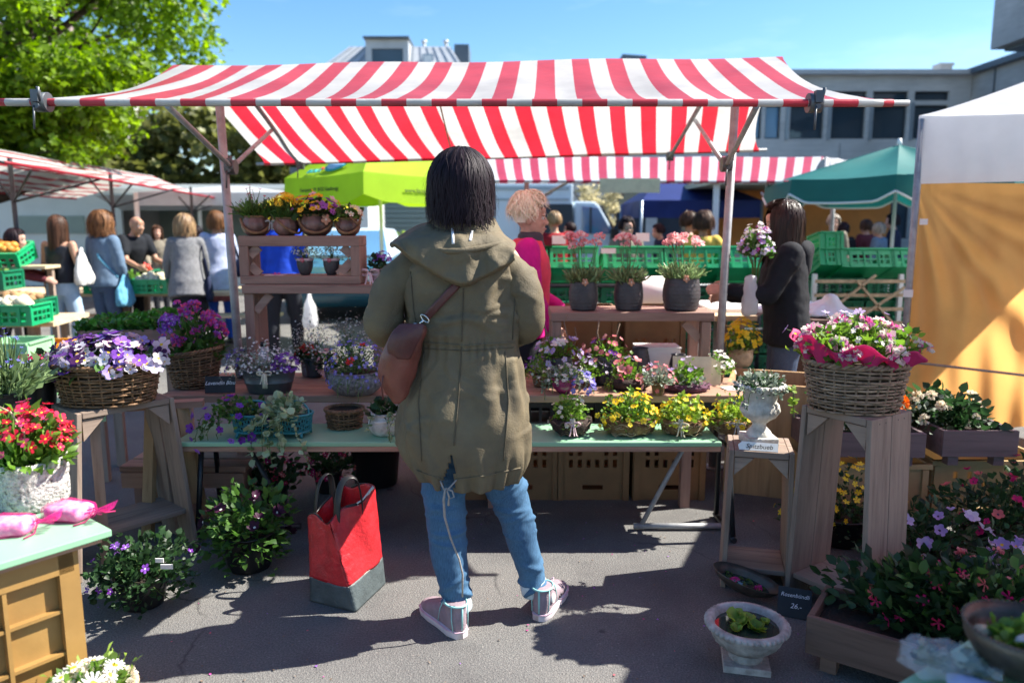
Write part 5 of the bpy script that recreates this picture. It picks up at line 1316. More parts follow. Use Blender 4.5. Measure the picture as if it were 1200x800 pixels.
# ---- two cups on the lower board
for px, lab, g_, n in ((357, 'small dark cup of tiny white flowers, left of the pair on the shelf', 41, 60), (388, 'small dark cup with a taller white-flowered sprig, right of the pair on the shelf', 42, 70)):
    t = thing('flower_pot', lab, 'flower pot', (at(px, 328, 4.05).x, 4.07, sz0 + .046), 0); g = rng_(g_)
    pot(t, .043, .026, .085, 'dark_pot', belly=.006, lip=.003); k = 1 if px < 370 else 1.35
    b = MB(); b.lathe([(.0445, .076), (.0465, .077), (.0468, .088), (.045, .089)], 24); b.build('ribbon', M['ribbon_pink'], t); wood_flower(t, (.0, -.05, .08), .014, 'rose')
    foliage(t, g, 130, .06, .05, .075 * k, .09, 'leaf_silver', .016, OVALN); blossoms(t, g, n, .065, .055, .085 * k, .09, 'cream', .007, FL5, 'eye_w', low=.2)
def card(name, label, p, size, mat, rot, cat='card', t_=.003):
    b = MB(); b.box((0, 0, size[1] / 2), (size[0], t_, size[1])); o = b.build(name, M[mat], loc=p, bevel=.0); o.rotation_euler = rot; return tag(o, label, cat)
card('price_card', 'plain square brown card leaning beside the cups on the shelf', (at(406, 326, 4.05).x, 4.02, sz0 + .0455), (.062, .062), 'wood_x', (R(-25), 0, .2))
t = thing('gift_card', 'small pale pink card with a deep pink blossom lying on the shelf', 'card', (at(324, 329, 4.05).x, 4.04, sz0 + .0445), 0)
b = MB(); b.box((0, 0, .002), (.1, .07, .003)); b.build('card_sheet', M['ribbon_pink'], t); b = MB(); b.scatter(FL5, np.array([[.01, -.015, .006]]), np.array([[0, -.3, 1.]]), .022, rng_(1), mode='flower'); b.build('pressed_flower', [PET['hotpink'], M['eye_w']], t)

# ---- right shelf: three charcoal pots with pink carnations
def charcoal(t, r, h):
    pot(t, r * .86, r * .8, h, 'dark_pot', belly=r * .13, ribs=.0018, lip=.002, th=.006)
def carnation_pot(label, px, r, h, nf, fh, s_):
    t = thing('carnation_pot', label, 'flower pot', (at(px, 358, 4.1).x, 4.12, rz + .001), 0, 'charcoal pots of pink carnations'); g = rng_(s_)
    charcoal(t, r, h); grass(t, g, 380, r * 1.5, r * 1.5, .095, h * .9, 'leaf_grass', .04, spread=.6)
    b = MB(); pos, axs = [], []
    for i in range(nf):
        a = g.uniform(0, 2 * PI); rr = r * g.uniform(.2, 1.05); e = np.array([rr * math.cos(a), rr * math.sin(a) * .6, h + fh * g.uniform(.78, 1.05)]); s0 = np.array([e[0] * .3, e[1] * .3, h * .9])
        b.tube([s0, (s0 + e) / 2 + g.normal(0, .008, 3), e], .0018, 5, m=1, cap=False); pos.append(e); axs.append([e[0] * 2, -.4, 1])
    b.scatter(POM, np.array(pos), np.array(axs, float), .034 * g.uniform(.8, 1.15, nf), g, mode='flower'); b.build('blossoms', [PET['pink'], M['stem']], t); wood_flower(t, (-.0, -r * 1.02, h * 1.02), .022, 'peach'); return t
carnation_pot('ribbed charcoal pot of pink carnations at the left end of the low shelf', 684, .083, .155, 10, .235, 51)
carnation_pot('ribbed charcoal pot of pink carnations between two others on the low shelf', 737, .083, .155, 9, .235, 52)
carnation_pot('widest charcoal pot with a bushy head of pink carnations beside the steel pole', 799, .106, .175, 14, .22, 53)

# ---- left part of the table
t = thing('wicker_basket', 'tilted brown wicker basket of mixed purple and pink cut flowers on the table', 'flower basket', P_(229, 452, ZT + .004), .2)
wicker(t, .145, .115, .19, .72, 15, 26, 'wicker', .0055, skew=.018, seed=1); g = G()
foliage(t, g, 330, .12, .1, .2, .15, 'leaf_mid', .06, OVALN, up=.9); foliage(t, g, 160, .16, .1, .24, .17, 'leaf_silver', .018, OVALN, name='filler_sprigs', up=.6, stems=3)
blossoms(t, g, 40, .15, .1, .24, .17, 'magenta_mix', .03, POM, 'eye_y', low=.15)
blossoms(t, g, 60, .045, .04, .045, .34, 'violet', .014, FL5, 'eye_w', c=(-.09, -.07), low=-.8, name='stock_spike')
t = thing('zinc_tub', 'dark oval zinc tub of silvery sprigs and purple heather tied with a cream bow', 'flower tub', P_(316, 459, ZT + .002), .1)
b = MB(); b.lathe([(.001, 0), (.1, 0), (.104, .004), (.118, .05), (.121, .052), (.122, .056), (.12, .058), (.135, .115), (.14, .118), (.14, .124), (.132, .124), (.115, .09), (.001, .088)], 40, sx=1, sy=.62); b.build('tub', M['zinc'], t)
g = G(); foliage(t, g, 520, .16, .09, .14, .09, 'leaf_silver', .018, OVALN, c=(-.03, 0)); blossoms(t, g, 240, .17, .1, .15, .09, 'white', .0065, FL5, 'eye_w', c=(-.03, 0), shell=.14); blossoms(t, g, 130, .07, .06, .09, .1, 'violet', .009, FL5, 'eye_d', c=(.085, -.01), name='heather'); bow(t, (0, -.098, .115), .035, 'veg_white'); 
b = MB(); rows = [[(-.012 + .024 * j, -.093 - .002, .11 - i * .018) for j in range(2)] for i in range(5)]; b.sheet(rows); b.build('ribbon', M['cream_card'], t, solid=.001)
t = thing('geranium_pot', 'small grey pot with a round head of scarlet geraniums', 'flower pot', P_(362, 440, ZT + .002), 0)
pot(t, .044, .036, .085, 'mottled', lip=.003); g = G(); foliage(t, g, 120, .065, .06, .07, .085, 'leaf_dark', .035, RND); blossoms(t, g, 70, .065, .06, .09, .08, 'scarlet', .014, FL5, 'eye_w', low=.45)
t = thing('lobelia_bowl', 'wide speckled grey bowl overflowing with small blue lobelia', 'flower bowl', P_(418, 461, ZT + .002), 0)
pot(t, .128, .085, .115, 'mottled', belly=.03, lip=.003, th=.012); g = G(); foliage(t, g, 900, .14, .125, .15, .11, 'leaf_mid', .017, OVALN, low=-.3); blossoms(t, g, 190, .145, .13, .155, .11, 'blue', .009, FL5, 'eye_w', low=-.35); blossoms(t, g, 2, .1, .1, .16, .12, 'scarlet', .022, POM, 'eye_y', name='red_blossoms', front=.6); vines(t, g, [(-.07 + .02 * i, -.12, .1) for i in range(8)], .13, 'leaf_mid', .008, OVALN, 8)
for i, (px, py, lab) in enumerate(((366, 420, 'airy white gypsophila plant at the back of the table behind the geraniums'), (411, 415, 'airy white gypsophila plant at the back of the table behind the speckled bowl'))):
    t = thing('gypsophila_pot', lab, 'flower pot', (at(px, 400, 4.1).x, 4.12, ZT + .002), 0); pot(t, .05, .042, .1, 'grey_plastic'); g = G(); foliage(t, g, 340, .11, .09, .2, .1, 'leaf_silver', .017, OVALN, stems=26, lump=.2); blossoms(t, g, 280, .12, .1, .22, .1, 'white', .0055, FL5, 'eye_w', low=.05, shell=.16)
t = thing('slate_sign', 'black slate sign with white handwriting beside the wicker basket', 'sign', P_(258, 461, ZT + .003), R(8))
b = MB(); b.box((0, 0, .045), (.145, .006, .085)); so = b.build('slate', M['slate'], t, bevel=.001); so.rotation_euler = (R(-14), 0, 0)
text('Lavendin Blau', .026, M['chalk'], t, 'lettering', (0, .052 * math.tan(R(14)) - .0045, .052), (PI / 2 - R(14), 0, 0), .0004, .35)
b = MB(); b.bar((0, .06, 0), (0, .02, .07), .03, .004); b.build('prop', M['wood_x'], t)
t = thing('plastic_bottle', 'clear plastic bottle with a dark cap behind the flower pots', 'bottle', (at(313, 395, 4.0).x, 3.93, ZT + .002), 0)
b = MB(); b.lathe([(.001, 0), (.03, 0), (.032, .01), (.032, .13), (.026, .16), (.012, .19), (.011, .205)], 20); b.build('bottle_body', M['clear_plastic'], t); b = MB(); b.lathe([(.0325, .05), (.0327, .055), (.0327, .1), (.0325, .105)], 20); b.build('bottle_label', M['navy_coat'], t); b = MB(); b.tube([(0, 0, .2), (0, 0, .225)], .014, 12); b.build('cap', M['black_plastic'], t)
t = thing('flower_basket', 'flowers with a pale pink bow at the right end of the plank rack', 'flower pot', (at(444, 322, 4.1).x, 4.1, 1.146), 0)
pot(t, .045, .035, .07, 'ribbon_pink'); g = G(); foliage(t, g, 120, .06, .06, .08, .07, 'leaf_dark', .028); blossoms(t, g, 40, .045, .045, .06, .11, 'violet', .013, FL5, 'eye_w', c=(.02, 0)); bow(t, (-.04, -.055, .06), .05)
t = thing('wicker_basket', 'low round wicker basket pushed under the table behind the green bench', 'basket', P_(411, 492, ZB + .001), 0); t.location.y = 3.56
wicker(t, .09, .08, .09, .85, 9, 22, 'wicker', .005, seed=4)
# ---- on the green bench
def lattice_bowl(t, rx, ry, h):
    b = MB(); n = 40
    for k in range(7):
        z = h * (.1 + .8 * k / 6); 
        for s_ in (0,): b.tube([(rx * (.9 + .1 * z / h) * math.cos(a), ry * (.9 + .1 * z / h) * math.sin(a), z + .006 * math.sin(12 * a + PI * k)) for a in np.arange(n * 3) / (n * 3) * 2 * PI], .0026, 5, closed=True)
    for k in range(n):
        for sg in (-1, 1): b.tube([(rx * (.9 + .1 * q) * math.cos(k / n * 2 * PI + sg * .25 * q), ry * (.9 + .1 * q) * math.sin(k / n * 2 * PI + sg * .25 * q), h * q) for q in (.02, .25, .5, .75, 1)], .0022, 4)
    b.build('lattice', M['teal'], t)
    b = MB(); th = np.arange(48) / 48 * 2 * PI
    b.tube([(rx * 1.02 * math.cos(a), ry * 1.02 * math.sin(a), h) for a in th], .006, 8, closed=True); b.tube([(rx * .9 * math.cos(a), ry * .9 * math.sin(a), .004) for a in th], .006, 8, closed=True); b.build('rim', M['teal'], t)
    b = MB(); b.lathe([(.001, .008), (.84, .008), (.92, h * .8), (.001, h * .85)], 32); b.v[0][:, 0] *= rx; b.v[0][:, 1] *= ry; b.build('liner', M['soil'], t)
    for k in range(4): a = PI / 4 + k * PI / 2; f = MB(); f.tube([(rx * .85 * math.cos(a), ry * .85 * math.sin(a), .01), (rx * .98 * math.cos(a), ry * .98 * math.sin(a), -.012), (rx * 1.0 * math.cos(a), ry * 1.0 * math.sin(a), -.02)], [.01, .007, .005], 8); f.build('foot', M['teal'], t)
    b = MB(); th = np.linspace(0, PI, 20); b.tube([(rx * .95 * math.cos(a), -.02 + .03 * math.sin(a), h + .055 * math.sin(a)) for a in th], .0055, 8); b.build('handle', M['teal'], t)
t = thing('lattice_bowl', 'teal lattice metal bowl of trailing violet petunias, left on the green bench', 'flower bowl', (P_(303, 506, ZB)[0], 3.42, ZB + .022), .1)
lattice_bowl(t, .1, .075, .085); g = G(); foliage(t, g, 240, .13, .1, .075, .085, 'leaf_mid', .026, c=(-.06, -.01), low=-.4); vines(t, g, [(-.09 - .012 * i, -.02 - .01 * (i % 3), .08) for i in range(9)], .17, 'leaf_mid', .018, OVAL, 11, out=(-.7, -.5)); blossoms(t, g, 22, .17, .12, .1, .05, 'violet', .02, TRUMPET, 'eye_d', c=(-.1, -.03), low=-.9, front=.8)
blossoms(t, g, 4, .04, .03, .05, .13, 'hotpink', .014, FL5, 'eye_w', c=(-.1, 0), name='pink_blossoms')
t = thing('lattice_bowl', 'teal lattice metal bowl of variegated ivy hanging over the bench edge', 'flower bowl', (P_(347, 506, ZB)[0], 3.42, ZB + .022), -.15)
lattice_bowl(t, .095, .075, .085); g = G(); foliage(t, g, 150, .09, .09, .075, .085, 'leaf_var', .036, RND, c=(-.03, -.02), low=-.3); vines(t, g, [(-.075 + .014 * i, -.06, .085) for i in range(9)], .3, 'leaf_var', .03, RND, 20, out=(0, -.75))
t = thing('ivy_pot', 'white pot with variegated ivy half hidden behind the woman', 'flower pot', (P_(452, 508, ZB)[0], 3.43, ZB + .001), 0)
pot(t, .06, .052, .1, 'stone_w', belly=.022); g = G(); foliage(t, g, 70, .085, .075, .06, .1, 'leaf_dark', .036, RND); vines(t, g, [(.03 + .012 * i, -.06, .1) for i in range(5)] + [(-.04, -.05, .1)], .16, 'leaf_var', .025, RND, 10); b = MB(); b.tube([(-.055, -.03, .07), (-.03, -.075, .075), (.02, -.078, .078)], .004, 5); b.build('ribbon', M['white_card'], t)
def mound_basket(label, px, py, rx, ry, h, body, leaf, pet, nb, fs, s_, rz=0, tilt=0, leafsize=.024, bowc=None, fh=.11, flower_t=PANSY):
    t = thing('planted_basket', label, 'planted basket', (P_(px, py, ZB)[0], 3.44, ZB + .001), rz); g = rng_(s_)
    b = MB(); b.lathe([(.001, 0), (.6, 0), (.92, h * .35), (1.02, h * .8), (.98, h), (.8, h * 1.02), (.001, h * .9)], 36, wob=.1, seed=s_); b.v[0][:, 0] *= rx; b.v[0][:, 1] *= ry; V = b.v[0]; V += g.normal(0, .003, V.shape); V[:, 2] = np.maximum(V[:, 2], 0)
    b.build('basket', M[body], t)
    b = MB(); 
    for k in range(40): a = g.uniform(0, 6.28); z = g.uniform(.1, .95) * h; a2 = a + g.uniform(.3, .9); b.tube([(rx * 1.03 * math.cos(q) * (.8 + .25 * z / h), ry * 1.03 * math.sin(q) * (.8 + .25 * z / h), z + .008 * math.sin(9 * q)) for q in np.linspace(a, a2, 5)], .0016, 4)
    b.build('bindings', M['bast' if body == 'bark' else 'twig'], t)
    foliage(t, g, 420, rx * 1.0, ry * 1.1, fh, h * .9, leaf, leafsize); blossoms(t, g, nb, rx * 1.05, ry * 1.15, fh * 1.05, h * .9, pet, fs, flower_t, 'eye_d' if pet == 'yellow' else 'eye_y', low=-.1)
    if bowc: bow(t, (0, -ry * 1.15, h * .95), .035, bowc); wood_flower(t, (0, -ry * 1.22, h * 1.1), .02, 'cream')
    return t
mound_basket('dark twig nest with silvery foliage and a pale pink ribbon on the green bench', 668, 505, .095, .085, .075, 'nest', 'leaf_fresh', 'cream', 14, .012, 61, bowc='ribbon_pink', leafsize=.02)
mound_basket('wide straw log planter spilling yellow violas, nearest the twig nest', 735, 505, .125, .085, .07, 'bark', 'leaf_fresh', 'yellow', 62, .0145, 62, fh=.13)
mound_basket('straw boat planter of yellow violas with a white wooden flower', 797, 505, .105, .085, .07, 'bark', 'leaf_lime', 'yellow', 46, .0125, 63, rz=-.3, bowc='cream_card')
mound_basket('straw planter of small yellow violas at the right end of the bench', 852, 500, .115, .085, .07, 'bark', 'leaf_lime', 'yellow', 50, .012, 64, rz=-.2, bowc='cord_grey')
# ---- right part of the table
t = thing('flower_pot', 'tall charcoal pot of lilac violas with bare twigs beside the woman', 'flower pot', (at(654, 425, 3.9).x, 3.92, ZT + .002), 0)
charcoal(t, .085, .15); g = G(); foliage(t, g, 260, .1, .09, .09, .15, 'leaf_fresh', .022); blossoms(t, g, 34, .12, .1, .12, .13, 'lilac', .019, PANSY, 'eye_y', low=-.5); blossoms(t, g, 5, .035, .03, .03, .21, 'white', .032, FL5, 'eye_y', c=(.0, -.06), name='white_blossoms')
b = MB(); b.tube([(.02, 0, .15), (.05, .0, .25), (.03, 0, .33), (.05, 0, .37)], [.004, .004, .003, .004], 6); b.tube([(-.03, 0, .15), (-.06, .0, .27), (-.09, 0, .38)], [.004, .003, .002], 6); b.tube([(.06, 0, .15), (.1, .02, .24), (.09, .02, .3)], [.004, .003, .003], 6); b.build('twigs', M['twig'], t)
t = thing('flower_pot', 'tall charcoal pot of pink violas and bare twigs in the middle of the table', 'flower pot', (at(710, 432, 3.95).x, 3.95, ZT + .002), 0)
charcoal(t, .085, .15); g = G(); foliage(t, g, 260, .1, .09, .08, .15, 'leaf_fresh', .022); blossoms(t, g, 34, .12, .1, .1, .15, 'rose', .015, PANSY, 'eye_y', low=-.3); blossoms(t, g, 12, .12, .1, .1, .13, 'violet', .017, PANSY, 'eye_y', low=-.6, name='violet_blossoms')
b = MB(); b.tube([(-.02, 0, .15), (-.05, .0, .27), (-.04, 0, .34)], [.004, .004, .004], 6); b.tube([(.04, 0, .15), (.05, .0, .25), (.07, 0, .32)], [.004, .003, .002], 6); b.build('twigs', M['twig'], t)
for i, (px, y, r_, h, lab) in enumerate(((750, 4.06, .06, .17, 'empty tall charcoal vase under the low shelf'), (795, 4.08, .055, .13, 'empty squat charcoal jar with an open neck under the low shelf'))):
    t = thing('vase', lab, 'vase', (at(px, 420, y).x, y, ZT + .002), 0); pot(t, r_ * .68, r_ * .98, h, 'dark_pot', belly=r_ * .12, ribs=.0016, lip=.003, soil=False)
t = thing('flower_bowl', 'small violet glass bowl of white alyssum and purple lobelia on the table edge', 'flower bowl', P_(661, 460, ZT + .002), 0)
M['purple_glass'] = pm('magenta_glazed_bowl', (.25, .02, .11), .25, .3, 10, .05, 40, spec=.6)
pot(t, .06, .03, .07, 'purple_glass', belly=.012, wob=.03); g = G(); foliage(t, g, 240, .13, .08, .07, .065, 'leaf_silver', .02, low=-.3); foliage(t, g, 120, .12, .08, .07, .07, 'leaf_fresh', .018, name='light_foliage'); blossoms(t, g, 60, .12, .08, .07, .07, 'white', .01, FL5, 'eye_y', low=-.2); blossoms(t, g, 26, .06, .05, .06, .05, 'blue', .015, PANSY, 'eye_w', c=(.09, -.02), low=-.6, name='blue_blossoms'); vines(t, g, [(-.06 - .02 * i, -.03, .06) for i in range(4)] + [(.07 + .02 * i, -.03, .06) for i in range(4)], .12, 'leaf_silver', .014, OVAL, 10, out=(0, -.4))
t = thing('planted_nest', 'round bark nest with pink flowers and grey moss, in front of the charcoal pots', 'planted nest', P_(737, 455, ZT + .002), 0)
b = MB(); b.lathe([(.001, 0), (.08, 0), (.11, .02), (.115, .045), (.1, .06), (.001, .055)], 30, wob=.12, seed=2, sy=.8); b.build('nest', M['nest'], t); g = G(); foliage(t, g, 260, .08, .07, .1, .05, 'leaf_fresh', .024, c=(-.01, 0)); blossoms(t, g, 7, .07, .06, .12, .05, 'rose', .03, TRUMPET, 'eye_y', c=(-.01, -.01), low=.1); foliage(t, g, 200, .05, .05, .04, .03, 'leaf_silver', .012, c=(.07, -.03), name='moss'); blossoms(t, g, 12, .13, .06, .1, .06, 'lilac', .012, FL5, 'eye_y', low=.0, name='lilac_blossoms')
vines(t, g, [(-.09, -.04, .05), (-.1, -.02, .05), (-.08, -.05, .06)], .1, 'leaf_lime', .015, OVAL, 10, out=(-.3, -.4)); 
t = thing('planted_wreath', 'purple twig wreath around a round green cyclamen plant', 'planted wreath', P_(803, 457, ZT + .002), 0)
b = MB(); g = G()
for k in range(26):
    a0 = g.uniform(0, 6.28); b.tube([((.105 + g.normal(0, .012)) * math.cos(a), (.075 + g.normal(0, .01)) * math.sin(a), .022 + g.normal(0, .008)) for a in np.linspace(a0, a0 + g.uniform(2, 5), 14)], .004, 5)
b.lathe([(.07, .005), (.11, .004), (.118, .02), (.105, .04), (.07, .035)], 30, sy=.72); b.build('wreath', M['purple_twig'], t); foliage(t, g, 280, .075, .06, .115, .03, 'leaf_fresh', .026); foliage(t, g, 90, .07, .05, .05, .03, 'leaf_silver', .024, name='silver_leaves', c=(.02, -.03)); blossoms(t, g, 7, .08, .06, .12, .04, 'lilac', .016, PANSY, 'eye_d', low=.3)
t = thing('card_stack', 'leaning row of cream cardboard signs behind the cyclamen wreath', 'signs', (at(812, 438, 3.88).x, 3.9, ZT + .002), R(-8))
for i in range(5): b = MB(); b.box((.012 * i, .012 * i, .075 - .003 * i), (.2, .003, .15 - .006 * i)); q = b.build('card_sheet', M['cream_card'], t); q.rotation_euler = (R(-10), 0, R(-2 * i))
b = MB(); th = np.arange(24) / 24 * 2 * PI; b.tube([(-.04 + .045 * math.cos(a), -.006 + .012, .075 + .045 * math.sin(a)) for a in th], .0012, 4, closed=True); b.build('printed_ring', M['cord_grey'], t)
b = MB(); b.box((0, 0, .0015), (.13, .085, .002)); o = b.build('price_card', M['white_card'], loc=P_(862, 455, ZT + .001)); o.rotation_euler = (0, 0, .2); tag(o, 'blank white card lying flat at the right end of the table', 'card')
t = thing('flower_pot', 'bast-wrapped pot of bright yellow wallflowers beside the steel pole', 'flower pot', P_(868, 428, ZT + .002), 0)
pot(t, .066, .056, .095, 'bast', wob=.06, belly=.01); g = G(); foliage(t, g, 300, .095, .085, .15, .09, 'leaf_fresh', .034, OVALN, up=.8); blossoms(t, g, 90, .11, .095, .17, .1, 'yellow', .019, FL4, 'eye_y', low=.15); b = MB()
for k in range(60): a = g.uniform(0, 6.28); b.tube([(.066 * math.cos(a), .066 * math.sin(a), .07), (.075 * math.cos(a + .1), .075 * math.sin(a + .1), .1), (.085 * math.cos(a + .2), .085 * math.sin(a + .2), .1 + g.uniform(0, .03))], .001, 4)
b.build('bast_fringe', M['bast'], t)
t = thing('carton', 'white cardboard carton under the low shelf between the charcoal vases', 'box', (at(770, 415, 4.16).x + .02, 4.28, ZT + .002), 0); b = MB(); b.box((0, 0, .07), (.24, .16, .14)); b.build('carton_body', M['white_card'], t, bevel=.002); b = MB(); b.box((0, 0, .146), (.25, .17, .01)); b.build('lid', M['white_card'], t)

for (px, py, pet, lf, rr, lab, z_, yy) in (
    (690, 452, 'lilac', 'leaf_fresh', .05, 'small clay pot of lilac violas between the violet bowl and the bark nest', ZT, None),
    (771, 462, 'rose', 'leaf_silver', .045, 'small low pot of pink blossoms between the bark nest and the purple wreath', ZT, None),
    (632, 452, 'violet', 'leaf_fresh', .05, 'small pot of violet violas at the right elbow of the woman in the parka', ZT, None),
    (840, 447, 'white', 'leaf_fresh', .05, 'small pot of white blossoms right of the cream cardboard signs', ZT, None),
    (387, 444, 'pink', 'leaf_dark', .04, 'small pot of pale pink blossoms between the geraniums and the speckled bowl', ZT, None),
    (283, 442, 'blue', 'leaf_silver', .045, 'small pot of blue blossoms behind the slate sign and the zinc tub', ZT, None)):
    t = thing('flower_pot', lab, 'flower pot', P_(px, py, ZT + .002), 0, 'small pots filling the gaps on the wooden table'); g = G(); pot(t, rr * .8, rr * .6, .06, 'bark' if px > 600 else 'mottled', lip=.003)
    foliage(t, g, 220, rr * 1.7, rr * 1.5, .085, .06, lf, .022, OVALM); blossoms(t, g, 30, rr * 1.8, rr * 1.6, .1, .055, pet, .0135, PANSY, 'eye_y', low=-.2)
# ---- baskets on the stands
t = thing('wicker_basket', 'big oval wicker basket heaped with purple, lilac and white pansies', 'flower basket', (LST[0] - .005, LST[1] - .02, .702), R(10))
wicker(t, .212, .16, .17, .84, 13, 30, 'wicker', .0065, seed=2); g = G(); foliage(t, g, 420, .21, .15, .1, .15, 'leaf_mid', .04); blossoms(t, g, 175, .205, .155, .115, .16, 'pansy_mix', .033, PANSY, 'eye_y', low=-.1, jit=.5, shell=.1); blossoms(t, g, 70, .06, .05, .07, .22, 'violet', .016, FL5, 'eye_w', c=(-.02, .06), low=-.2, name='stock_spike'); blossoms(t, g, 60, .07, .05, .07, .2, 'violet', .015, FL5, 'eye_d', c=(-.12, .05), low=-.2, name='dark_spike'); blossoms(t, g, 50, .2, .14, .12, .15, 'white', .02, FL5, 'eye_y', low=0, name='white_blossoms')
t = thing('wicker_basket', 'oval grey-brown wicker basket with pink tissue paper and mixed roses', 'flower basket', (TST[0] - .015, TST[1] - .01, .787), R(-6))
wicker(t, .18, .14, .175, .84, 15, 28, 'wicker_grey', .006, seed=3); g = G()
rows = []
for j in range(7):
    q = j / 6; row = []
    for i in range(121):
        a = i / 120 * 2 * PI; ruf = .02 * math.sin(9 * a) + .012 * math.sin(23 * a + 1); rr = .92 + .24 * q + ruf * q * 4 * .6; row.append((.195 * rr * math.cos(a), .15 * rr * math.sin(a), .18 + .055 * q + (.022 * math.sin(7 * a + 1) + .03 * math.cos(a - PI)) * q + (.02 * (1 - q)) * math.sin(13 * a)))
    rows.append(row)
b = MB(); b.sheet(rows); b.build('tissue_paper', M['paper_pink'], t, solid=.001)
foliage(t, g, 700, .2, .15, .11, .2, 'leaf_fresh', .034); foliage(t, g, 260, .21, .15, .13, .2, 'leaf_lime', .018, name='filler_sprigs'); blossoms(t, g, 26, .2, .15, .11, .2, 'mixbasket', .032, POM, 'eye_y', low=.05, front=.6); blossoms(t, g, 60, .2, .15, .13, .2, 'white', .009, FL5, 'eye_y', low=.1, name='small_blossoms')
blossoms(t, g, 8, .26, .17, .12, .22, 'lilac', .018, FL5, 'eye_w', low=.2, name='lilac_sprays', stalk=1, out=1.15)
# ---- urn on the short stand
t = thing('urn', 'white weathered stone urn with silvery trailing plants', 'urn', (SST[0] - .005, SST[1] + .005, .579), 0)
b = MB(); b.box((0, 0, .018), (.125, .125, .036)); b.build('plinth', M['stone_w'], t, bevel=.004)
b = MB(); n = 64; b.lathe([(.05, .036), (.048, .05), (.03, .07), (.026, .085), (.04, .1), (.062, .115), (.076, .14), (.07, .165), (.062, .175), (.066, .19), (.07, .215), (.088, .232), (.092, .24), (.09, .248), (.078, .248), (.07, .22), (.001, .215)], n)
V = b.v[0]; a = np.arctan2(V[:, 1], V[:, 0]); q = 1 + .06 * np.abs(np.cos(9 * a)) * ((V[:, 2] > .09) & (V[:, 2] < .17)); V[:, 0] *= q; V[:, 1] *= q; b.build('vessel', M['stone_w'], t)
b = MB()
for k in range(30): a = k / 30 * 2 * PI; b.ell((.093 * math.cos(a), .093 * math.sin(a), .24), (.009, .009, .008), n=8, k=6)
b.build('beaded_rim', M['stone_w'], t)
g = G(); foliage(t, g, 420, .11, .1, .065, .225, 'leaf_silver', .02, low=-.2); foliage(t, g, 160, .1, .09, .06, .225, 'leaf_dark', .022, name='dark_foliage'); blossoms(t, g, 18, .1, .09, .065, .225, 'white', .009, FL5, 'eye_y'); vines(t, g, [(.085, -.03, .235), (.075, -.05, .235)], .15, 'leaf_lime', .022, RND, 12, out=(.5, -.4)); vines(t, g, [(-.085, -.04, .235), (-.08, -.05, .235), (-.06, -.07, .235), (-.09, 0, .235)], .12, 'leaf_silver', .014, OVAL, 12, out=(-.4, -.5))
t = thing('name_tag', 'white wooden name tag lettered in black in front of the urn', 'sign', (SST[0] - .035, SST[1] - .1, .5795), R(-16))
b = MB(); b.add([(-.075, 0, 0), (.07, 0, 0), (.07, 0, .034), (-.065, 0, .034), (-.08, 0, .02), (-.075, .006, 0), (.07, .006, 0), (.07, .006, .034), (-.065, .006, .034), (-.08, .006, .02)], [(0, 1, 2, 3, 4), (9, 8, 7, 6, 5), (0, 5, 6, 1), (1, 6, 7, 2), (2, 7, 8, 3), (3, 8, 9, 4), (4, 9, 5, 0)], 0, False); o = b.build('tag_board', M['white_card'], t); o.rotation_euler = (R(-30), 0, 0)
text('Spitzbueb', .026, M['ink'], t, 'lettering', (0, .017 * math.sin(R(30)) - .003, .017 * math.cos(R(30))), (PI / 2 - R(30), 0, 0), .0004, .2)
# ---- ground left
t = thing('petunia_pot', 'black pot of dark veined petunias on the ground beside the red bag', 'flower pot', P_(293, 664, 0), 0)
pot(t, .115, .085, .16, 'black_plastic'); g = G(); foliage(t, g, 820, .175, .16, .22, .13, 'leaf_mid', .042, OVALM, low=-.45, stems=20); blossoms(t, g, 13, .18, .16, .2, .14, 'dark', .027, TRUMPET, 'eye_w', low=-.4, front=.7, out=1.05)
t = thing('verbena_pot', 'black pot of a low dark plant with a few purple flowers near the left stand', 'flower pot', P_(168, 707, 0), 0)
pot(t, .1, .075, .12, 'black_plastic'); g = G(); foliage(t, g, 900, .2, .17, .16, .11, 'leaf_dark', .03, low=-.35, stems=16); blossoms(t, g, 10, .2, .17, .17, .11, 'violet', .017, FL5, 'eye_w', low=-.1, front=.5); 
b = MB(); b.box((.15, -.1, .2), (.045, .004, .018)); b.box((.12, -.09, .22), (.03, .004, .016)); b.build('plant_label', M['white_card'], t)
for i, (px, py, lab) in enumerate(((322, 590, 'pot of red blossoms in shade under the bench below the ivy'), (385, 575, 'pot of pink cyclamen in shade under the bench left of the black bucket'))):
    t = thing('flower_pot', lab, 'flower pot', P_(px, py, 0), 0); pot(t, .08, .06, .12, 'black_plastic'); g = G(); foliage(t, g, 220, .14, .13, .13, .12, 'leaf_dark', .04); blossoms(t, g, 40, .14, .13, .14, .12, 'fuchsia', .018, FL5, 'eye_w', low=-.1)
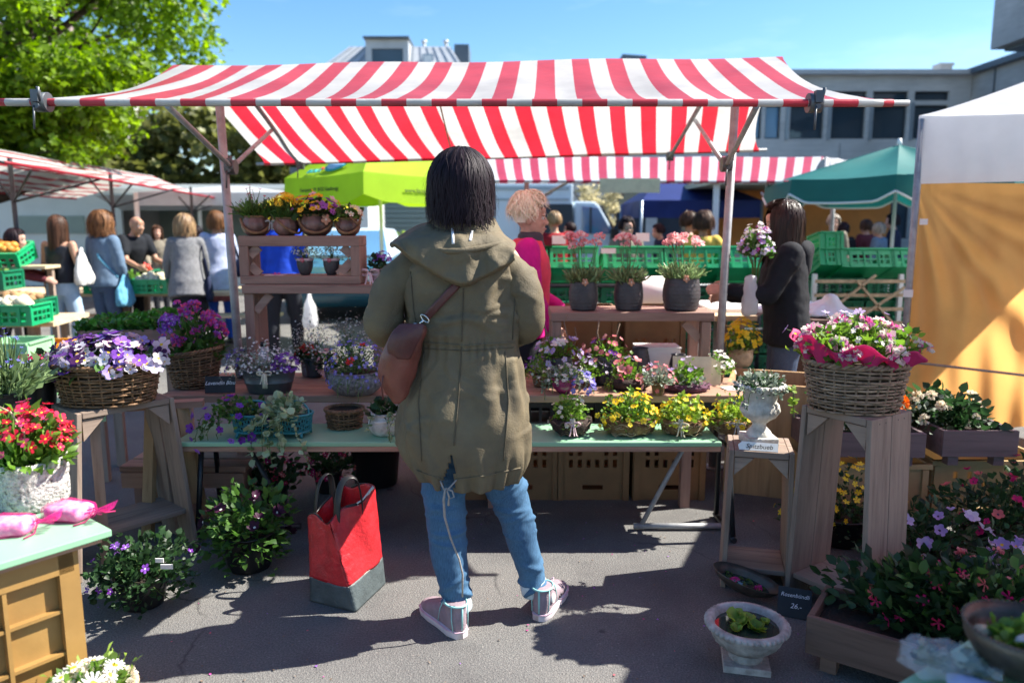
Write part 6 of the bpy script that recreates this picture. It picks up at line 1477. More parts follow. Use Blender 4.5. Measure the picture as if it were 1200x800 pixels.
# ---- left foreground
t = thing('lava_pot', 'rough white lava stone pot of crimson flowers on the green tabletop', 'flower pot', P_(41, 592, .6205), 0)
b = MB(); n = 56; b.lathe([(.001, 0), (.082, 0), (.088, .01), (.093, .05), (.096, .1), (.1, .14), (.096, .152), (.084, .15), (.08, .12), (.001, .115)], n, wob=.05, seed=3); V = b.v[0]; g = G(); b.build('pot', M['lumpy'], t, subsurf=2, disp=[(FOLD_FINE, .012), (tex('stone_pits', .015), .008)])
foliage(t, g, 520, .105, .095, .14, .13, 'leaf_fresh', .05, OVALN, up=1.2, stems=30); blossoms(t, g, 105, .12, .105, .165, .13, 'red', .018, FL5, 'eye_y', low=.3); b = MB(); b.tube([(.01, -.05, .13), (.03, -.06, .24), (-.01, -.05, .3), (-.04, -.05, .315)], .003, 6); b.build('dry_twig', M['bast'], t)
def soap_bag(label, p, rz, s_):
    t = thing('organza_bag', label, 'gift bag', p, rz, 'pink organza bags on the green tabletop'); g = rng_(s_)
    b = MB(); b.loft([((0, 0, 0.002), .054, .036), ((0, 0, .008), .06, .042), ((0, 0, .03), .059, .041), ((0, 0, .038), .052, .034), ((0, 0, .04), .02, .012)], 36, power=4.5); b.build('filling', M['pink_print'], t, disp=[(FOLD_FINE, .01)])
    b = MB(); b.loft([((-.005, 0, 0.0005), .066, .046), ((0, 0, .012), .07, .05), ((0, 0, .034), .066, .046), ((0, 0, .045), .055, .034), ((0, 0, .048), .01, .006)], 36, power=3.6); b.build('net', M['organza'], t, disp=[(FOLD_FINE, .014)])
    b = MB(); rows = []
    for i in range(7): q = i / 6; rows.append([(.068 + .055 * q, math.sin(j * 1.7) * .012 * q + (j - 6) * .0035 * (.3 + 1.4 * q), .022 + .012 * math.cos(j * 2.1) * q + .01 * q) for j in range(13)])
    b.sheet(rows); b.build('gathered_neck', M['organza'], t)
    b = MB(); b.tube([(.068, -.01, .03), (.072, .012, .03), (.07, .0, .012), (.075, -.03, .004), (.06, -.06, .003)], .0022, 5); b.tube([(.07, .01, .03), (.09, .03, .01), (.1, .06, .003)], .0022, 5); b.build('ribbon', M['paper_pink'], t)
soap_bag('pink organza bag of soap, nearest the corner of the green tabletop', P_(82, 606, .621), R(-10), 1)
soap_bag('pink organza bag of soap at the left picture edge', P_(10, 624, .621), R(12), 2)
t = thing('daisy_basket', 'small whitewashed basket of daisies at the bottom left beside the crate', 'flower basket', (gz(101, 800, .26).x, gz(101, 800, .26).y, 0), .2)
wicker(t, .115, .1, .24, .8, 14, 22, 'bast', .006, seed=8); g = G(); foliage(t, g, 190, .1, .09, .06, .23, 'leaf_fresh', .03); blossoms(t, g, 8, .09, .085, .07, .235, 'white', .028, DAISY, 'eye_y', low=.5, jit=.2); blossoms(t, g, 30, .1, .09, .05, .23, 'cream', .02, POM, 'eye_y', low=.1, name='straw_flowers'); grass(t, g, 40, .15, .15, .1, .22, 'leaf_lime', .05, spread=1.2, name='grass_blades')
for i, (px, py, D, kind, lab) in enumerate(((12, 500, 2.9, 'lav', 'dark pot of grey-green lavender behind the crimson flowers'), (48, 475, 3.15, 'red', 'black pot of dark red flowers behind the lava stone pot'))):
    z = .5; p = at(px, py, D); t = thing('flower_pot', lab, 'flower pot', (p.x, D, p.z), 0); pot(t, .07, .055, .14, 'black_plastic'); g = G()
    if kind == 'lav': grass(t, g, 380, .13, .12, .17, .12, 'leaf_grass', .03, spread=.8); blossoms(t, g, 50, .1, .09, .22, .14, 'blue', .008, STAR, 'eye_d', low=.4, stalk=1)
    else: foliage(t, g, 120, .08, .07, .09, .14, 'leaf_dark', .035); blossoms(t, g, 50, .085, .08, .1, .15, 'fuchsia', .018, FL5, 'eye_d', low=.2)
t = thing('side_table', 'pale green table end behind the big left basket carrying the lavender pot', 'table', (at(20, 500, 3.05).x, 3.05, 0), R(30)); zz = at(12, 500, 2.9).z
b = MB(); b.box((-.05, .1, zz - .014), (.75, .5, .024)); b.build('tabletop', M['green_paint'], t, bevel=.003)
for (x, y) in ((-.38, -.1), (.28, -.1), (-.38, .3), (.28, .3)): b = MB(); b.bar((x, y, 0), (x, y, zz - .028), .04, .04); b.build('leg', M['wood_gz'], t)
for o in C.objects:
    if o.get('label', '').startswith('black pot of dark red flowers'): o.location.z = zz - .001
t = thing('herb_tray', 'grey-brown wooden tray of curly parsley behind the left baskets', 'herb tray', (at(165, 400, 4.35).x, 4.35, .0), R(10))
for (c, s_) in (((0, -.2, .82), (.5, .02, .12)), ((0, .2, .82), (.5, .02, .12)), ((-.26, 0, .82), (.02, .38, .12)), ((.26, 0, .82), (.02, .38, .12))): b = MB(); b.box(c, s_); b.build('tray_side', M['wood_sx'], t)
b = MB(); b.box((0, 0, .78), (.5, .37, .04)); b.build('tray_base', M['wood_sx'], t); g = G()
for (x, y) in ((-.2, -.15), (.2, -.15), (-.2, .15), (.2, .15)): b = MB(); b.bar((x, y, 0), (x, y, .758), .05, .05); b.build('leg', M['wood_gz'], t)
n = 2200; pos = np.stack([g.uniform(-.27, .27, n), g.uniform(-.22, .22, n), np.zeros(n)], -1); pos[:, 2] = .84 + g.uniform(0, 1, n) ** .5 * (.09 + .03 * np.sin(9 * pos[:, 0]) * np.cos(8 * pos[:, 1])); b = MB(); b.scatter(T_oval(.6, .3), pos, g.normal(0, 1, (n, 3)) + np.array([0, -.2, .8]), g.uniform(.018, .034, n), g, roll=1.2); b.build('parsley', M['leaf_par'], t)
# ---- right side
t = thing('fuchsia_plants', 'dense dark fuchsia plants filling the long front planter', 'plants', (PL1[0] + .5, PL1[1] - .13, .15), R(-35)); g = G()
foliage(t, g, 1500, .42, .15, .22, .03, 'leaf_dark', .05, OVALM, low=.02, stems=70, fill=.35); foliage(t, g, 600, .42, .16, .24, .03, 'leaf_mid', .04, OVALM, low=.25, stems=0, name='upper_leaves'); blossoms(t, g, 30, .43, .17, .23, .03, 'fuchsia', .02, STAR, 'eye_d', low=.1, up=-.9, front=.7, out=.98)
def bush(name, label, p, rx, ry, h, leaf, n, size, pet, nb, fs, z=.1, ft=FL5, eye='eye_y', tub='black_plastic', rz=0, low=-.2, bl=.1):
    t = thing(name, label, 'flower pot', p, rz); g = G(); pot(t, min(.13, rx * .6), min(.1, rx * .5), z + .03, tub); foliage(t, g, n, rx, ry, h, z, leaf, size, OVALM, low=low, stems=20); blossoms(t, g, nb, rx, ry, h, z + .01, pet, fs, ft, eye, low=bl, front=.5); return t
bush('bidens_pot', 'bushy pot of tiny yellow bidens behind the tall stand', (1.52, 3.33, 0), .28, .18, .26, 'leaf_dark', 700, .03, 'yellow', 110, .014)
bush('petunia_pot', 'large pot of pale lilac petunias on the ground behind the fuchsias', (1.74, 2.98, 0), .25, .2, .2, 'leaf_dark', 600, .045, 'lilac', 20, .028, ft=TRUMPET, eye='eye_d')
bush('rose_pot', 'pot of small salmon pink roses at the right edge behind the old bowl', (1.66, 2.44, 0), .19, .16, .2, 'leaf_dark', 400, .035, 'rose', 13, .026, ft=POM, z=.12)
bush('lobelia_pot', 'pot of pale violet flowers beside the salmon roses at the right edge', (1.9, 2.66, 0), .2, .18, .22, 'leaf_dark', 420, .035, 'lilac', 12, .024, ft=TRUMPET)
bush('dipladenia_pot', 'dark bush with deep red flowers at the right edge below the grey planter', (2.15, 3.2, 0), .3, .25, .25, 'leaf_dark', 800, .04, 'fuchsia', 26, .022, ft=TRUMPET, eye='eye_d')
bush('dipladenia_pot', 'second dark red-flowered bush nearer the tent corner', (2.5, 3.35, 0), .28, .22, .27, 'leaf_dark', 500, .045, 'fuchsia', 16, .022, ft=TRUMPET, eye='eye_d')
bush('begonia_pot', 'leafy dark pot with a few coral buds at the foot of the tall stand', (1.47, 2.5, 0), .15, .12, .22, 'leaf_dark', 260, .05, 'fuchsia', 8, .02, ft=STAR, eye='eye_d')
bush('ageratum_pot', 'low pot of pale green and grey-blue leaves between roses and the corner table', (1.47, 2.1, 0), .16, .14, .2, 'leaf_silver', 380, .026, 'blue', 14, .01)
# crate tables carrying the grey planters
P2 = gz(980, 553, .32); P3 = gz(1105, 548, .33)
for i, (p, rz_, lab, w) in enumerate((((1.52, 3.56), R(-3), 'beige slotted crate under the left grey planter', .62), ((2.16, 3.62), R(-3), 'beige slotted crate under the right grey planter', .62))):
    c = slot_crate(lab, p[0] + w / 2 - .08, p[1], w * .95, .3, .4, 'crate_beige', 'beige slotted crates under the grey planters')
planter('planter', 'grey wooden planter on a beige crate, partly hidden by the tall stand', (1.46, 3.5), R(-2), .52, .36, .12, .05, 'wood_greyp', z0=.302)
planter('planter', 'grey wooden planter with cream flowers in front of the orange tent sheet', (2.07, 3.5), R(-1), .36, .44, .13, .05, 'wood_greyp', z0=.302)
t = thing('potted_kalanchoe', 'dark leafy plants with cream blossoms in the right grey planter', 'plants', (2.2, 3.72, .45), 0); g = G(); foliage(t, g, 420, .2, .2, .19, .0, 'leaf_dark', .05, low=0); foliage(t, g, 160, .16, .16, .15, 0, 'leaf_silver', .026, low=0, name='silver_leaves', c=(-.08, 0)); blossoms(t, g, 11, .19, .18, .16, .02, 'cream', .032, POM, 'eye_y', low=.2, front=.7)
t = thing('marigold_plants', 'orange marigolds and grey leaves in the left grey planter behind the basket', 'plants', (1.72, 3.68, .45), 0); g = G(); foliage(t, g, 420, .24, .16, .22, .0, 'leaf_dark', .045, low=0); blossoms(t, g, 12, .08, .07, .24, .02, 'orange', .03, POM, 'eye_y', c=(.16, 0), low=.3); blossoms(t, g, 10, .2, .14, .15, .02, 'cream', .025, POM, 'eye_y', low=-.1, front=.8, name='cream_blossoms'); blossoms(t, g, 10, .1, .08, .12, .02, 'yellow', .016, FL5, 'eye_y', c=(-.14, -.06), low=.1, name='yellow_blossoms')
# ---- bowls on the ground at the right
t = thing('pedestal_bowl', 'round cast stone bowl on a square foot holding water lettuce', 'bowl', P_(873, 776, 0), R(-12))
b = MB(); b.box((0, 0, .012), (.15, .15, .024)); b.lathe([(.055, .024), (.058, .034), (.05, .045), (.046, .055)], 30); b.build('foot', M['stone'], t, bevel=.003)
b = MB(); n = 80; b.lathe([(.045, .052), (.075, .062), (.105, .09), (.122, .12), (.126, .128), (.132, .134), (.134, .145), (.128, .153), (.114, .153), (.108, .14), (.085, .105), (.001, .095)], n)
V = b.v[0]; a = np.arctan2(V[:, 1], V[:, 0]); q = 1 + .05 * np.abs(np.sin(12 * a)) * ((V[:, 2] > .056) & (V[:, 2] < .115) & (np.hypot(V[:, 0], V[:, 1]) > .07)); V[:, 0] *= q; V[:, 1] *= q; b.build('vessel', M['stone'], t)
b = MB()
for k in range(44): a = k / 44 * 2 * PI; b.ell((.131 * math.cos(a), .131 * math.sin(a), .142), (.009, .009, .009), n=8, k=6)
b.build('rope_rim', M['stone'], t)
b = MB(); b.lathe([(.001, .132), (.106, .132)], 36); b.build('water', M['water'], t)
g = G(); b = MB()
for (cx_, cy_, s_) in ((-.03, .01, 1.0), (.03, -.02, .9), (.0, .04, .8), (-.035, -.04, .6), (.06, .03, .5)):
    k = 9; aa = np.arange(k) / k * 2 * PI + g.uniform(0, 1); ax_ = np.stack([np.cos(aa), np.sin(aa), g.uniform(.3, 1.1, k)], -1); b.scatter(T_round(9), np.tile([cx_, cy_, .133], (k, 1)), ax_, .05 * s_ * g.uniform(.7, 1.1, k), g, roll=.2)
b.build('water_lettuce', M['leaf_lime'], t)
t = thing('oval_dish', 'oval metal dish of floating pink blossoms leaning against the short stand', 'dish', tuple(gz(873, 702, 0) + Vector((0, 0, .075))), 0); t.rotation_euler = (R(10), R(14), R(-22))
b = MB(); b.lathe([(.001, -.045), (.5, -.04), (.85, -.01), (1, .02), (.985, .022), (.82, -.002), (.48, -.03), (.001, -.034)], 44); b.v[0][:, 0] *= .135; b.v[0][:, 1] *= .062; b.build('dish_body', M['tin'], t)
b = MB(); b.lathe([(.001, -.012), (.72, -.012)], 40); b.v[0][:, 0] *= .135; b.v[0][:, 1] *= .062; b.build('water', M['water'], t)
g = G(); b = MB(); b.scatter(POM, np.array([[-.04, -.012, -.006], [.05, -.008, -.006]]), np.array([[0, 0, 1.], [0, 0, 1.]]), .02, g, mode='flower'); b.build('blossoms', PET['hotpink'], t); b = MB(); pos = np.stack([g.uniform(-.08, .08, 26), g.uniform(-.03, .03, 26), np.full(26, -.006)], -1); b.scatter(OVAL, pos, g.normal(0, 1, (26, 3)) * np.array([1, 1, .3]), .022, g); b.build('leaves', M['leaf_mid'], t)
t = thing('slate_sign', 'black slate sign with white writing and a price beside the front planter', 'sign', P_(930, 724, 0), R(-22))
b = MB(); b.box((0, 0, .055), (.12, .006, .108)); o = b.build('slate', M['slate'], t, bevel=.001); o.rotation_euler = (R(-28), 0, 0)
for (tx_, sz, u, z) in (('Rosenbündli', .0205, 0, .083), ('26.-', .026, .005, .045)): text(tx_, sz, M['chalk'], t, 'lettering', (u, z * math.sin(R(28)) - .0045, z * math.cos(R(28))), (PI / 2 - R(28), 0, 0), .0004, .25)
t = thing('old_bowl', 'dark tarnished bowl with moss, leaves and a white pebble on the right tabletop', 'bowl', tuple(gz(1196, 792, .602)), 0)
b = MB(); b.lathe([(.001, 0), (.03, .002), (.075, .03), (.1, .075), (.105, .1), (.1, .102), (.094, .08), (.07, .045), (.001, .04)], 48, wob=.02); b.build('vessel', M['tin'], t)
b = MB(); th = np.arange(60) / 60 * 2 * PI
for a in th: b.ell((.103 * math.cos(a), .103 * math.sin(a), .101), (.004, .004, .003), n=6, k=4)
b.build('beaded_rim', M['tin'], t)
b = MB(); b.lathe([(.001, .062), (.085, .06)], 30); b.build('soil', M['soil'], t); g = G(); foliage(t, g, 130, .07, .06, .035, .06, 'leaf_fresh', .022, RND, low=0); b = MB(); b.ell((-.0, -.02, .08), (.03, .022, .014), n=16, k=10); b.build('pebble', M['stone_w'], t); b = MB(); b.ell((-.06, .03, .075), (.02, .018, .012), n=12, k=8); b.build('snail_shell', M['bast'], t)
t = thing('wrapped_bunch', 'cellophane wrapped bunch with a violet bag lying on the right tabletop', 'wrapped flowers', tuple(gz(1108, 790, .604)), R(-28))
b = MB(); g = rng_(9); rows = []
for i in range(22):
    q = i / 21; rr = .032 * math.sin(PI * min(1, q * 1.25 + .02)) ** .6 * (1 - .45 * q) + .012
    rows.append([(-.08 + .17 * q, rr * 1.35 * math.cos(a) * (1 + .12 * math.sin(5 * a + 9 * q)), .03 + rr * .8 * math.sin(a) * (1 + .15 * math.cos(4 * a - 7 * q))) for a in np.arange(33) / 32 * 2 * PI])
b.sheet(rows); b.build('cellophane', M['cello'], t, disp=[(FOLD_FINE, .03), (tex('crumple', .02), .014)], subsurf=1)
b = MB(); b.loft([((-.05 + .02 * i, .008 * math.sin(i), .026), .012, .02) for i in range(2)], 10); pos = np.stack([g.uniform(-.06, .05, 60), g.uniform(-.025, .025, 60), g.uniform(.01, .045, 60)], -1); b.scatter(OVAL, pos, np.tile([1., 0, .1], (60, 1)) + g.normal(0, .3, (60, 3)), .03, g); b.build('stems', M['leaf_silver'], t)
b = MB(); b.loft([((.05, -.045, .004), .05, .022), ((.05, -.045, .02), .052, .024), ((.05, -.045, .026), .03, .012)], 20, power=3); b.build('violet_bag', M['pale_blue_top'], t, disp=[(FOLD_FINE, .008)])
# ------------------------------------------------------------------ people
def rotx(p, a, z0, y0=0.0):
    y, z = p[1] - y0, p[2] - z0; return np.array([p[0], y0 + y * math.cos(a) + z * math.sin(a), z0 - y * math.sin(a) + z * math.cos(a)])
def limb(b, pts, rad, n=12):
    b.tube(pts, rad, n)
    for p, r in zip(pts, rad): b.ell(p, (r * .99,) * 3, n=12, k=8)
def frame_y(d, up=(0, 0, 1)):
    d = Vector(d).normalized(); x = d.cross(Vector(up)); 
    if x.length < 1e-3: x = d.cross(Vector((1, 0, 0)))
    x.normalize(); z = x.cross(d); return np.array([x, d, z]).T     # columns: side, along, normal
def hand(b, wrist, d, palm_n, s=1.0, curl=.5, side=1):
    """palm, four fingers of different lengths and a thumb from the side of the palm"""
    Fm = frame_y(d, palm_n); w = np.array(wrist)
    def W(x, y, z): return w + Fm @ np.array([x, y, z]) * s
    b.loft([(W(0, .0, 0), .024 * s, .017 * s, Fm @ np.array([[1, 0, 0], [0, 0, 1], [0, 1, 0]]).T), (W(0, .045, 0), .036 * s, .015 * s, Fm @ np.array([[1, 0, 0], [0, 0, 1], [0, 1, 0]]).T), (W(0, .09, 0), .038 * s, .013 * s, Fm @ np.array([[1, 0, 0], [0, 0, 1], [0, 1, 0]]).T)], 12)
    for k, (x, L) in enumerate(((-.028, .06), (-.0095, .072), (.0095, .078), (.028, .068))):
        p = W(x * side, .088, 0); pts = [W(x * side, .06, 0), p]; a = 0
        for j in range(3):
            a += curl * (.5 + .35 * j); y, z = math.cos(a), -math.sin(a); p = p + Fm @ np.array([0, y, z]) * s * L * (.42, .33, .25)[j]; pts.append(p)
        b.tube(pts, np.array([.0095, .0095, .009, .008, .0065]) * s, 8)
        b.ell(pts[-1], (.0065 * s,) * 3, n=8, k=6)
    pts = [W(.022 * side, .02, 0), W(.045 * side, .045, -.008), W(.055 * side, .075, -.02), W(.05 * side, .1, -.03)]
    b.tube(pts, np.array([.013, .012, .0105, .008]) * s, 8); b.ell(pts[-1], (.008 * s,) * 3, n=8, k=6)
def hair(t, c, r, n, mat, z_end=None, open_=R(60), fringe=R(58), back=R(105), w=.006, jag=.02, vol=.012, seed=0, yaw=0.0, wave=.006, crown=(0, -.02), lift=0.0, spread=0.0, name='hair', k=11, side_end=None, cap=True, pj=R(5)):
    g = rng_(seed); phi = g.uniform(-PI, PI, n); opn = np.abs(phi) < open_
    p0 = g.uniform(R(1), R(34), n) ** 1.0; pm_ = np.where(opn, fringe, back) + g.normal(0, pj, n)
    s = np.linspace(0, 1, k)[None]; hang = np.zeros(n)
    if z_end is not None:
        zz = c[2] + r[2] * np.cos(pm_); ze = z_end + g.normal(0, jag, n) 
        if side_end is not None: ze = np.where(np.abs(phi) < R(110), side_end + g.normal(0, jag, n), ze)
        hang = np.where(opn, 0, np.clip(zz - ze, 0, None))
    arc = .115 * (pm_ - p0); tot = arc + hang; d = s * tot[:, None]
    pol = p0[:, None] + np.clip(d / (arc[:, None] + 1e-6), 0, 1) * (pm_ - p0)[:, None]; drop = np.clip(d - arc[:, None], 0, None)
    off = g.uniform(.0, vol, n)[:, None] * (1 + .6 * s) + .004; ph = phi[:, None] + g.normal(0, .12, n)[:, None] * s + .04 * np.sin(6 * s + g.uniform(0, 6, n)[:, None])
    sp = 1 + spread * s ** 2
    X = np.sin(ph) * np.sin(pol) * (r[0] + off) * sp; Y = np.cos(ph) * np.sin(pol) * (r[1] + off) * sp; Z = np.cos(pol) * (r[2] + off + lift * g.uniform(.3, 1, n)[:, None] * np.exp(-((pol - R(35)) / R(40)) ** 2)) - drop
    Y = Y + crown[1] * np.exp(-pol * 2)
    wob = wave * np.sin(9 * s + g.uniform(0, 6, n)[:, None]) * s; X += wob * np.cos(phi)[:, None]; Y -= wob * np.sin(phi)[:, None]
    tx, ty = np.cos(ph), -np.sin(ph); wd = (w * g.uniform(.6, 1.3, n))[:, None] * (1 - .75 * s ** 3)
    tw = g.normal(0, .35, n)[:, None]
    L = np.stack([X - tx * wd, Y - ty * wd, Z + tw * wd], -1); Rr = np.stack([X + tx * wd, Y + ty * wd, Z - tw * wd], -1)
    V = np.stack([L, Rr], 2).reshape(-1, 3); cy, sy = math.cos(yaw), math.sin(yaw); V = np.stack([V[:, 0] * cy - V[:, 1] * sy, V[:, 0] * sy + V[:, 1] * cy, V[:, 2]], -1) + np.array(c)
    i = np.arange(n)[:, None] * (2 * k) + np.arange(k - 1)[None] * 2
    F = np.stack([i, i + 1, i + 3, i + 2], -1).reshape(-1, 4); b = MB(); b.add(V, F)
    if cap:
        CV = MB(); CV.ell((0, -.012, .004), (r[0] * 1.0, r[1] * .94, r[2] * 1.0), n=24, k=16); cv = CV.v[0]; keep = (cv[:, 1] < r[1] * .25) | (cv[:, 2] > r[2] * .5)
        keep &= cv[:, 2] > -r[2] * (.75 if z_end is not None else .55)
        cv2 = np.stack([cv[:, 0] * cy - cv[:, 1] * sy, cv[:, 0] * sy + cv[:, 1] * cy, cv[:, 2]], -1) + np.array(c)
        fs = [tuple(f) for gq, _, _ in CV.f for f in gq.tolist() if all(keep[q] for q in f)]; b.add(cv2, fs)
    return b.build(name, M[mat], t)
SHO_Z, HIP_Z = 1.38, .93
def person(label, loc, rz, H=1.66, lean=0.0, armL=((-.15, .05, -1), (0, .35, -1)), armR=((.15, .05, -1), (0, .35, -1)), top=None, bottom=None, shoe='shoe_dark', hairk=None, skin='skin', head_yaw=0.0, head_nod=0.0, legs=((-.09, 0), (.09, 0)), bulk=1.0, vox=.014, group=None, extra=None, wide=1.0, hands=True, face=False, shoulder=.17):
    t = thing('person', label, 'person', loc, rz, group); s = (H - .06) / 1.70; t.scale = (s, s, s); L_ = lambda p: rotx(np.array(p, float), lean, HIP_Z)
    RX = Matrix.Rotation(-lean, 3, 'X'); b = MB()
    tor = [(.80, .14, .10, 0), (.90, .165, .112, -.01), (1.0, .145, .10, 0), (1.08, .125, .09, 0), (1.2, .142, .102, .01), (1.3, .155, .105, .008), (1.38, .15, .08, -.005), (1.425, .1, .065, -.01), (1.45, .06, .055, -.005)]
    b.loft([(L_((0, y, z)), rx * wide, ry, RX) for z, rx, ry, y in tor], 20)
    nk = L_((0, -.01, 1.42)); hc = L_((0, .02, 1.585)); hc = hc + np.array([0, .0, 0])
    limb(b, [nk, (nk + hc) / 2 + [0, .0, 0], hc - [0, .01, .03]], [.056, .05, .052])
    HM = Matrix.Rotation(head_yaw, 3, 'Z') @ Matrix.Rotation(-head_nod - lean * .3, 3, 'X'); HN = np.array(HM)
    def hp(x, y, z): return hc + HN @ np.array([x, y, z])
    def he(x, y, z, r): b.ell(hp(x, y, z), r, HM, 20, 14)
    he(0, -.012, .02, (.074, .092, .096)); he(0, .02, -.03, (.062, .07, .085)); he(0, .045, -.078, (.04, .042, .036)); he(0, .064, -.098, (.018, .016, .015))
    b.tube([hp(0, .086, .012), hp(0, .1, -.018), hp(0, .108, -.03)], [.008, .011, .012], 10); he(0, .1, -.032, (.016, .013, .009))
    for q in (-1, 1): he(q * .074, -.01, -.012, (.01, .018, .03)); he(q * .03, .076, -.025, (.022, .018, .02)); he(q * .03, .082, .022, (.024, .012, .008))
    he(0, .087, -.06, (.021, .01, .0055)); he(0, .085, -.071, (.019, .01, .006)); he(0, .074, .05, (.05, .02, .03))
    J = {}
    for q, arm in ((-1, armL), (1, armR)):
        S = L_((q * shoulder * wide, 0, SHO_Z)); d1 = np.array(arm[0], float); d1 /= np.linalg.norm(d1); E = S + d1 * .28; d2 = np.array(arm[1], float); d2 /= np.linalg.norm(d2); Wp = E + d2 * .24
        limb(b, [S, (S + E) / 2, E, (E + Wp) / 2 + d2 * .0, Wp], [.05, .043, .037, .033, .025]); J[q] = (S, E, Wp, d2)
        if hands: hand(b, Wp - d2 * .01, d2 + np.array([0, 0, -.05]), (q * .9, -.2, .3), 1.0, .45 if len(arm) < 3 else arm[2], -q)
    for q, lg in ((-1, legs[0]), (1, legs[1])):
        hx = np.array([q * .085, 0, .88]); kn = np.array([lg[0] * 1.0, lg[1] * .6 + .02, .48]); an = np.array([lg[0], lg[1], .08])
        limb(b, [hx, (hx + kn) / 2, kn, (kn + an) / 2 + [0, -.015, .05], an], [.085, .072, .054, .05, .036]); J[('leg', q)] = (hx, kn, an)
        b.ell((lg[0], lg[1] + .05, .035), (.035, .1, .03))
    b.build('body', M[skin], t, remesh=vox * (.55 if face else .8), smooth_it=3)
    for q in (-1, 1):
        e = MB(); e.ell(hp(q * .03, .0755, .004), (.0125, .0125, .0125), n=12, k=8); eo = e.build('eye', M['eye_white'], t)
        e = MB(); e.ell(hp(q * .03, .0845, .003), (.0065, .0055, .0065), n=12, k=8); e.build('iris', M['eye_dark'], eo)
        e = MB(); e.tube([hp(q * .014, .09, .024), hp(q * .032, .088, .03), hp(q * .05, .076, .024)], [.003, .0035, .002], 6); e.build('eyebrow', M[hairk['mat'] if hairk else 'hair_brown'], t)
    if face:
        e = MB(); e.tube([hp(-.022, .089, -.064), hp(-.008, .0965, -.0625), hp(0, .0965, -.064), hp(.008, .0965, -.0625), hp(.022, .089, -.064)], [.002, .0045, .005, .0045, .002], 8); e.build('lips', M['lip'], t)
    # clothes
    if top:
        m, hem, slv, o, kind = top['mat'], top.get('hem', .85), top.get('sleeve', 'long'), top.get('off', .018), top.get('kind', 'shirt'); b = MB()
        zs = np.linspace(hem, 1.445 if kind != 'tank' else 1.36, 14); zt = [q[0] for q in tor]
        fl = top.get('flare', 0.0)
        rings = []
        for z in zs:
            rx = np.interp(z, zt, [q[1] for q in tor]); ry = np.interp(z, zt, [q[2] for q in tor]); yo = np.interp(z, zt, [q[3] for q in tor])
            if z < .9: rx, ry = max(rx, .165), max(ry, .115)
            if top.get('loose'): rx = max(rx, .15); ry = max(ry, .108) if z < 1.3 else ry
            f = max(0, (1.15 - z)) * fl; oo = o * (1 if z < 1.4 else .7); rings.append((L_((0, yo - f * .3, z)), rx * wide + oo + f, ry + oo + f, RX))
        b.loft(rings, 26)
        if kind == 'tank':
            for q in (-1, 1): b.tube([L_((q * .075, .075, 1.33)), L_((q * .08, .05, 1.4)), L_((q * .08, -.02, 1.425)), L_((q * .075, -.07, 1.34))], [.02, .016, .016, .02], 8)
        if slv != 'none':
            for q in (-1, 1):
                S, E, Wp, d2 = J[q]; k = 1.0 if slv == 'long' else .45
                a = [S - np.array([q * .02, 0, -.01]), (S + E) / 2, E]; rr = [.062 + o * .6, .05 + o * .7, .046 + o * .6]
                if slv == 'long': a += [(E + Wp) / 2, Wp - d2 * .02]; rr += [.04 + o * .55, .033 + o * .5]
                else: a = [a[0], (S * .4 + E * .6)]; rr = rr[:2]
                limb(b, a, rr)
        b.build(top.get('name', 'jacket'), M[m], t, remesh=vox, smooth_it=3, disp=[(FOLD_MID, top.get('fold', .012)), (FOLD_BIG, .012)])
    if bottom:
        m, kind = bottom['mat'], bottom.get('kind', 'trousers'); b = MB(); o = bottom.get('off', .012)
        if kind in ('trousers', 'leggings'):
            b.loft([(L_((0, -.005, z)) if z > .95 else np.array([0, -.005, z]), rx * wide + o, ry + o) for z, rx, ry in ((.78, .13, .1), (.86, .162, .115), (.93, .165, .113), (1.0, .148, .1), (1.04, .14, .097))], 22)
            for q in (-1, 1):
                hx, kn, an = J[('leg', q)]; limb(b, [hx, (hx + kn) / 2, kn, (kn + an) / 2 + [0, -.012, .04], an + [0, 0, .03]], [.088 + o, .076 + o, .06 + o, .054 + o * 1.2, .045 + o])
            b.build(kind, M[m], t, remesh=vox, smooth_it=3, disp=[(FOLD_MID, .014)])
        else:
            hl = bottom.get('hem', .45); b.loft([((0, 0, z), .15 + .05 * (1 - (z - hl) / (1.03 - hl)) + o, .11 + .05 * (1 - (z - hl) / (1.03 - hl)) + o) for z in np.linspace(hl, 1.03, 8)], 26); b.build('skirt', M[m], t, disp=[(FOLD_MID, .02)], subsurf=1)
            if bottom.get('legs'):
                b = MB()
                for q in (-1, 1): hx, kn, an = J[('leg', q)]; limb(b, [(hx + kn) / 2, kn, (kn + an) / 2 + [0, -.012, .04], an], [.08, .06, .055, .04])
                b.build('leggings', M[bottom['legs']], t, remesh=vox, smooth_it=2)
    for q, lg in ((-1, legs[0]), (1, legs[1])):
        b = MB(); b.loft([((lg[0], lg[1] + .035, 0.002), .042, .125), ((lg[0], lg[1] + .035, .02), .045, .128), ((lg[0], lg[1] + .03, .05), .04, .11), ((lg[0], lg[1] + .0, .085), .04, .05)], 20); b.build('shoe', M[shoe], t, subsurf=1)
    if hairk:
        hk = dict(hairk); m = hk.pop('mat'); ze = hk.pop('len', None); hr = hk.pop('r', (.08, .1, .104)); cc = hc + HN @ np.array([0, -.014, .024])
        hair(t, cc, hr, hk.pop('n', 420), m, z_end=(None if ze is None else (hc[2] + ze - cc[2] + cc[2])), yaw=head_yaw, side_end=None if 'side' not in hk else hc[2] + hk.pop('side'), **hk)
    if extra: extra(t, J, hc, hp, L_)
    return t
def fwd(rz): return (-math.sin(rz), math.cos(rz))
def px_person(px, D): return (at(px, 300, D).x, D, 0)
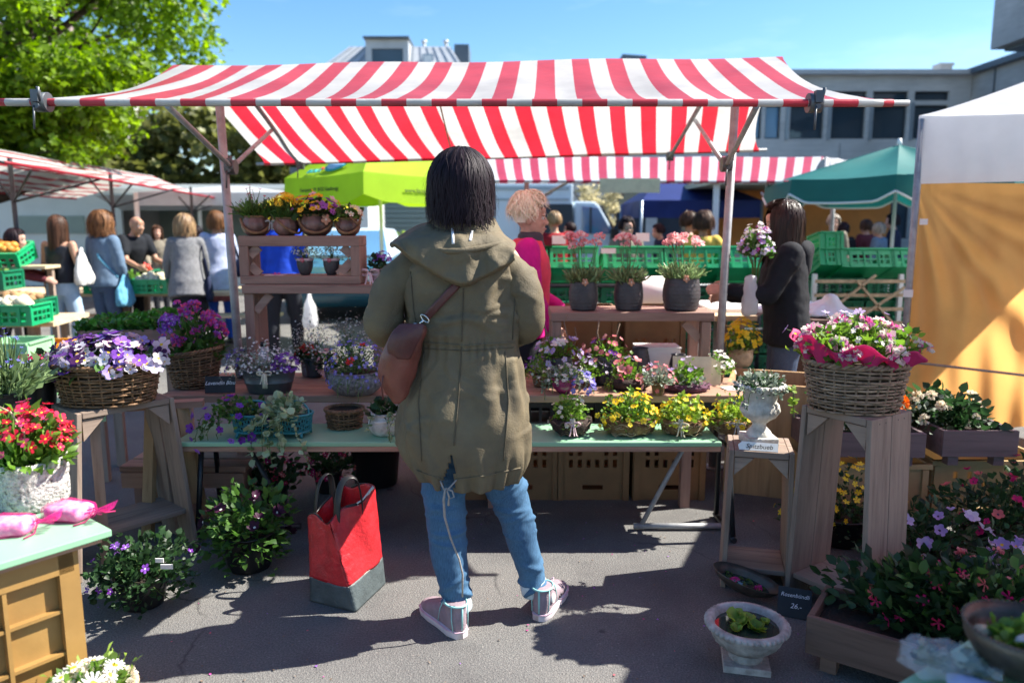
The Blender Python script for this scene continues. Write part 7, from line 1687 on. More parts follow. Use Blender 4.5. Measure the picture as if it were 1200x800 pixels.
def shoulder_bag(mat, side, strap=True, z=.95, size=(.05, .12, .13)):
    def f(t, J, hc, hp, L_):
        b = MB(); c = L_((side * .24, -.02, z)); b.loft([((c[0], c[1], c[2] - size[2]), size[0] * .6, size[1] * .7), ((c[0], c[1], c[2] - size[2] * .6), size[0], size[1]), ((c[0], c[1], c[2] + size[2] * .3), size[0] * .9, size[1] * .9), ((c[0], c[1], c[2] + size[2]), size[0] * .3, size[1] * .6)], 20); o = b.build('shoulder_bag', M[mat], t, disp=[(FOLD_MID, .03)], subsurf=2)
        b = MB(); b.tube([c + [0, -.07, size[2] * .9], L_((side * .19, -.05, 1.3)), L_((side * .15, -.0, 1.475)), L_((side * .19, .06, 1.3)), c + [0, .07, size[2] * .9]], .012, 8, flat=(1.6, .5)); b.build('strap', M[mat], o)
    return f
# vendor
person('vendor with short blonde hair in a coral vest over pink fleece, looking right', px_person(615, 4.62), R(-88), 1.665, 0.03, ((-.1, .15, -1), (.1, .8, -.5)), ((.12, .1, -1), (0, .5, -.8)), dict(mat='pink_fleece', hem=.82, off=.03, name='fleece'), dict(mat='dark_trousers'), hairk=dict(mat='hair_blond', n=2200, open_=R(70), fringe=R(48), back=R(84), pj=R(13), w=.0026, vol=.036, lift=.03, wave=.03, r=(.076, .096, .098), seed=3), head_yaw=R(-6), head_nod=.02, vox=.012, face=True,
       extra=lambda t, J, hc, hp, L_: (MB().loft([(L_((0, .0, z)), rx, ry) for z, rx, ry in ((.88, .205, .165), (1.0, .198, .158), (1.15, .195, .158), (1.3, .212, .16), (1.37, .185, .135), (1.42, .12, .1), (1.47, .1, .1))], 28).build('vest', M['coral_vest'], t, disp=[(FOLD_MID, .02)], subsurf=1), MB().loft([(L_((0, .02, z)), rx, rx) for z, rx in ((1.40, .1), (1.44, .085), (1.48, .08), (1.5, .068))], 20).build('scarf', M['grey_scarf'], t, disp=[(FOLD_FINE, .02)])))
# customer in black hoodie
def hoodie_x(t, J, hc, hp, L_):
    b = MB(); b.loft([(L_((0, -.1, z)), rx, ry) for z, rx, ry in ((1.22, .04, .03), (1.26, .09, .05), (1.34, .12, .07), (1.41, .115, .08), (1.45, .09, .07), (1.475, .05, .045), (1.48, .01, .01))], 24); b.build('hood', M['black_knit'], t, disp=[(FOLD_MID, .03)], subsurf=1)
HOOD = person('woman with long dark hair in a black hoodie holding up a bouquet', px_person(925, 4.6), R(80), 1.63, 0.06, ((-.1, .55, -1), (-.0, 1, .12)), ((.1, .35, -1), (-.1, 1, -.1)), dict(mat='black_knit', hem=.80, off=.038, name='hoodie', loose=True, fold=.02), dict(mat='denim_d'), hairk=dict(mat='hair_dark', n=2600, len=-.36, open_=R(42), fringe=R(50), w=.004, vol=.03, jag=.04, wave=.02, r=(.084, .104, .106), seed=6, side=-.36), head_yaw=R(4), head_nod=.12, vox=.012, wide=1.2, extra=hoodie_x, face=True)
# background shoppers
person('woman with long dark hair in a black tank top and pale jeans', px_person(70, 8.2), R(-6), 1.60, 0, ((-.12, -.05, -1), (-.05, .12, -1)), ((.35, -.15, -1), (.0, .75, -.4)), dict(mat='black_satin', hem=.93, off=.022, sleeve='none', kind='tank', name='tank_top', loose=True, flare=.1), dict(mat='denim_l', off=.018), hairk=dict(mat='hair_brown', n=700, len=-.25, w=.008, vol=.02, jag=.03, open_=R(50), seed=7), head_nod=.1, legs=((-.12, .0), (.13, .05)), extra=lambda t, J, hc, hp, L_: MB().loft([((.28 + .02 * (1.2 - z), .0, z), rx, ry) for z, rx, ry in ((.9, .05, .1), (.91, .07, .13), (1.0, .075, .15), (1.1, .05, .13), (1.2, .03, .08), (1.36, .015, .02))], 20, power=2.8).build('shoulder_bag', M['white_canvas'], t, disp=[(FOLD_MID, .05)], subsurf=2), skin='skin_tan')
person('woman with curly chestnut hair in a grey-blue blazer and dark jeans', px_person(121, 8.5), R(-14), 1.63, 0.02, ((-.15, .1, -1), (0, .6, -.7)), ((.15, .05, -1), (-.1, .5, -1)), dict(mat='blue_blazer', hem=.84, off=.028, name='blazer', flare=.05), dict(mat='denim_d', off=.016), hairk=dict(mat='hair_chest', n=900, len=-.1, w=.008, vol=.045, wave=.03, lift=.02, open_=R(48), seed=8), head_yaw=R(-34), extra=lambda t, J, hc, hp, L_: (MB().tube([L_((.2, -.02, .95)), L_((.05, -.135, 1.2)), L_((-.12, -.03, 1.46))], .01, 6, flat=(1.5, .4)).build('strap', M['blue_bag_cloth'], t), MB().loft([((.24, .04, z), rx, ry) for z, rx, ry in ((.6, .04, .11), (.61, .06, .14), (.72, .06, .14), (.84, .03, .12), (.88, .012, .1), (1.0, .01, .02))], 18, power=2.8).build('shopping_bag', M['blue_bag_cloth'], t, disp=[(FOLD_MID, .06)], subsurf=2)))
person('bald stallholder in a black shirt leaning over the vegetables', px_person(150, 9.4), R(-118), 1.66, .32, ((-.1, .5, -1), (0, .9, -.3)), ((.1, .5, -1), (0, .9, -.3)), dict(mat='black_knit', hem=.85, off=.03, sleeve='short', name='shirt'), dict(mat='dark_trousers'), skin='skin_tan', hairk=None, wide=1.1)
person('woman with short grey-blond hair in a grey tweed cardigan, bending forward', px_person(218, 8.6), R(22), 1.62, .24, ((-.2, .3, -1), (.0, .5, -1)), ((.15, .3, -1), (0, .4, -1)), dict(mat='grey_tweed', hem=.7, off=.026, name='cardigan', flare=.1, loose=True), dict(mat='dark_trousers', kind='skirt', hem=.5, legs='dark_trousers'), hairk=dict(mat='hair_dkblond', n=800, len=-.07, w=.007, vol=.04, lift=.02, wave=.02, seed=9), head_nod=.05, wide=1.0, extra=shoulder_bag('navy_coat', 1, z=.8, size=(.06, .14, .17)))
person('woman in a pale blue cardigan, pink skirt and bright blue leggings', px_person(256, 9.3), R(28), 1.66, .02, ((-.15, .3, -1), (0, .8, -.6)), ((.15, .1, -1), (0, .5, -.8)), dict(mat='pale_blue_top', hem=.72, off=.026, name='cardigan', flare=.08), dict(mat='pink_skirt', kind='skirt', hem=.56, legs='blue_leggings'), hairk=dict(mat='hair_chest', n=600, len=-.06, w=.008, vol=.03, seed=10), extra=shoulder_bag('navy_coat', 1, z=1.0))
person('small shopper with dark hair in a beige jacket in front of the sales trailer', px_person(186, 12.6), R(-150), 1.5, 0, ((-.15, .4, -1), (.2, .8, .1)), ((.15, .3, -1), (0, .7, -.4)), dict(mat='khaki_top', hem=.8, off=.03), dict(mat='dark_trousers'), hairk=dict(mat='hair_brown', n=400, len=-.12, w=.01, vol=.02, seed=11), vox=.02)
person('dark-haired shopper in navy beside the woman in pale blue', px_person(236, 11.6), R(100), 1.5, .1, top=dict(mat='navy_coat', hem=.75, off=.03), bottom=dict(mat='dark_trousers'), hairk=dict(mat='hair_black', n=400, len=-.02, w=.01, vol=.02, seed=12), vox=.02)
person('person in dark red reaching into the vegetable crates at the left edge', px_person(-6, 7.9), R(-70), 1.5, .35, ((-.1, .6, -.8), (0, 1, -.3)), ((.1, .6, -.8), (0, 1, -.3)), top=dict(mat='wine_top', hem=.85, off=.03), bottom=dict(mat='dark_trousers'), hairk=dict(mat='hair_black', n=400, len=-.1, w=.01, vol=.02, seed=13), vox=.018)
def white_bag(t, J, hc, hp, L_):
    b = MB(); c = np.array([.27, .02, .55]); b.loft([(c + [0, 0, z], rx, ry) for z, rx, ry in ((-.17, .06, .11), (-.16, .08, .13), (0, .075, .13), (.1, .05, .11), (.16, .02, .05), (.24, .012, .02))], 18, power=2.8); b.build('carrier_bag', M['plastic_bag'], t, disp=[(FOLD_MID, .04)], subsurf=1)
person('shopper in a royal blue jacket and dark trousers seen through the box shelf', px_person(330, 8.0), R(8), 1.72, .05, top=dict(mat='royal_jacket', hem=.78, off=.03), bottom=dict(mat='dark_trousers', off=.016), hairk=dict(mat='hair_brown', n=500, w=.009, vol=.02, seed=14), extra=white_bag, legs=((-.13, .0), (.12, .12)))
person('man in a dark red sweater seen from behind beyond the green crates', px_person(650, 9.2), R(10), 1.67, .05, top=dict(mat='red_sweater', hem=.85, off=.03, name='sweater'), bottom=dict(mat='dark_trousers'), hairk=dict(mat='hair_dkblond', n=500, w=.007, vol=.012, seed=15, back=R(108)), skin='skin_tan', wide=1.12)
person('dark-haired passer-by in a navy coat right of the man in dark red', px_person(668, 13), R(80), 1.55, 0, top=dict(mat='navy_coat', hem=.7, off=.03, name='coat'), bottom=dict(mat='dark_trousers'), hairk=dict(mat='hair_black', n=400, w=.01, vol=.02, seed=16), vox=.02)
def glasses(t, J, hc, hp, L_):
    b = MB()
    for q in (-1, 1): b.tube([hp(q * .032 + .024 * math.cos(a), .096, .002 + .018 * math.sin(a)) for a in np.arange(16) / 16 * 2 * PI], .0028, 6, closed=True); b.tube([hp(q * .056, .094, .006), hp(q * .078, .03, .008), hp(q * .08, -.02, .004)], .0025, 6)
    b.tube([hp(-.009, .098, .004), hp(.009, .098, .004)], .0025, 6); b.build('glasses', M['frame_dark'], t)
person('man with dark hair and glasses facing us over the green crates', px_person(733, 8.8), R(188), 1.585, .04, top=dict(mat='khaki_top', hem=.85, off=.03, name='shirt'), bottom=dict(mat='dark_trousers'), hairk=dict(mat='hair_black', n=600, w=.008, vol=.02, lift=.02, seed=17, open_=R(58), fringe=R(52)), face=True, extra=glasses)
person('person in a blue jacket bending over under the blue tent', px_person(783, 12), R(100), 1.55, .3, top=dict(mat='navy_coat', hem=.8, off=.04), bottom=dict(mat='dark_trousers'), hairk=dict(mat='hair_black', n=400, w=.01, vol=.02, seed=18), vox=.02)
person('woman with brown hair and bare shoulders turned to her companion in yellow', px_person(806, 9.4), R(-80), 1.66, .0, top=dict(mat='khaki_top', hem=.85, off=.022, sleeve='none', kind='tank', name='top'), bottom=dict(mat='dark_trousers'), hairk=dict(mat='hair_brown', n=600, len=-.02, w=.008, vol=.025, seed=19), skin='skin_tan')
person('woman with dark curly hair in a yellow patterned blouse seen from behind', px_person(823, 8.6), R(-18), 1.63, .02, ((-.15, .1, -1), (0, .5, -.8)), ((.5, .3, -.8), (.2, .9, .1)), top=dict(mat='yellow_shirt', hem=.85, off=.026, sleeve='short', name='blouse'), bottom=dict(mat='dark_trousers'), hairk=dict(mat='hair_brown', n=800, len=-.03, w=.007, vol=.04, lift=.02, wave=.02, seed=20), skin='skin_tan')
person('grey-haired man in front of the orange booth wall', px_person(974, 11.5), R(170), 1.66, 0, top=dict(mat='khaki_top', hem=.85, off=.03, name='shirt'), bottom=dict(mat='dark_trousers'), hairk=dict(mat='hair_grey', n=400, w=.01, vol=.02, seed=21), vox=.02)
for i, (px, D, h, m, hm, lab) in enumerate(((988, 12.4, 1.55, 'black_knit', 'hair_black', 'dark-haired customer in black before the orange booth, next to the grey-haired man'), (1016, 12.8, 1.6, 'wine_top', 'hair_brown', 'customer in dark red standing at the orange booth counter'), (1032, 12.2, 1.55, 'blue_blazer', 'hair_grey', 'customer in grey-blue at the right end of the orange booth'), (1048, 13, 1.7, 'navy_coat', 'hair_black', 'tall customer in navy beside the parasol pole at the orange booth'))):
    person(lab, px_person(px, D), R(20 * i), h, .1, top=dict(mat=m, hem=.8, off=.03), bottom=dict(mat='dark_trousers'), hairk=dict(mat=hm, n=300, len=-.03, w=.012, vol=.02, seed=22 + i), vox=.024, hands=True)

# ------------------------------------------------------------------ the woman in the parka
WY = 2.62
hl, hr_ = gz(541, 747), gz(632, 727)
wt = thing('person', 'woman seen from behind in an olive hooded parka and blue jeans, choosing flowers', 'person', (0, 0, 0))
def Q(px, py, D=WY): return np.array(tuple(at(px, py, D)))
# body
bd = MB()
hc = Q(540, 220, WY - .01); nk = Q(541, 272, WY + .01)
bd.ell(hc, (.074, .09, .106)); bd.ell(hc + [0, .045, -.06], (.05, .05, .05)); bd.tube([hc + [0, .085, .01], hc + [0, .112, -.03]], [.008, .012], 8); limb(bd, [nk, (nk + hc) / 2, hc], [.06, .052, .05])
for q in (-1, 1): bd.ell(hc + [q * .078, 0, -.01], (.01, .018, .03))
tr = [(Q(545, y), w / 2 / 333, .09) for y, w in ((280, 60), (300, 110), (340, 100), (400, 86), (440, 100), (480, 112), (520, 104))]
bd.loft(tr[::-1], 20)
SL = [Q(484, 304), Q(456, 342, 2.58), Q(449, 384, 2.60), Q(470, 394, 2.86), Q(505, 391, 3.06)]
SR = [Q(592, 304), Q(615, 339, 2.59), Q(619, 378, 2.60), Q(602, 392, 2.86), Q(570, 391, 3.06)]
for S_ in (SL, SR): limb(bd, S_, [.05, .044, .04, .034, .026])
hand(bd, SL[-1], SL[-1] - SL[-2], (0, -.3, 1), 1, .5, -1); hand(bd, SR[-1], SR[-1] - SR[-2], (0, -.3, 1), 1, .5, 1)
legL = [(517, 520, 60, 2.62), (519, 560, 55, 2.62), (522, 600, 50, 2.60), (524, 625, 47, 2.595), (526, 650, 46, 2.585), (532, 682, 38, 2.575), (537, 712, 31, 2.57)]
legR = [(578, 520, 58, 2.64), (586, 555, 52, 2.645), (600, 590, 46, 2.66), (607, 612, 42, 2.665), (612, 635, 39, 2.67), (621, 664, 34, 2.675), (627, 692, 30, 2.68)]
for Lg, heel in ((legL, hl), (legR, hr_)):
    pts = [Q(x, y, d) for x, y, w, d in Lg]; an = np.array([pts[-1][0], pts[-1][1] , .09]); limb(bd, pts + [an], [w / 2 / 333 * .86 for _, _, w, _ in Lg] + [.034])
bd.build('body', M['skin'], wt, remesh=.009, smooth_it=3)
# jeans
for Lg, nm in ((legL, 'trouser_leg'), (legR, 'trouser_leg')):
    pts = np.array([Q(x, y, d) for x, y, w, d in Lg]); rad = np.array([w / 2 / 352 for _, _, w, _ in Lg]); u = np.linspace(0, 1, len(pts)); uu = np.linspace(0, 1, 90)
    P = np.stack([np.interp(uu, u, pts[:, k]) for k in range(3)], -1); r = np.interp(uu, u, rad)
    for _ in range(30): P[1:-1] = (P[:-2] + 2 * P[1:-1] + P[2:]) / 4; r[1:-1] = (r[:-2] + 2 * r[1:-1] + r[2:]) / 4
    b = MB(); n = 48; b.tube(P, r, n, cap=False); V = b.v[0].reshape(90, n, 3); th = np.arange(n) / n * 2 * PI; ctr = P[:, None]
    fold = np.zeros((90, n)); g = rng_(len(nm) + int(Lg[0][0]))
    for k in range(26):
        u0 = g.uniform(.02, .62) if k < 18 else g.uniform(.8, .99); a0 = g.uniform(0, 2 * PI); sl = g.normal(0, .035); wd = g.uniform(.009, .018); da = (th - a0 + PI) % (2 * PI) - PI
        fold += g.uniform(.5, 1) * .0115 * np.exp(-((uu[:, None] - u0 - sl * da[None]) / wd) ** 2) * np.exp(-(da[None] / .9) ** 2)
    nrm = (V - ctr) / (np.linalg.norm(V - ctr, axis=2)[..., None] + 1e-9); V += nrm * fold[..., None]; b.v[0] = V.reshape(-1, 3)
    b.build(nm, M['denim'], wt, disp=[(FOLD_FINE, .006)], solid=.003)
    s_ = MB(); ii = int(n * .02); s_.tube(V[:, (n * 3) // 4 % n] , .0015, 5); s_.build('seam', M['denim_d'], wt)
    # turned-up cuff
    b = MB(); d = (P[-1] - P[-8]); d /= np.linalg.norm(d); rr = r[-1]
    b.tube([P[-1] - d * .044, P[-1] - d * .04, P[-1] - d * .02, P[-1] + d * .006, P[-1] + d * .01], [rr * 1.06, rr * 1.2, rr * 1.22, rr * 1.2, rr * 1.05], 40, cap=False); b.build('cuff', M['denim_in'], wt, disp=[(FOLD_FINE, .006)], subsurf=1)
hip = MB(); hip.loft([(Q(547, y), w / 2 / 333, .11) for y, w in ((534, 118), (520, 126), (480, 122), (430, 100))], 28); hip.build('trouser_seat', M['denim'], wt)
# sneakers
def sneaker(heel, toe_dir, side):
    d = Vector((toe_dir[0], toe_dir[1], 0)).normalized(); ang = math.atan2(-d.x, d.y); MX = Matrix.Translation(Vector((heel.x, heel.y, 0))) @ Matrix.Rotation(ang, 4, 'Z') @ Matrix.Translation(Vector((0, .02, 0)))
    RXm = Matrix.Rotation(-PI / 2, 3, 'X')
    b = MB(); b.loft([((0, y, .016 + h / 2), w, h / 2 + .004, Matrix.Rotation(PI / 2, 3, 'X')) for y, w, h in ((-.022, .012, .05), (-.012, .026, .07), (.01, .034, .085), (.05, .037, .09), (.085, .038, .08), (.12, .041, .066), (.16, .044, .052), (.195, .043, .042), (.22, .036, .034), (.236, .02, .024))], 24, power=2.6)
    b.loft([((0, .018, .03), .034, .044), ((0, .02, .07), .036, .046), ((0, .02, .1), .036, .044), ((0, .018, .122), .038, .045)], 24)
    b.xf(MX); u = b.build('shoe', M['shoe'], wt, remesh=.005, smooth_it=2)
    out = [(-.03, .0), (-.022, .025), (.02, .04), (.09, .041), (.15, .048), (.2, .047), (.232, .036), (.246, .012)]
    pl = [(x, y) for y, x in out] + [(-x, y) for y, x in out[::-1]]
    b = MB(); n = len(pl); rows = [[(x * k, y, z) for x, y in pl + pl[:1]] for z, k in ((.001, .96), (.004, 1), (.024, 1.0), (.027, .96), (.027, .2))]; b.sheet(rows); b.add([(x * .96, y, .001) for x, y in pl], [tuple(range(n))[::-1]]); b.xf(MX); b.build('sole', M['shoe_sole'], u)
    b = MB(); b.tube([(x * 1.01, y, .0255) for x, y in pl], .0026, 6, closed=True); b.xf(MX); b.build('sole_stripe', M['shoe_pink'], u)
    b = MB(); b.ell((0, .212, .026), (.04, .034, .026), n=20, k=12); b.xf(MX); b.build('toe_cap', M['shoe_pink'], u)
    b = MB(); b.tube([(.039 * math.sin(a), .018 + .047 * math.cos(a), .122) for a in np.arange(24) / 24 * 2 * PI], .004, 6, closed=True)
    for q in (-1, 1): b.tube([(q * .031, -.012, .03), (q * .034, -.008, .07), (q * .034, -.008, .12)], .0022, 5); b.tube([(q * .036, .05, .118), (q * .036, .07, .085), (q * .037, .085, .03)], .0022, 5)
    b.tube([(0, -.024, .03), (0, -.025, .08), (0, -.026, .122)], .004, 6); b.xf(MX); b.build('piping', M['shoe_teal'], u)
    b = MB(); b.tube([(side * .034, .026, .075), (side * .0425, .026, .075)], [.017, .0165], 20); b.xf(MX); b.build('ankle_patch', M['white_card'], u)
    b = MB()
    for k in range(5): y = .075 + k * .022; z = .108 - k * .0125; b.tube([(-.024, y - .004, z - .006), (0, y, z + .004), (.024, y + .004, z - .006)], .003, 6)
    for q in (-1, 1): b.tube([(0, .07, .114), (q * .022, .085, .128), (q * .026, .07, .12), (0, .068, .112)], .0025, 6)
    b.xf(MX); b.build('laces', M['shoe_pink'], u)
    b = MB()
    for y in (.105, .125): b.tube([(side * .036, y, .045), (side * .0435, y, .045)], .0045, 10)
    b.xf(MX); b.build('eyelets', M['dark_steel'], u)
sneaker(hl, (gz(505, 716) - hl), 1); sneaker(hr_, (gz(655, 692) - hr_), 1)
# parka
ring = [(268, 512, 574, .075), (280, 494, 588, .095), (294, 480, 599, .11), (312, 472, 607, .125), (330, 470, 611, .13), (350, 471, 612, .133), (385, 480, 609, .13), (403, 485, 606, .122), (418, 482, 608, .132), (440, 476, 612, .145), (470, 469, 617, .158), (500, 466, 620, .165), (525, 468, 621, .165), (545, 476, 618, .155), (556, 484, 612, .145)]
ring = np.array(ring, float); ys = np.linspace(268, 556, 130); n = 144; th = np.arange(n) / n * 2 * PI
sm = lambda k: np.interp(ys, ring[:, 0], ring[:, k])
xl, xr, ry = sm(1), sm(2), sm(3)
for a in (xl, xr, ry):
    for _ in range(14): a[1:-1] = (a[:-2] + 2 * a[1:-1] + a[2:]) / 4
V = np.zeros((130, n, 3)); g = rng_(77); kf = g.uniform(0, 6, 8)
for i, y in enumerate(ys):
    Lp, Rp = Q(xl[i], y), Q(xr[i], y); c = (Lp + Rp) / 2; rx = (Rp[0] - Lp[0]) / 2; ct, st = np.cos(th), np.sin(th)
    e = 2 / 2.25; px_, py_ = np.sign(ct) * np.abs(ct) ** e, np.sign(st) * np.abs(st) ** e
    f = np.zeros(n); wst = math.exp(-((y - 403) / 14) ** 2); hemk = max(0, (y - 505) / 51) ** 1.6; up = math.exp(-((y - 345) / 50) ** 2); sk = math.exp(-((y - 455) / 40) ** 2)
    f += wst * .006 * np.sin(38 * th + 2 * np.sin(5 * th)) * (.6 + .4 * np.sin(3 * th)) + hemk * (.012 * np.sin(17 * th + kf[0]) + .008 * np.sin(29 * th + kf[1])) - hemk * .012
    f += sk * .007 * np.sin(11 * th + kf[2] + (y - 440) * .03) + up * .006 * np.sin(6 * th + kf[3] + (y - 330) * .05) + .004 * np.sin(9 * th - y * .06 + kf[4]) * (1 - wst)
    drop = -hemk * (.035 * np.clip(-st, 0, 1) ** 2 - .02 + .012 * np.cos(th + .4))
    V[i] = np.stack([c[0] + rx * px_ * (1 + f / rx), c[1] + .0 + ry[i] * py_ * (1 + f / ry[i]), c[2] + drop], -1)
gk = rng_(31); crs = np.zeros((130, n)); zz = V[:, :, 2]; ss = np.broadcast_to(th[None] * .18, zz.shape)
for k in range(95):
    z0, s0 = gk.uniform(.72, 1.38), gk.uniform(PI, 2 * PI) * .18 if k < 70 else gk.uniform(0, PI) * .18
    an_ = gk.normal(0, .5) + (0 if z0 > 1.0 else gk.choice([-1, 1]) * .9); ln, wd = gk.uniform(.03, .11), gk.uniform(.006, .014)
    dx, dz = ss - s0, zz - z0; a_ = dx * math.cos(an_) + dz * math.sin(an_); b_ = -dx * math.sin(an_) + dz * math.cos(an_) - a_ ** 2 * gk.normal(0, 2.5)
    crs += gk.uniform(.4, 1.1) * .0062 * np.exp(-(a_ / ln) ** 2) * (np.exp(-(b_ / wd) ** 2) - .5 * np.exp(-((b_ - 1.6 * wd) / wd) ** 2))
ctr = V.mean(1, keepdims=True); nr = V - ctr; nr[..., 2] = 0; V += nr / (np.linalg.norm(nr, axis=2)[..., None] + 1e-9) * crs[..., None]
Vf = V.reshape(-1, 3); ii = np.arange(129)[:, None]; jj = np.arange(n)[None]; j2 = (jj + 1) % n
Fq = np.stack([ii * n + jj, (ii + 1) * n + jj, (ii + 1) * n + j2, ii * n + j2], -1).reshape(-1, 4)
# vent slit at the back hem
def pxy(v): 
    d = v - np.array([0, 0, CAMH]); fw = d[1] * CP - d[2] * SP_; upv = d[1] * SP_ + d[2] * CP; return 600 + FPX * d[0] / fw, 400 - FPX * upv / fw
cen = Vf[Fq].mean(1); cp = np.array([pxy(c) for c in cen]); back = cen[:, 1] < WY
slit = back & (cp[:, 1] > 526) & (np.abs(cp[:, 0] - (532 - (cp[:, 1] - 526) * .17)) < (cp[:, 1] - 526) * .17 + .3)
b = MB(); b.add(Vf, Fq[~slit]); b.build('parka', M['parka'], wt, disp=[(FOLD_BIG, .022), (FOLD_MID, .008), (FOLD_FINE, .003)], solid=.006)
for S_, nm in ((SL, 'sleeve'), (SR, 'sleeve')):
    pts = np.array(S_); pts[0] += (np.array([.03, 0, .0]) if S_ is SL else np.array([-.03, 0, .0])); u = np.linspace(0, 1, 5); uu = np.linspace(0, 1, 60); P = np.stack([np.interp(uu, u, pts[:, k]) for k in range(3)], -1); r = np.interp(uu, u, [.064, .062, .061, .053, .04])
    for _ in range(12): P[1:-1] = (P[:-2] + 2 * P[1:-1] + P[2:]) / 4; r[1:-1] = (r[:-2] + 2 * r[1:-1] + r[2:]) / 4
    b = MB(); n2 = 40; b.tube(P, r, n2, cap=False); W_ = b.v[0].reshape(60, n2, 3); t2 = np.arange(n2) / n2 * 2 * PI; g = rng_(5 if S_ is SL else 6); fo = np.zeros((60, n2))
    for k in range(16):
        u0 = g.uniform(.15, .85); a0 = g.uniform(0, 2 * PI); da = (t2 - a0 + PI) % (2 * PI) - PI; fo += .009 * g.uniform(.4, 1.2) * np.exp(-((uu[:, None] - u0 - .05 * da[None] * g.normal(0, 1)) / .022) ** 2) * np.exp(-(da[None] / 1.0) ** 2)
    nr = W_ - P[:, None]; nr /= np.linalg.norm(nr, axis=2)[..., None]; b.v[0] = (W_ + nr * fo[..., None]).reshape(-1, 3); b.build(nm, M['parka'], wt, disp=[(FOLD_MID, .012), (FOLD_FINE, .005)], solid=.004)
# hood lying on the back
rows = []
DB = WY - .125
for j in range(34):
    v = j / 33; row = []
    for i in range(61):
        u = -1 + 2 * i / 60; xx = 531 + 73 * u; yt = 259 + 28 * abs(u) ** 2.2; yb = 337 - 44 * abs(u - .16) ** 1.45 ; yb = max(yb, yt + 2); yy = yt + (yb - yt) * v
        bul = (math.sin(PI * min(1, v * 1.02)) ** .7) * (1 - .6 * u * u)
        dd = WY + .02 * (1 - v) - .15 * v ** .3 - .05 * bul - .014 * math.sin(2 * PI * v * 1.1 + 1.2 * u) * (1 - u * u) - .01 * math.sin(5 * u + 4 * v) * v * (1 - v) * 4
        dd -= .02 * v; dd -= .012 * math.sin(7 * u + 5 * v * u) * v * (1 - u * u) + .008 * math.sin(15 * u - 3 * v) * v
        if v > .94: dd += (v - .94) * 1.6
        row.append(Q(xx, yy, dd))
    rows.append(row)
b = MB(); b.sheet(rows); b.build('hood', M['parka'], wt, disp=[(FOLD_MID, .02), (FOLD_FINE, .007)], solid=.012, subsurf=1)
b = MB(); pts = [Q(474 + 118 * q, 286 + 9 * math.sin(PI * q) - 2 * q, WY - .185 + .085 * (2 * q - 1) ** 2) for q in np.linspace(0, 1, 22)]; b.tube(pts, .008, 8, flat=(1.2, .7)); b.build('hood_edge', M['parka'], wt, disp=[(FOLD_FINE, .01)])
b = MB(); b.loft([(Q(543, y, WY), w / 2 / 333, w / 2 / 333 * .9) for y, w in ((284, 104), (270, 84), (262, 76), (256, 70))], 30, cap=False); b.build('collar', M['parka'], wt, disp=[(FOLD_FINE, .012)], solid=.008)
b = MB(); b.loft([(Q(543, y, WY), w / 2 / 333, w / 2 / 333) for y, w in ((268, 70), (258, 64), (250, 54))], 26, cap=False); b.build('scarf', M['cream_card'], wt, disp=[(FOLD_FINE, .02)], solid=.004)
HC = []
for (x0, y0, x1, y1) in ((530, 261, 531, 286), (555, 261, 551, 282)):
    HC.append((x0, y0, x1, y1))
# seams of the parka, laid on its surface
bpy.context.view_layer.update()
pk = [o for o in wt.children if o.name.startswith('parka')][0]
dg = bpy.context.evaluated_depsgraph_get(); ev = pk.evaluated_get(dg)
hd = [o for o in wt.children if o.name.startswith('hood') and 'edge' not in o.name][0].evaluated_get(dg)
def on_cloth(px, py, ahead=.002, ev=ev):
    o_ = Vector((0, 0, CAMH)); d_ = Vector(ray(px, py)).normalized(); hit, loc, nn, _ = ev.ray_cast(o_, d_)
    return loc - d_ * ahead if hit else None
def seam(pts, r=.0022, mat='parka_d', nm='seam', k=26):
    P = []
    for q in np.linspace(0, len(pts) - 1, k):
        i = min(int(q), len(pts) - 2); f = q - i; h = on_cloth(pts[i][0] * (1 - f) + pts[i + 1][0] * f, pts[i][1] * (1 - f) + pts[i + 1][1] * f)
        if h is not None: P.append(h)
    if len(P) > 2: b = MB(); b.tube(P, r, 6); return b.build(nm, M[mat], wt)
for (x0, y0, x1, y1) in HC:
    rows = []
    for q in np.linspace(0, 1, 12):
        h = [on_cloth(x0 + (x1 - x0) * q + w, y0 + (y1 - y0) * q, .003, hd) for w in (-1.5, 1.5)]
        if all(p is not None for p in h): rows.append([tuple(p) for p in h])
    if len(rows) > 2: b = MB(); b.sheet(rows); b.build('hood_cord', M['cord_white'], wt, solid=.002)
seam([(543, 338), (541, 400)]); seam([(541, 404), (537, 470), (532, 522)]); seam([(492, 401), (545, 405), (603, 401)], .003, 'parka', 'waist_channel', 40); seam([(493, 408), (545, 411), (602, 407)], .0015)
seam([(481, 318), (484, 360), (490, 398)]); seam([(604, 318), (603, 360), (601, 398)]); seam([(497, 412), (490, 470), (494, 540)]); seam([(592, 412), (596, 470), (590, 540)])
seam([(488, 551), (510, 559), (523, 563)], .0025, 'parka'); seam([(533, 562), (570, 557), (610, 548)], .0025, 'parka')
# drawstring hanging from the hem
b = MB(); b.tube([Q(516, 563, 2.46), Q(520, 573, 2.45), Q(526, 572, 2.45), Q(535, 562, 2.46)], .003, 6); b.tube([Q(522, 572, 2.45), Q(520, 585, 2.45), Q(521, 605, 2.46), Q(528, 630, 2.48), Q(538, 655, 2.49), Q(542, 672, 2.49), Q(542, 699, 2.5)], [.0045, .0045, .004, .0035, .0035, .0035, .003], 6)
b.tube([Q(522, 572, 2.45), Q(530, 575, 2.445), Q(532, 582, 2.445), Q(527, 584, 2.445), Q(524, 575, 2.445)], .003, 6); b.tube([Q(524, 574, 2.445), Q(526, 583, 2.445), Q(525.5, 592, 2.445)], [.0025, .0025, .004], 6); b.build('drawstring', M['cord_grey'], wt)
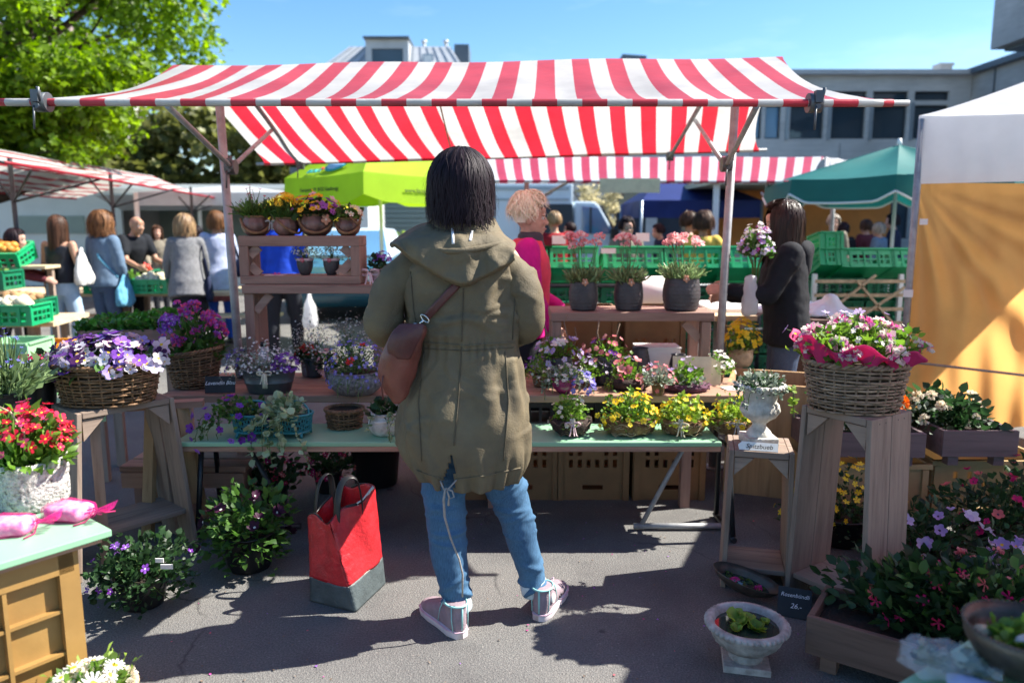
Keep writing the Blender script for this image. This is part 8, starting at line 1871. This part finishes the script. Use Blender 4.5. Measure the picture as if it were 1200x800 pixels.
# hair
hair(wt, hc + [0, -.006, .012], (.078, .095, .09), 5200, 'hair_black', z_end=float(Q(540, 249)[2]), open_=R(45), fringe=R(60), back=R(98), w=.0026, jag=.026, vol=.026, seed=2, wave=.012, k=14, crown=(0, -.01), lift=.006, spread=.0)
hair(wt, hc + [0, -.006, .012], (.082, .098, .094), 150, 'hair_black', z_end=float(Q(540, 247)[2]), open_=R(45), fringe=R(60), back=R(98), w=.0011, jag=.03, vol=.026, seed=33, wave=.04, k=14, lift=.0, spread=.12, name='loose_hair', cap=False)
# shoulder bag and strap
bg_ = MB(); prof = [(379, 474, 496), (386, 464, 498), (396, 456, 498), (410, 450, 494), (425, 447, 488), (440, 447, 483), (455, 450, 478), (467, 456, 474), (475, 461, 470)]
bg_.loft([(Q((a + c) / 2, y, 2.49), (c - a) / 2 / 330, .05 * math.sin(PI * min(1, .2 + k * .11)) + .012) for k, (y, a, c) in enumerate(prof)][::-1], 30); bo = bg_.build('shoulder_bag', M['leather'], wt, disp=[(FOLD_MID, .045), (FOLD_FINE, .006)], subsurf=1)
fb = MB(); fl = [(378, 470, 497), (388, 460, 497), (400, 453, 492), (412, 452, 484), (421, 462, 480)]
rows = [[Q(a + (c - a) * q, y, 2.445 - .012 * math.sin(PI * q) - .014 * math.sin(PI * k / 4)) for q in np.linspace(0, 1, 12)] for k, (y, a, c) in enumerate(fl)]; fb.sheet(rows); fb.build('flap', M['leather_d'], bo, solid=.006, disp=[(FOLD_FINE, .008)], subsurf=1)
b = MB(); b.tube([Q(449, 440, 2.45), Q(447, 452, 2.45), Q(449, 468, 2.455)], [.002, .0025, .003], 6); b.build('tassel', M['leather_d'], bo)
P = []
for q in np.linspace(0, 1, 12):
    h = on_cloth(537 - 38 * q, 332 + 40 * q, .006); P.append(np.array(h) if h is not None else Q(537 - 38 * q, 332 + 40 * q, 2.47))
P = np.array(P); P[:, 1] = np.minimum(P[:, 1], np.linspace(P[0][1] - .0, P[-1][1] - .0, 12)); tdir = P[-1] - P[0]; sd = np.cross(tdir, [0, 1, 0]); sd /= np.linalg.norm(sd)
b = MB(); b.sheet([[p + sd * w + np.array([0, -.004 - (.0) , 0]) for w in (-.0135, -.005, .005, .0135)] for p in P]); b.build('strap', M['leather_d'], bo, solid=.004)
b = MB(); e = P[-1] + np.array([0, -.006, 0]); dn = tdir / np.linalg.norm(tdir)
def loop(c, w, h, r=.0028): b.tube([c + sd * w * math.cos(a) + dn * h * math.sin(a) for a in np.arange(20) / 20 * 2 * PI], r, 8, closed=True)
loop(e + dn * .004, .017, .008); b.tube([e + dn * .012, e + dn * .034], .0042, 8); loop(e + dn * .052, .017, .018); b.build('buckle', M['chrome'], bo)
# red shopping bag on the ground
Bf, Br, Bl = gz(417, 717), gz(451, 684), gz(364, 704)
bagt = thing('tote_bag', 'big red leather tote with a grey base and black handles standing on the asphalt', 'bag', (Bf.x, Bf.y, 0))
Bo = np.array((Bf.x, Bf.y, 0)); cb = [np.array(q) - Bo for q in (Bf, Br, Br + Bl - Bf, Bl)]
ct = [np.array(at(*q)) - Bo for q in ((386, 612, 2.70), (438, 570, 2.86), (402, 566, 2.97), (361, 603, 2.82))]
def bagring(q, n=64):
    cs_ = [cb[k] * (1 - q) + ct[k] * q for k in range(4)]; out = []
    for i in range(n):
        e, f = divmod(i * 4 / n, 1); e = int(e); p = cs_[e] * (1 - f) + cs_[(e + 1) % 4] * f; m_ = math.sin(PI * f)
        ed_ = cs_[(e + 1) % 4] - cs_[e]; nn = np.array([ed_[1], -ed_[0], 0]) / (np.linalg.norm(ed_[:2]) + 1e-6)
        k = (.012 * math.sin(PI * q) + .016 * math.sin(2 * PI * f + 4 * q) * q) if e in (0, 2) else (-.008 * q + .008 * math.sin(PI * q))
        p = p + nn * m_ * k; p[2] += .012 * math.sin(2 * PI * f) * q - .02 * m_ * q * (e == 2); p[2] = max(p[2], .002); out.append(p)
    return out
def seamq(i): return .27
def shell(q0, q1, k, name, mat, **kw):
    rr = [bagring(q0 + (q1 - q0) * j / (k - 1)) for j in range(k)]; b = MB(); b.sheet([[tuple(p) for p in r + r[:1]] for r in rr]); b.build(name, M[mat], bagt, **kw); return rr
lo_ = shell(0, .285, 12, 'base_panel', 'bag_grey', solid=.005, disp=[(FOLD_MID, .006)]); hi = shell(.28, 1, 26, 'side_panel', 'bag_red', solid=.004, disp=[(FOLD_BIG, .02), (FOLD_MID, .012)])
b = MB(); b.add([tuple(p + [0, 0, .006]) for p in lo_[0]], [tuple(range(64))]); b.build('bottom', M['bag_grey'], bagt)
b = MB(); b.tube(hi[-1], .0035, 6, closed=True); b.build('binding', M['black_plastic'], bagt, disp=[(FOLD_BIG, .02)])
b = MB(); b.tube(hi[0], .003, 5, closed=True); b.build('piping', M['cord_grey'], bagt)
for (ia, ib_, lf) in ((3, 11, -.005), (37, 45, .0)):
    pa, pb = hi[-1][ia], hi[-1][ib_]; up_ = np.array([lf, .015, .12]); b = MB(); b.tube([pa - [0, .004, .07], pa - [0, .004, 0], pa * .9 + pb * .1 + up_ * .65, pa * .7 + pb * .3 + up_ * .95, pa * .3 + pb * .7 + up_ * .95, pa * .1 + pb * .9 + up_ * .65, pb - [0, .004, 0], pb - [0, .004, .07]], .012, 8, flat=(1.2, .35)); b.build('handle', M['black_plastic'], bagt, subsurf=1)
bb = hi[-1]; b = MB(); b.tube([bb[i] + [0, -.004, 0] for i in (9, 11, 13, 15, 16)], .006, 6, flat=(1.4, .4)); b.build('grey_edge', M['white_canvas'], bagt)

# ------------------------------------------------------------------ what people carry
hp_ = HOOD.matrix_world
bq_ = thing('bouquet', 'bouquet of lilac and white flowers held up by the woman in the hoodie', 'bouquet', tuple(at(885, 322, 4.42)), 0); g = G()
foliage(bq_, g, 300, .08, .075, .13, .12, 'leaf_mid', .045, OVALN, up=.8); blossoms(bq_, g, 40, .09, .085, .15, .13, 'lilac', .02, PANSY, 'eye_y', low=0, jit=.4); blossoms(bq_, g, 16, .085, .08, .14, .13, 'magenta_mix', .016, POM, 'eye_y', low=0, name='pink_blossoms'); blossoms(bq_, g, 50, .09, .085, .16, .13, 'white', .014, FL5, 'eye_y', low=.1, name='white_blossoms')
b = MB(); g = G()
for k in range(16): a = g.uniform(0, 6.28); b.tube([(.012 * math.cos(a), .012 * math.sin(a), -.04), (.02 * math.cos(a), .02 * math.sin(a), .06), (.07 * math.cos(a), .07 * math.sin(a), .18)], .003, 5)
b.build('stems', M['stem'], bq_)
pb_ = at(880, 322, 4.4); t = thing('carrier_bag', 'thin white plastic bag hanging from the hand of the woman in the hoodie', 'bag', (pb_.x, pb_.y, pb_.z - .24), 0)
b = MB(); b.loft([((0, 0, z), rx, ry) for z, rx, ry in ((0, .03, .02), (.01, .05, .035), (.06, .052, .04), (.14, .045, .03), (.2, .035, .015), (.24, .04, .008))], 24); b.build('bag_body', M['plastic_bag'], t, disp=[(FOLD_FINE, .02)], subsurf=1)
# ------------------------------------------------------------------ produce stalls in the background
def heap(name, label, p, rx, ry, h, mat, r, n, s_, cat='vegetables', kind='ball'):
    g = rng_(s_); b = MB(); d, q = shell_pts(g, n, rx, ry, h, 0, .3, .1)
    if kind == 'ball':
        for e in q: k = r * g.uniform(.7, 1.2); b.ell(e + np.array([0, 0, k * .3]), (k, k * g.uniform(.8, 1.2), k * .9), n=8, k=6)
    else: b.scatter(OVAL, q, d + g.normal(0, .5, d.shape) + np.array([0, 0, .5]), r * g.uniform(.7, 1.3, n), g)
    o = b.build(name, M[mat], loc=p); o['kind'] = 'stuff'; o['label'] = label; o['category'] = cat; return o
t = thing('trestle_table', 'long plank table of the vegetable stall behind the shoppers', 'table', (-4.6, 9.2, 0), R(4))
b = MB(); b.box((.0, 0, .66), (3.8, .9, .04)); b.build('tabletop', M['raw_plank'], t)
for x in (-1.6, 0, 1.6):
    for y in (-.3, .3): b = MB(); b.bar((x, y, 0), (x, y, .64), .06, .06); b.build('leg', M['wood_gz'], t)
b = MB(); b.box((0, -.55, .42), (3.7, .3, .03)); b.build('lower_plank', M['raw_plank'], t)
for i, (px, py, D, mt, hm, hn, hl_) in enumerate(((128, 320, 8.8, 'crate_green', 'veg_white', 'cauliflower', 'cauliflowers'), (155, 322, 8.8, 'crate_green', 'veg_green', 'lettuce', 'lettuces'), (178, 320, 8.8, 'crate_green', 'veg_white', 'cauliflower', 'pale cauliflowers'), (208, 315, 9.3, 'crate_green_d', 'bread', 'root_vegetables', 'brown root vegetables'), (160, 303, 9.6, 'crate_green_d', 'veg_red', 'tomatoes', 'tomatoes'))):
    p = at(px, py + 8, D); z = .68 if i < 3 else .74
    crate('green crate of %s on the plank table, %s from the left' % (hl_, ORD[i]), (p.x, D, z), R(6), (.42, .32, .15), mt, 0, 'vegetable crates on the plank table')
    heap(hn, '%s heaped in a green crate on the plank table' % hl_, (p.x, D, z + .1), .18, .13, .12, hm, .04 if hm != 'veg_green' else .06, 46 if hm != 'veg_green' else 120, 60 + i, kind='leaf' if hm == 'veg_green' else 'ball')
# left edge stacks
t = thing('trestle_table', 'plank counter at the left edge loaded with green crates', 'table', (-5.25, 7.1, 0), R(8))
b = MB(); b.box((-.3, 0, .56), (2.6, .8, .04)); b.build('tabletop', M['raw_plank'], t)
for x in (-1.3, .8):
    for y in (-.3, .3): b = MB(); b.bar((x, y, 0), (x, y, .54), .06, .06); b.build('leg', M['wood_gz'], t)
for i, (px, py, D, z, mt, tilt, lab, vm, vk) in enumerate((
    (12, 355, 6.7, .585, 'crate_green', 0, 'bright green crate wrapped in clear film at the left edge', 'veg_white', 'ball'),
    (-22, 345, 6.75, .585, 'crate_green', 0, 'bright green crate cut by the left picture edge', 'veg_white', 'ball'),
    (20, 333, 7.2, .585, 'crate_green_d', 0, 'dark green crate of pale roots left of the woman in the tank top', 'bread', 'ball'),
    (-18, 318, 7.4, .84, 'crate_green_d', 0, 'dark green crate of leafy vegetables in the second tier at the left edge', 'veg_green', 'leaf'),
    (2, 292, 7.9, 1.06, 'crate_green', R(18), 'tilted green crate of carrots on the top tier at the left edge', 'veg_orange', 'ball'),
    (-40, 286, 7.9, 1.06, 'crate_green', R(18), 'tilted green crate of leafy greens at the top left', 'veg_green', 'leaf'))):
    x = at(px, py, D).x; crate(lab, (x, D, z), R(6), (.5, .36, .17), mt, tilt, 'vegetable crates at the left edge')
    heap('vegetables', 'heap in the ' + lab, (x, D, z + .12), .21, .15, .1, vm, .045, 50 if vk == 'ball' else 130, 80 + i, kind=vk)
t = thing('display_rack', 'stepped wooden rack carrying the upper vegetable crates at the left edge', 'rack', (-5.55, 7.7, 0), R(6))
for (y, z) in ((-.3, .82), (.2, 1.03)): b = MB(); b.box((0, y, z), (1.5, .42, .03)); b.build('shelf_board', M['raw_plank'], t)
for x in (-.7, .7): b = MB(); b.bar((x, -.3, 0), (x, -.3, .8), .05, .05); b.build('leg', M['wood_gz'], t); b = MB(); b.bar((x, .2, 0), (x, .2, 1.01), .05, .05); b.build('leg', M['wood_gz'], t)
crate('pale green closed crate on the ground at the far left', (at(20, 390, 6.2).x, 6.2, .0), R(5), (.34, .4, .5), 'crate_pale', 0, None, 1, 4)
crate('orange plastic crate on the ground behind the red flower pot', (at(50, 390, 6.6).x, 6.6, .0), R(8), (.36, .4, .42), 'crate_orange', 0, None, 1, 4)
crate('dark green crate on the ground beside the pale green one', (at(-14, 390, 6.2).x, 6.2, .0), R(5), (.34, .4, .4), 'crate_green_d', 0, None, 1, 4)
# ---- crates behind the flower stall on the right
t = thing('crate_rack', 'steel rail rack holding two tiers of green crates behind the vendor', 'rack', (0, 0, 0))
RX0, RX1, RY = at(560, 300, 6.9).x, at(908, 300, 6.9).x, 6.9
for z in (.52, .72, .92): b = MB(); b.tube([(RX0, RY - .12, z), (RX1, RY - .12, z)], .018, 8); b.build('rail', M['dark_steel'], t); 
for x in np.linspace(RX0 + .1, RX1 - .1, 4): b = MB(); b.tube([(x, RY + .05, 0), (x, RY + .05, 1.0)], .02, 8); b.build('upright', M['dark_steel'], t)
b = MB(); b.tube([(RX1 - .5, RY - .14, .4), (RX1 + .2, RY - .14, .95)], .016, 8); b.build('brace', M['rust'], t)
xs = [at(q, 300, 6.9).x for q in (612, 665, 742, 812, 880)]
for i, x in enumerate(xs): crate('bright green crate tilted towards the far aisle, %s from the vendor' % ORD[i], (x, RY + .1, 1.0), 0, (.53, .38, .19), 'crate_green', R(-24), 'tilted green crates behind the vendor', 2, 7)
for j, z in enumerate((.06, .28, .5, .72)):
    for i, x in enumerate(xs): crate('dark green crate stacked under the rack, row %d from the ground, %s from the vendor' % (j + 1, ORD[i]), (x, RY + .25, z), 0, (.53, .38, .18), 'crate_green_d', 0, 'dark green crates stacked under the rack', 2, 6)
for i, (px, py) in enumerate(((655, 281), (753, 278))): 
    p = at(px, py, 6.68); b = MB(); b.box((0, 0, 0), (.12, .004, .075)); o = b.build('price_sign', M['white_card'], loc=p); o.rotation_euler = (R(-8), 0, 0); tag(o, ['blank white price sign on the green crate nearest the vendor', 'blank white price sign on the middle green crate'][i], 'sign')
b = MB(); b.box((0, 0, 0), (.13, .004, .045)); o = b.build('price_sign', M['white_card'], loc=at(713, 294, 6.66)); tag(o, 'small white label on the tilted green crate behind the carnations', 'sign')
t = thing('crate_rack', 'yellowish rail rack with green crates under the teal parasol', 'rack', (0, 0, 0)); RX0, RX1 = at(950, 300, 7.2).x, at(1064, 300, 7.2).x
for z in (.55, .68, .81, .94): b = MB(); b.bar((RX0, 7.05, z), (RX1, 7.05, z), .02, .03); b.build('rail', M['bast'], t)
for (a, c) in (((RX0, 7.03, .55), (RX0 + .55, 7.03, 1.0)), ((RX0 + .2, 7.03, .45), (RX1, 7.03, .95)), ((RX1 - .55, 7.03, .95), (RX1 - .05, 7.03, .4))): b = MB(); b.bar(a, c, .02, .03, up=(0, 1, 0)); b.build('brace', M['bast'], t)
for x in (RX0 + .05, RX1 - .05): b = MB(); b.bar((x, 7.2, 0), (x, 7.2, 1.0), .04, .04); b.build('leg', M['white_paint'], t)
for i, (px, w, z) in enumerate(((968, .2, 1.02), (1010, .48, 1.0), (1058, .3, 1.0))): crate('green crate on the yellowish rack under the teal parasol, %s from the left' % ORD[i], (at(px, 290, 7.3).x, 7.3, z), 0, (w, .36, .17), 'crate_green', R(-22), 'green crates under the teal parasol', 2, 4 if w < .4 else 7)
crate('second green crate stacked on the leftmost one under the teal parasol', (at(968, 290, 7.3).x, 7.32, 1.21), 0, (.2, .3, .15), 'crate_green', R(-10), 'green crates under the teal parasol', 2, 4)
for j, z in enumerate((.1, .32, .54, .76)):
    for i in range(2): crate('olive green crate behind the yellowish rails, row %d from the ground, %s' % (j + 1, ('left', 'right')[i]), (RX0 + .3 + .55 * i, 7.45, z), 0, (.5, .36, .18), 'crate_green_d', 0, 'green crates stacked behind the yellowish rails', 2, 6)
b = MB(); b.hexa([(-.3, 0, 0), (.32, 0, 0), (.34, .02, 0), (-.3, .02, 0), (-.28, 0, .42), (.3, 0, .48), (.3, .02, .48), (-.28, .02, .42)]); o = b.build('tarpaulin', M['blue_tarp'], loc=(at(1038, 380, 6.7).x, 6.7, .1), disp=[(FOLD_BIG, .05)]); tag(o, 'blue tarpaulin hanging below the yellowish rack beside the tent', 'tarpaulin')
t = thing('folding_table', 'white folding table with a glossy top behind the steel pole', 'table', (at(893, 350, 5.5).x, 5.5, 0), 0)
b = MB(); b.box((0, 0, .87), (.9, .6, .03)); b.build('tabletop', M['white_paint'], t, bevel=.006)
for x in (-.4, .4):
    for y in (-.25, .25): b = MB(); b.tube([(x, y, 0), (x, y, .855)], .015, 8); b.build('leg', M['steel'], t)
t = thing('metal_drum', 'white enamel drum lying behind the charcoal carnation pots', 'drum', (at(768, 335, 5.2).x, 5.2, .985), 0)
b = MB(); b.lathe([(.001, -.16), (.12, -.16), (.125, -.155), (.125, .155), (.12, .16), (.001, .16)], 36); b.xf(Matrix.Rotation(PI / 2, 4, 'Y')); b.build('drum_body', M['white_paint'], t)
b = MB(); th = np.arange(36) / 36 * 2 * PI
for x in (-.15, .15): b = MB(); b.tube([(x, .127 * math.cos(a), .127 * math.sin(a)) for a in th], .006, 6, closed=True); b.build('hoop', M['steel'], t)
t = thing('pine_table', 'pine worktable carrying the enamel drum behind the low shelf', 'table', (at(768, 335, 5.2).x - .1, 5.25, 0), 0); b = MB(); b.box((0, 0, .84), (1.5, .5, .035)); b.build('tabletop', M['raw_plank'], t)
for x in (-.65, .65):
    for y in (-.2, .2): b = MB(); b.bar((x, y, 0), (x, y, .82), .05, .05); b.build('leg', M['wood_gz'], t)
for i, px in enumerate((690, 772)): slot_crate('brown slotted crate standing behind the low shelf, %s of the pair' % ('left', 'right')[i], at(px, 390, 4.5).x, 4.62, .38, .95, .3, 'crate_brown_d', 'brown slotted crates behind the low shelf')
t = thing('storage_trunk', 'dark brown storage box behind the woman in the hoodie', 'box', (at(978, 380, 5.0).x, 5.0, 0), 0); b = MB(); b.box((0, 0, .41), (.42, .35, .82)); b.build('box_body', M['wood_dark'], t, bevel=.006)
for x in (-.17, .0, .17): b = MB(); b.box((x, -.182, .41), (.03, .012, .8)); b.build('batten', M['wood_dark'], t)
b = MB(); b.box((0, 0, .84), (.46, .39, .03)); b.build('lid', M['wood_dark'], t, bevel=.004)
b = MB(); b.loft([((0, 0, z), rx, ry) for z, rx, ry in ((0, .2, .15), (.02, .21, .15), (.05, .12, .1), (.11, .05, .05), (.14, .01, .01))], 30); o = b.build('white_cloth', M['white_paint'], loc=(at(972, 365, 5.0).x, 5.0, .857), disp=[(FOLD_MID, .07), (FOLD_FINE, .02)], subsurf=1); tag(o, 'crumpled white cloth lying on the dark brown storage box', 'cloth')
t = thing('storage_trunk', 'open pine box of pots on the ground behind the wallflowers', 'box', (at(912, 420, 4.1).x, 4.1, 0), R(-20)); b = MB(); b.panel(.5, .62, [], .02, (-.25, -.2, 0)); b.panel(.38, .62, [], .02, (.24, -.19, 0), (0, 1, 0)); b.panel(.38, .62, [], .02, (-.24, -.19, 0), (0, 1, 0)); b.panel(.5, .62, [], .02, (-.25, .21, 0)); b.build('box_body', M['wood_yz'], t)
b = MB(); b.box((0, 0, .28), (.44, .36, .5)); b.build('contents', M['soil'], t)

# ------------------------------------------------------------------ fallen petals and crumbs on the asphalt
g = rng_(91); n = 120; pos = np.stack([g.uniform(-1.7, 2.0, n), g.uniform(2.1, 3.6, n), np.full(n, .004)], -1); ax_ = g.normal(0, 1, (n, 3)) * np.array([1, 1, .12])
b = MB(); b.scatter(DIA, pos, ax_, g.uniform(.004, .014, n), g, roll=.15); o = b.build('fallen_petals', PET['magenta_mix']); o['kind'] = 'stuff'; o['label'] = 'fallen petals scattered on the asphalt around the stands'; o['category'] = 'petals'
n = 420; pos = np.stack([g.uniform(-1.9, 2.2, n), g.uniform(2.0, 4.2, n), np.full(n, .004)], -1); b = MB(); b.scatter(DIA, pos, g.normal(0, 1, (n, 3)) * np.array([1, 1, .15]), g.uniform(.003, .012, n), g, roll=.2); o = b.build('leaf_litter', M['twig']); o['kind'] = 'stuff'; o['label'] = 'crumbs of soil and dry leaf on the asphalt'; o['category'] = 'litter'
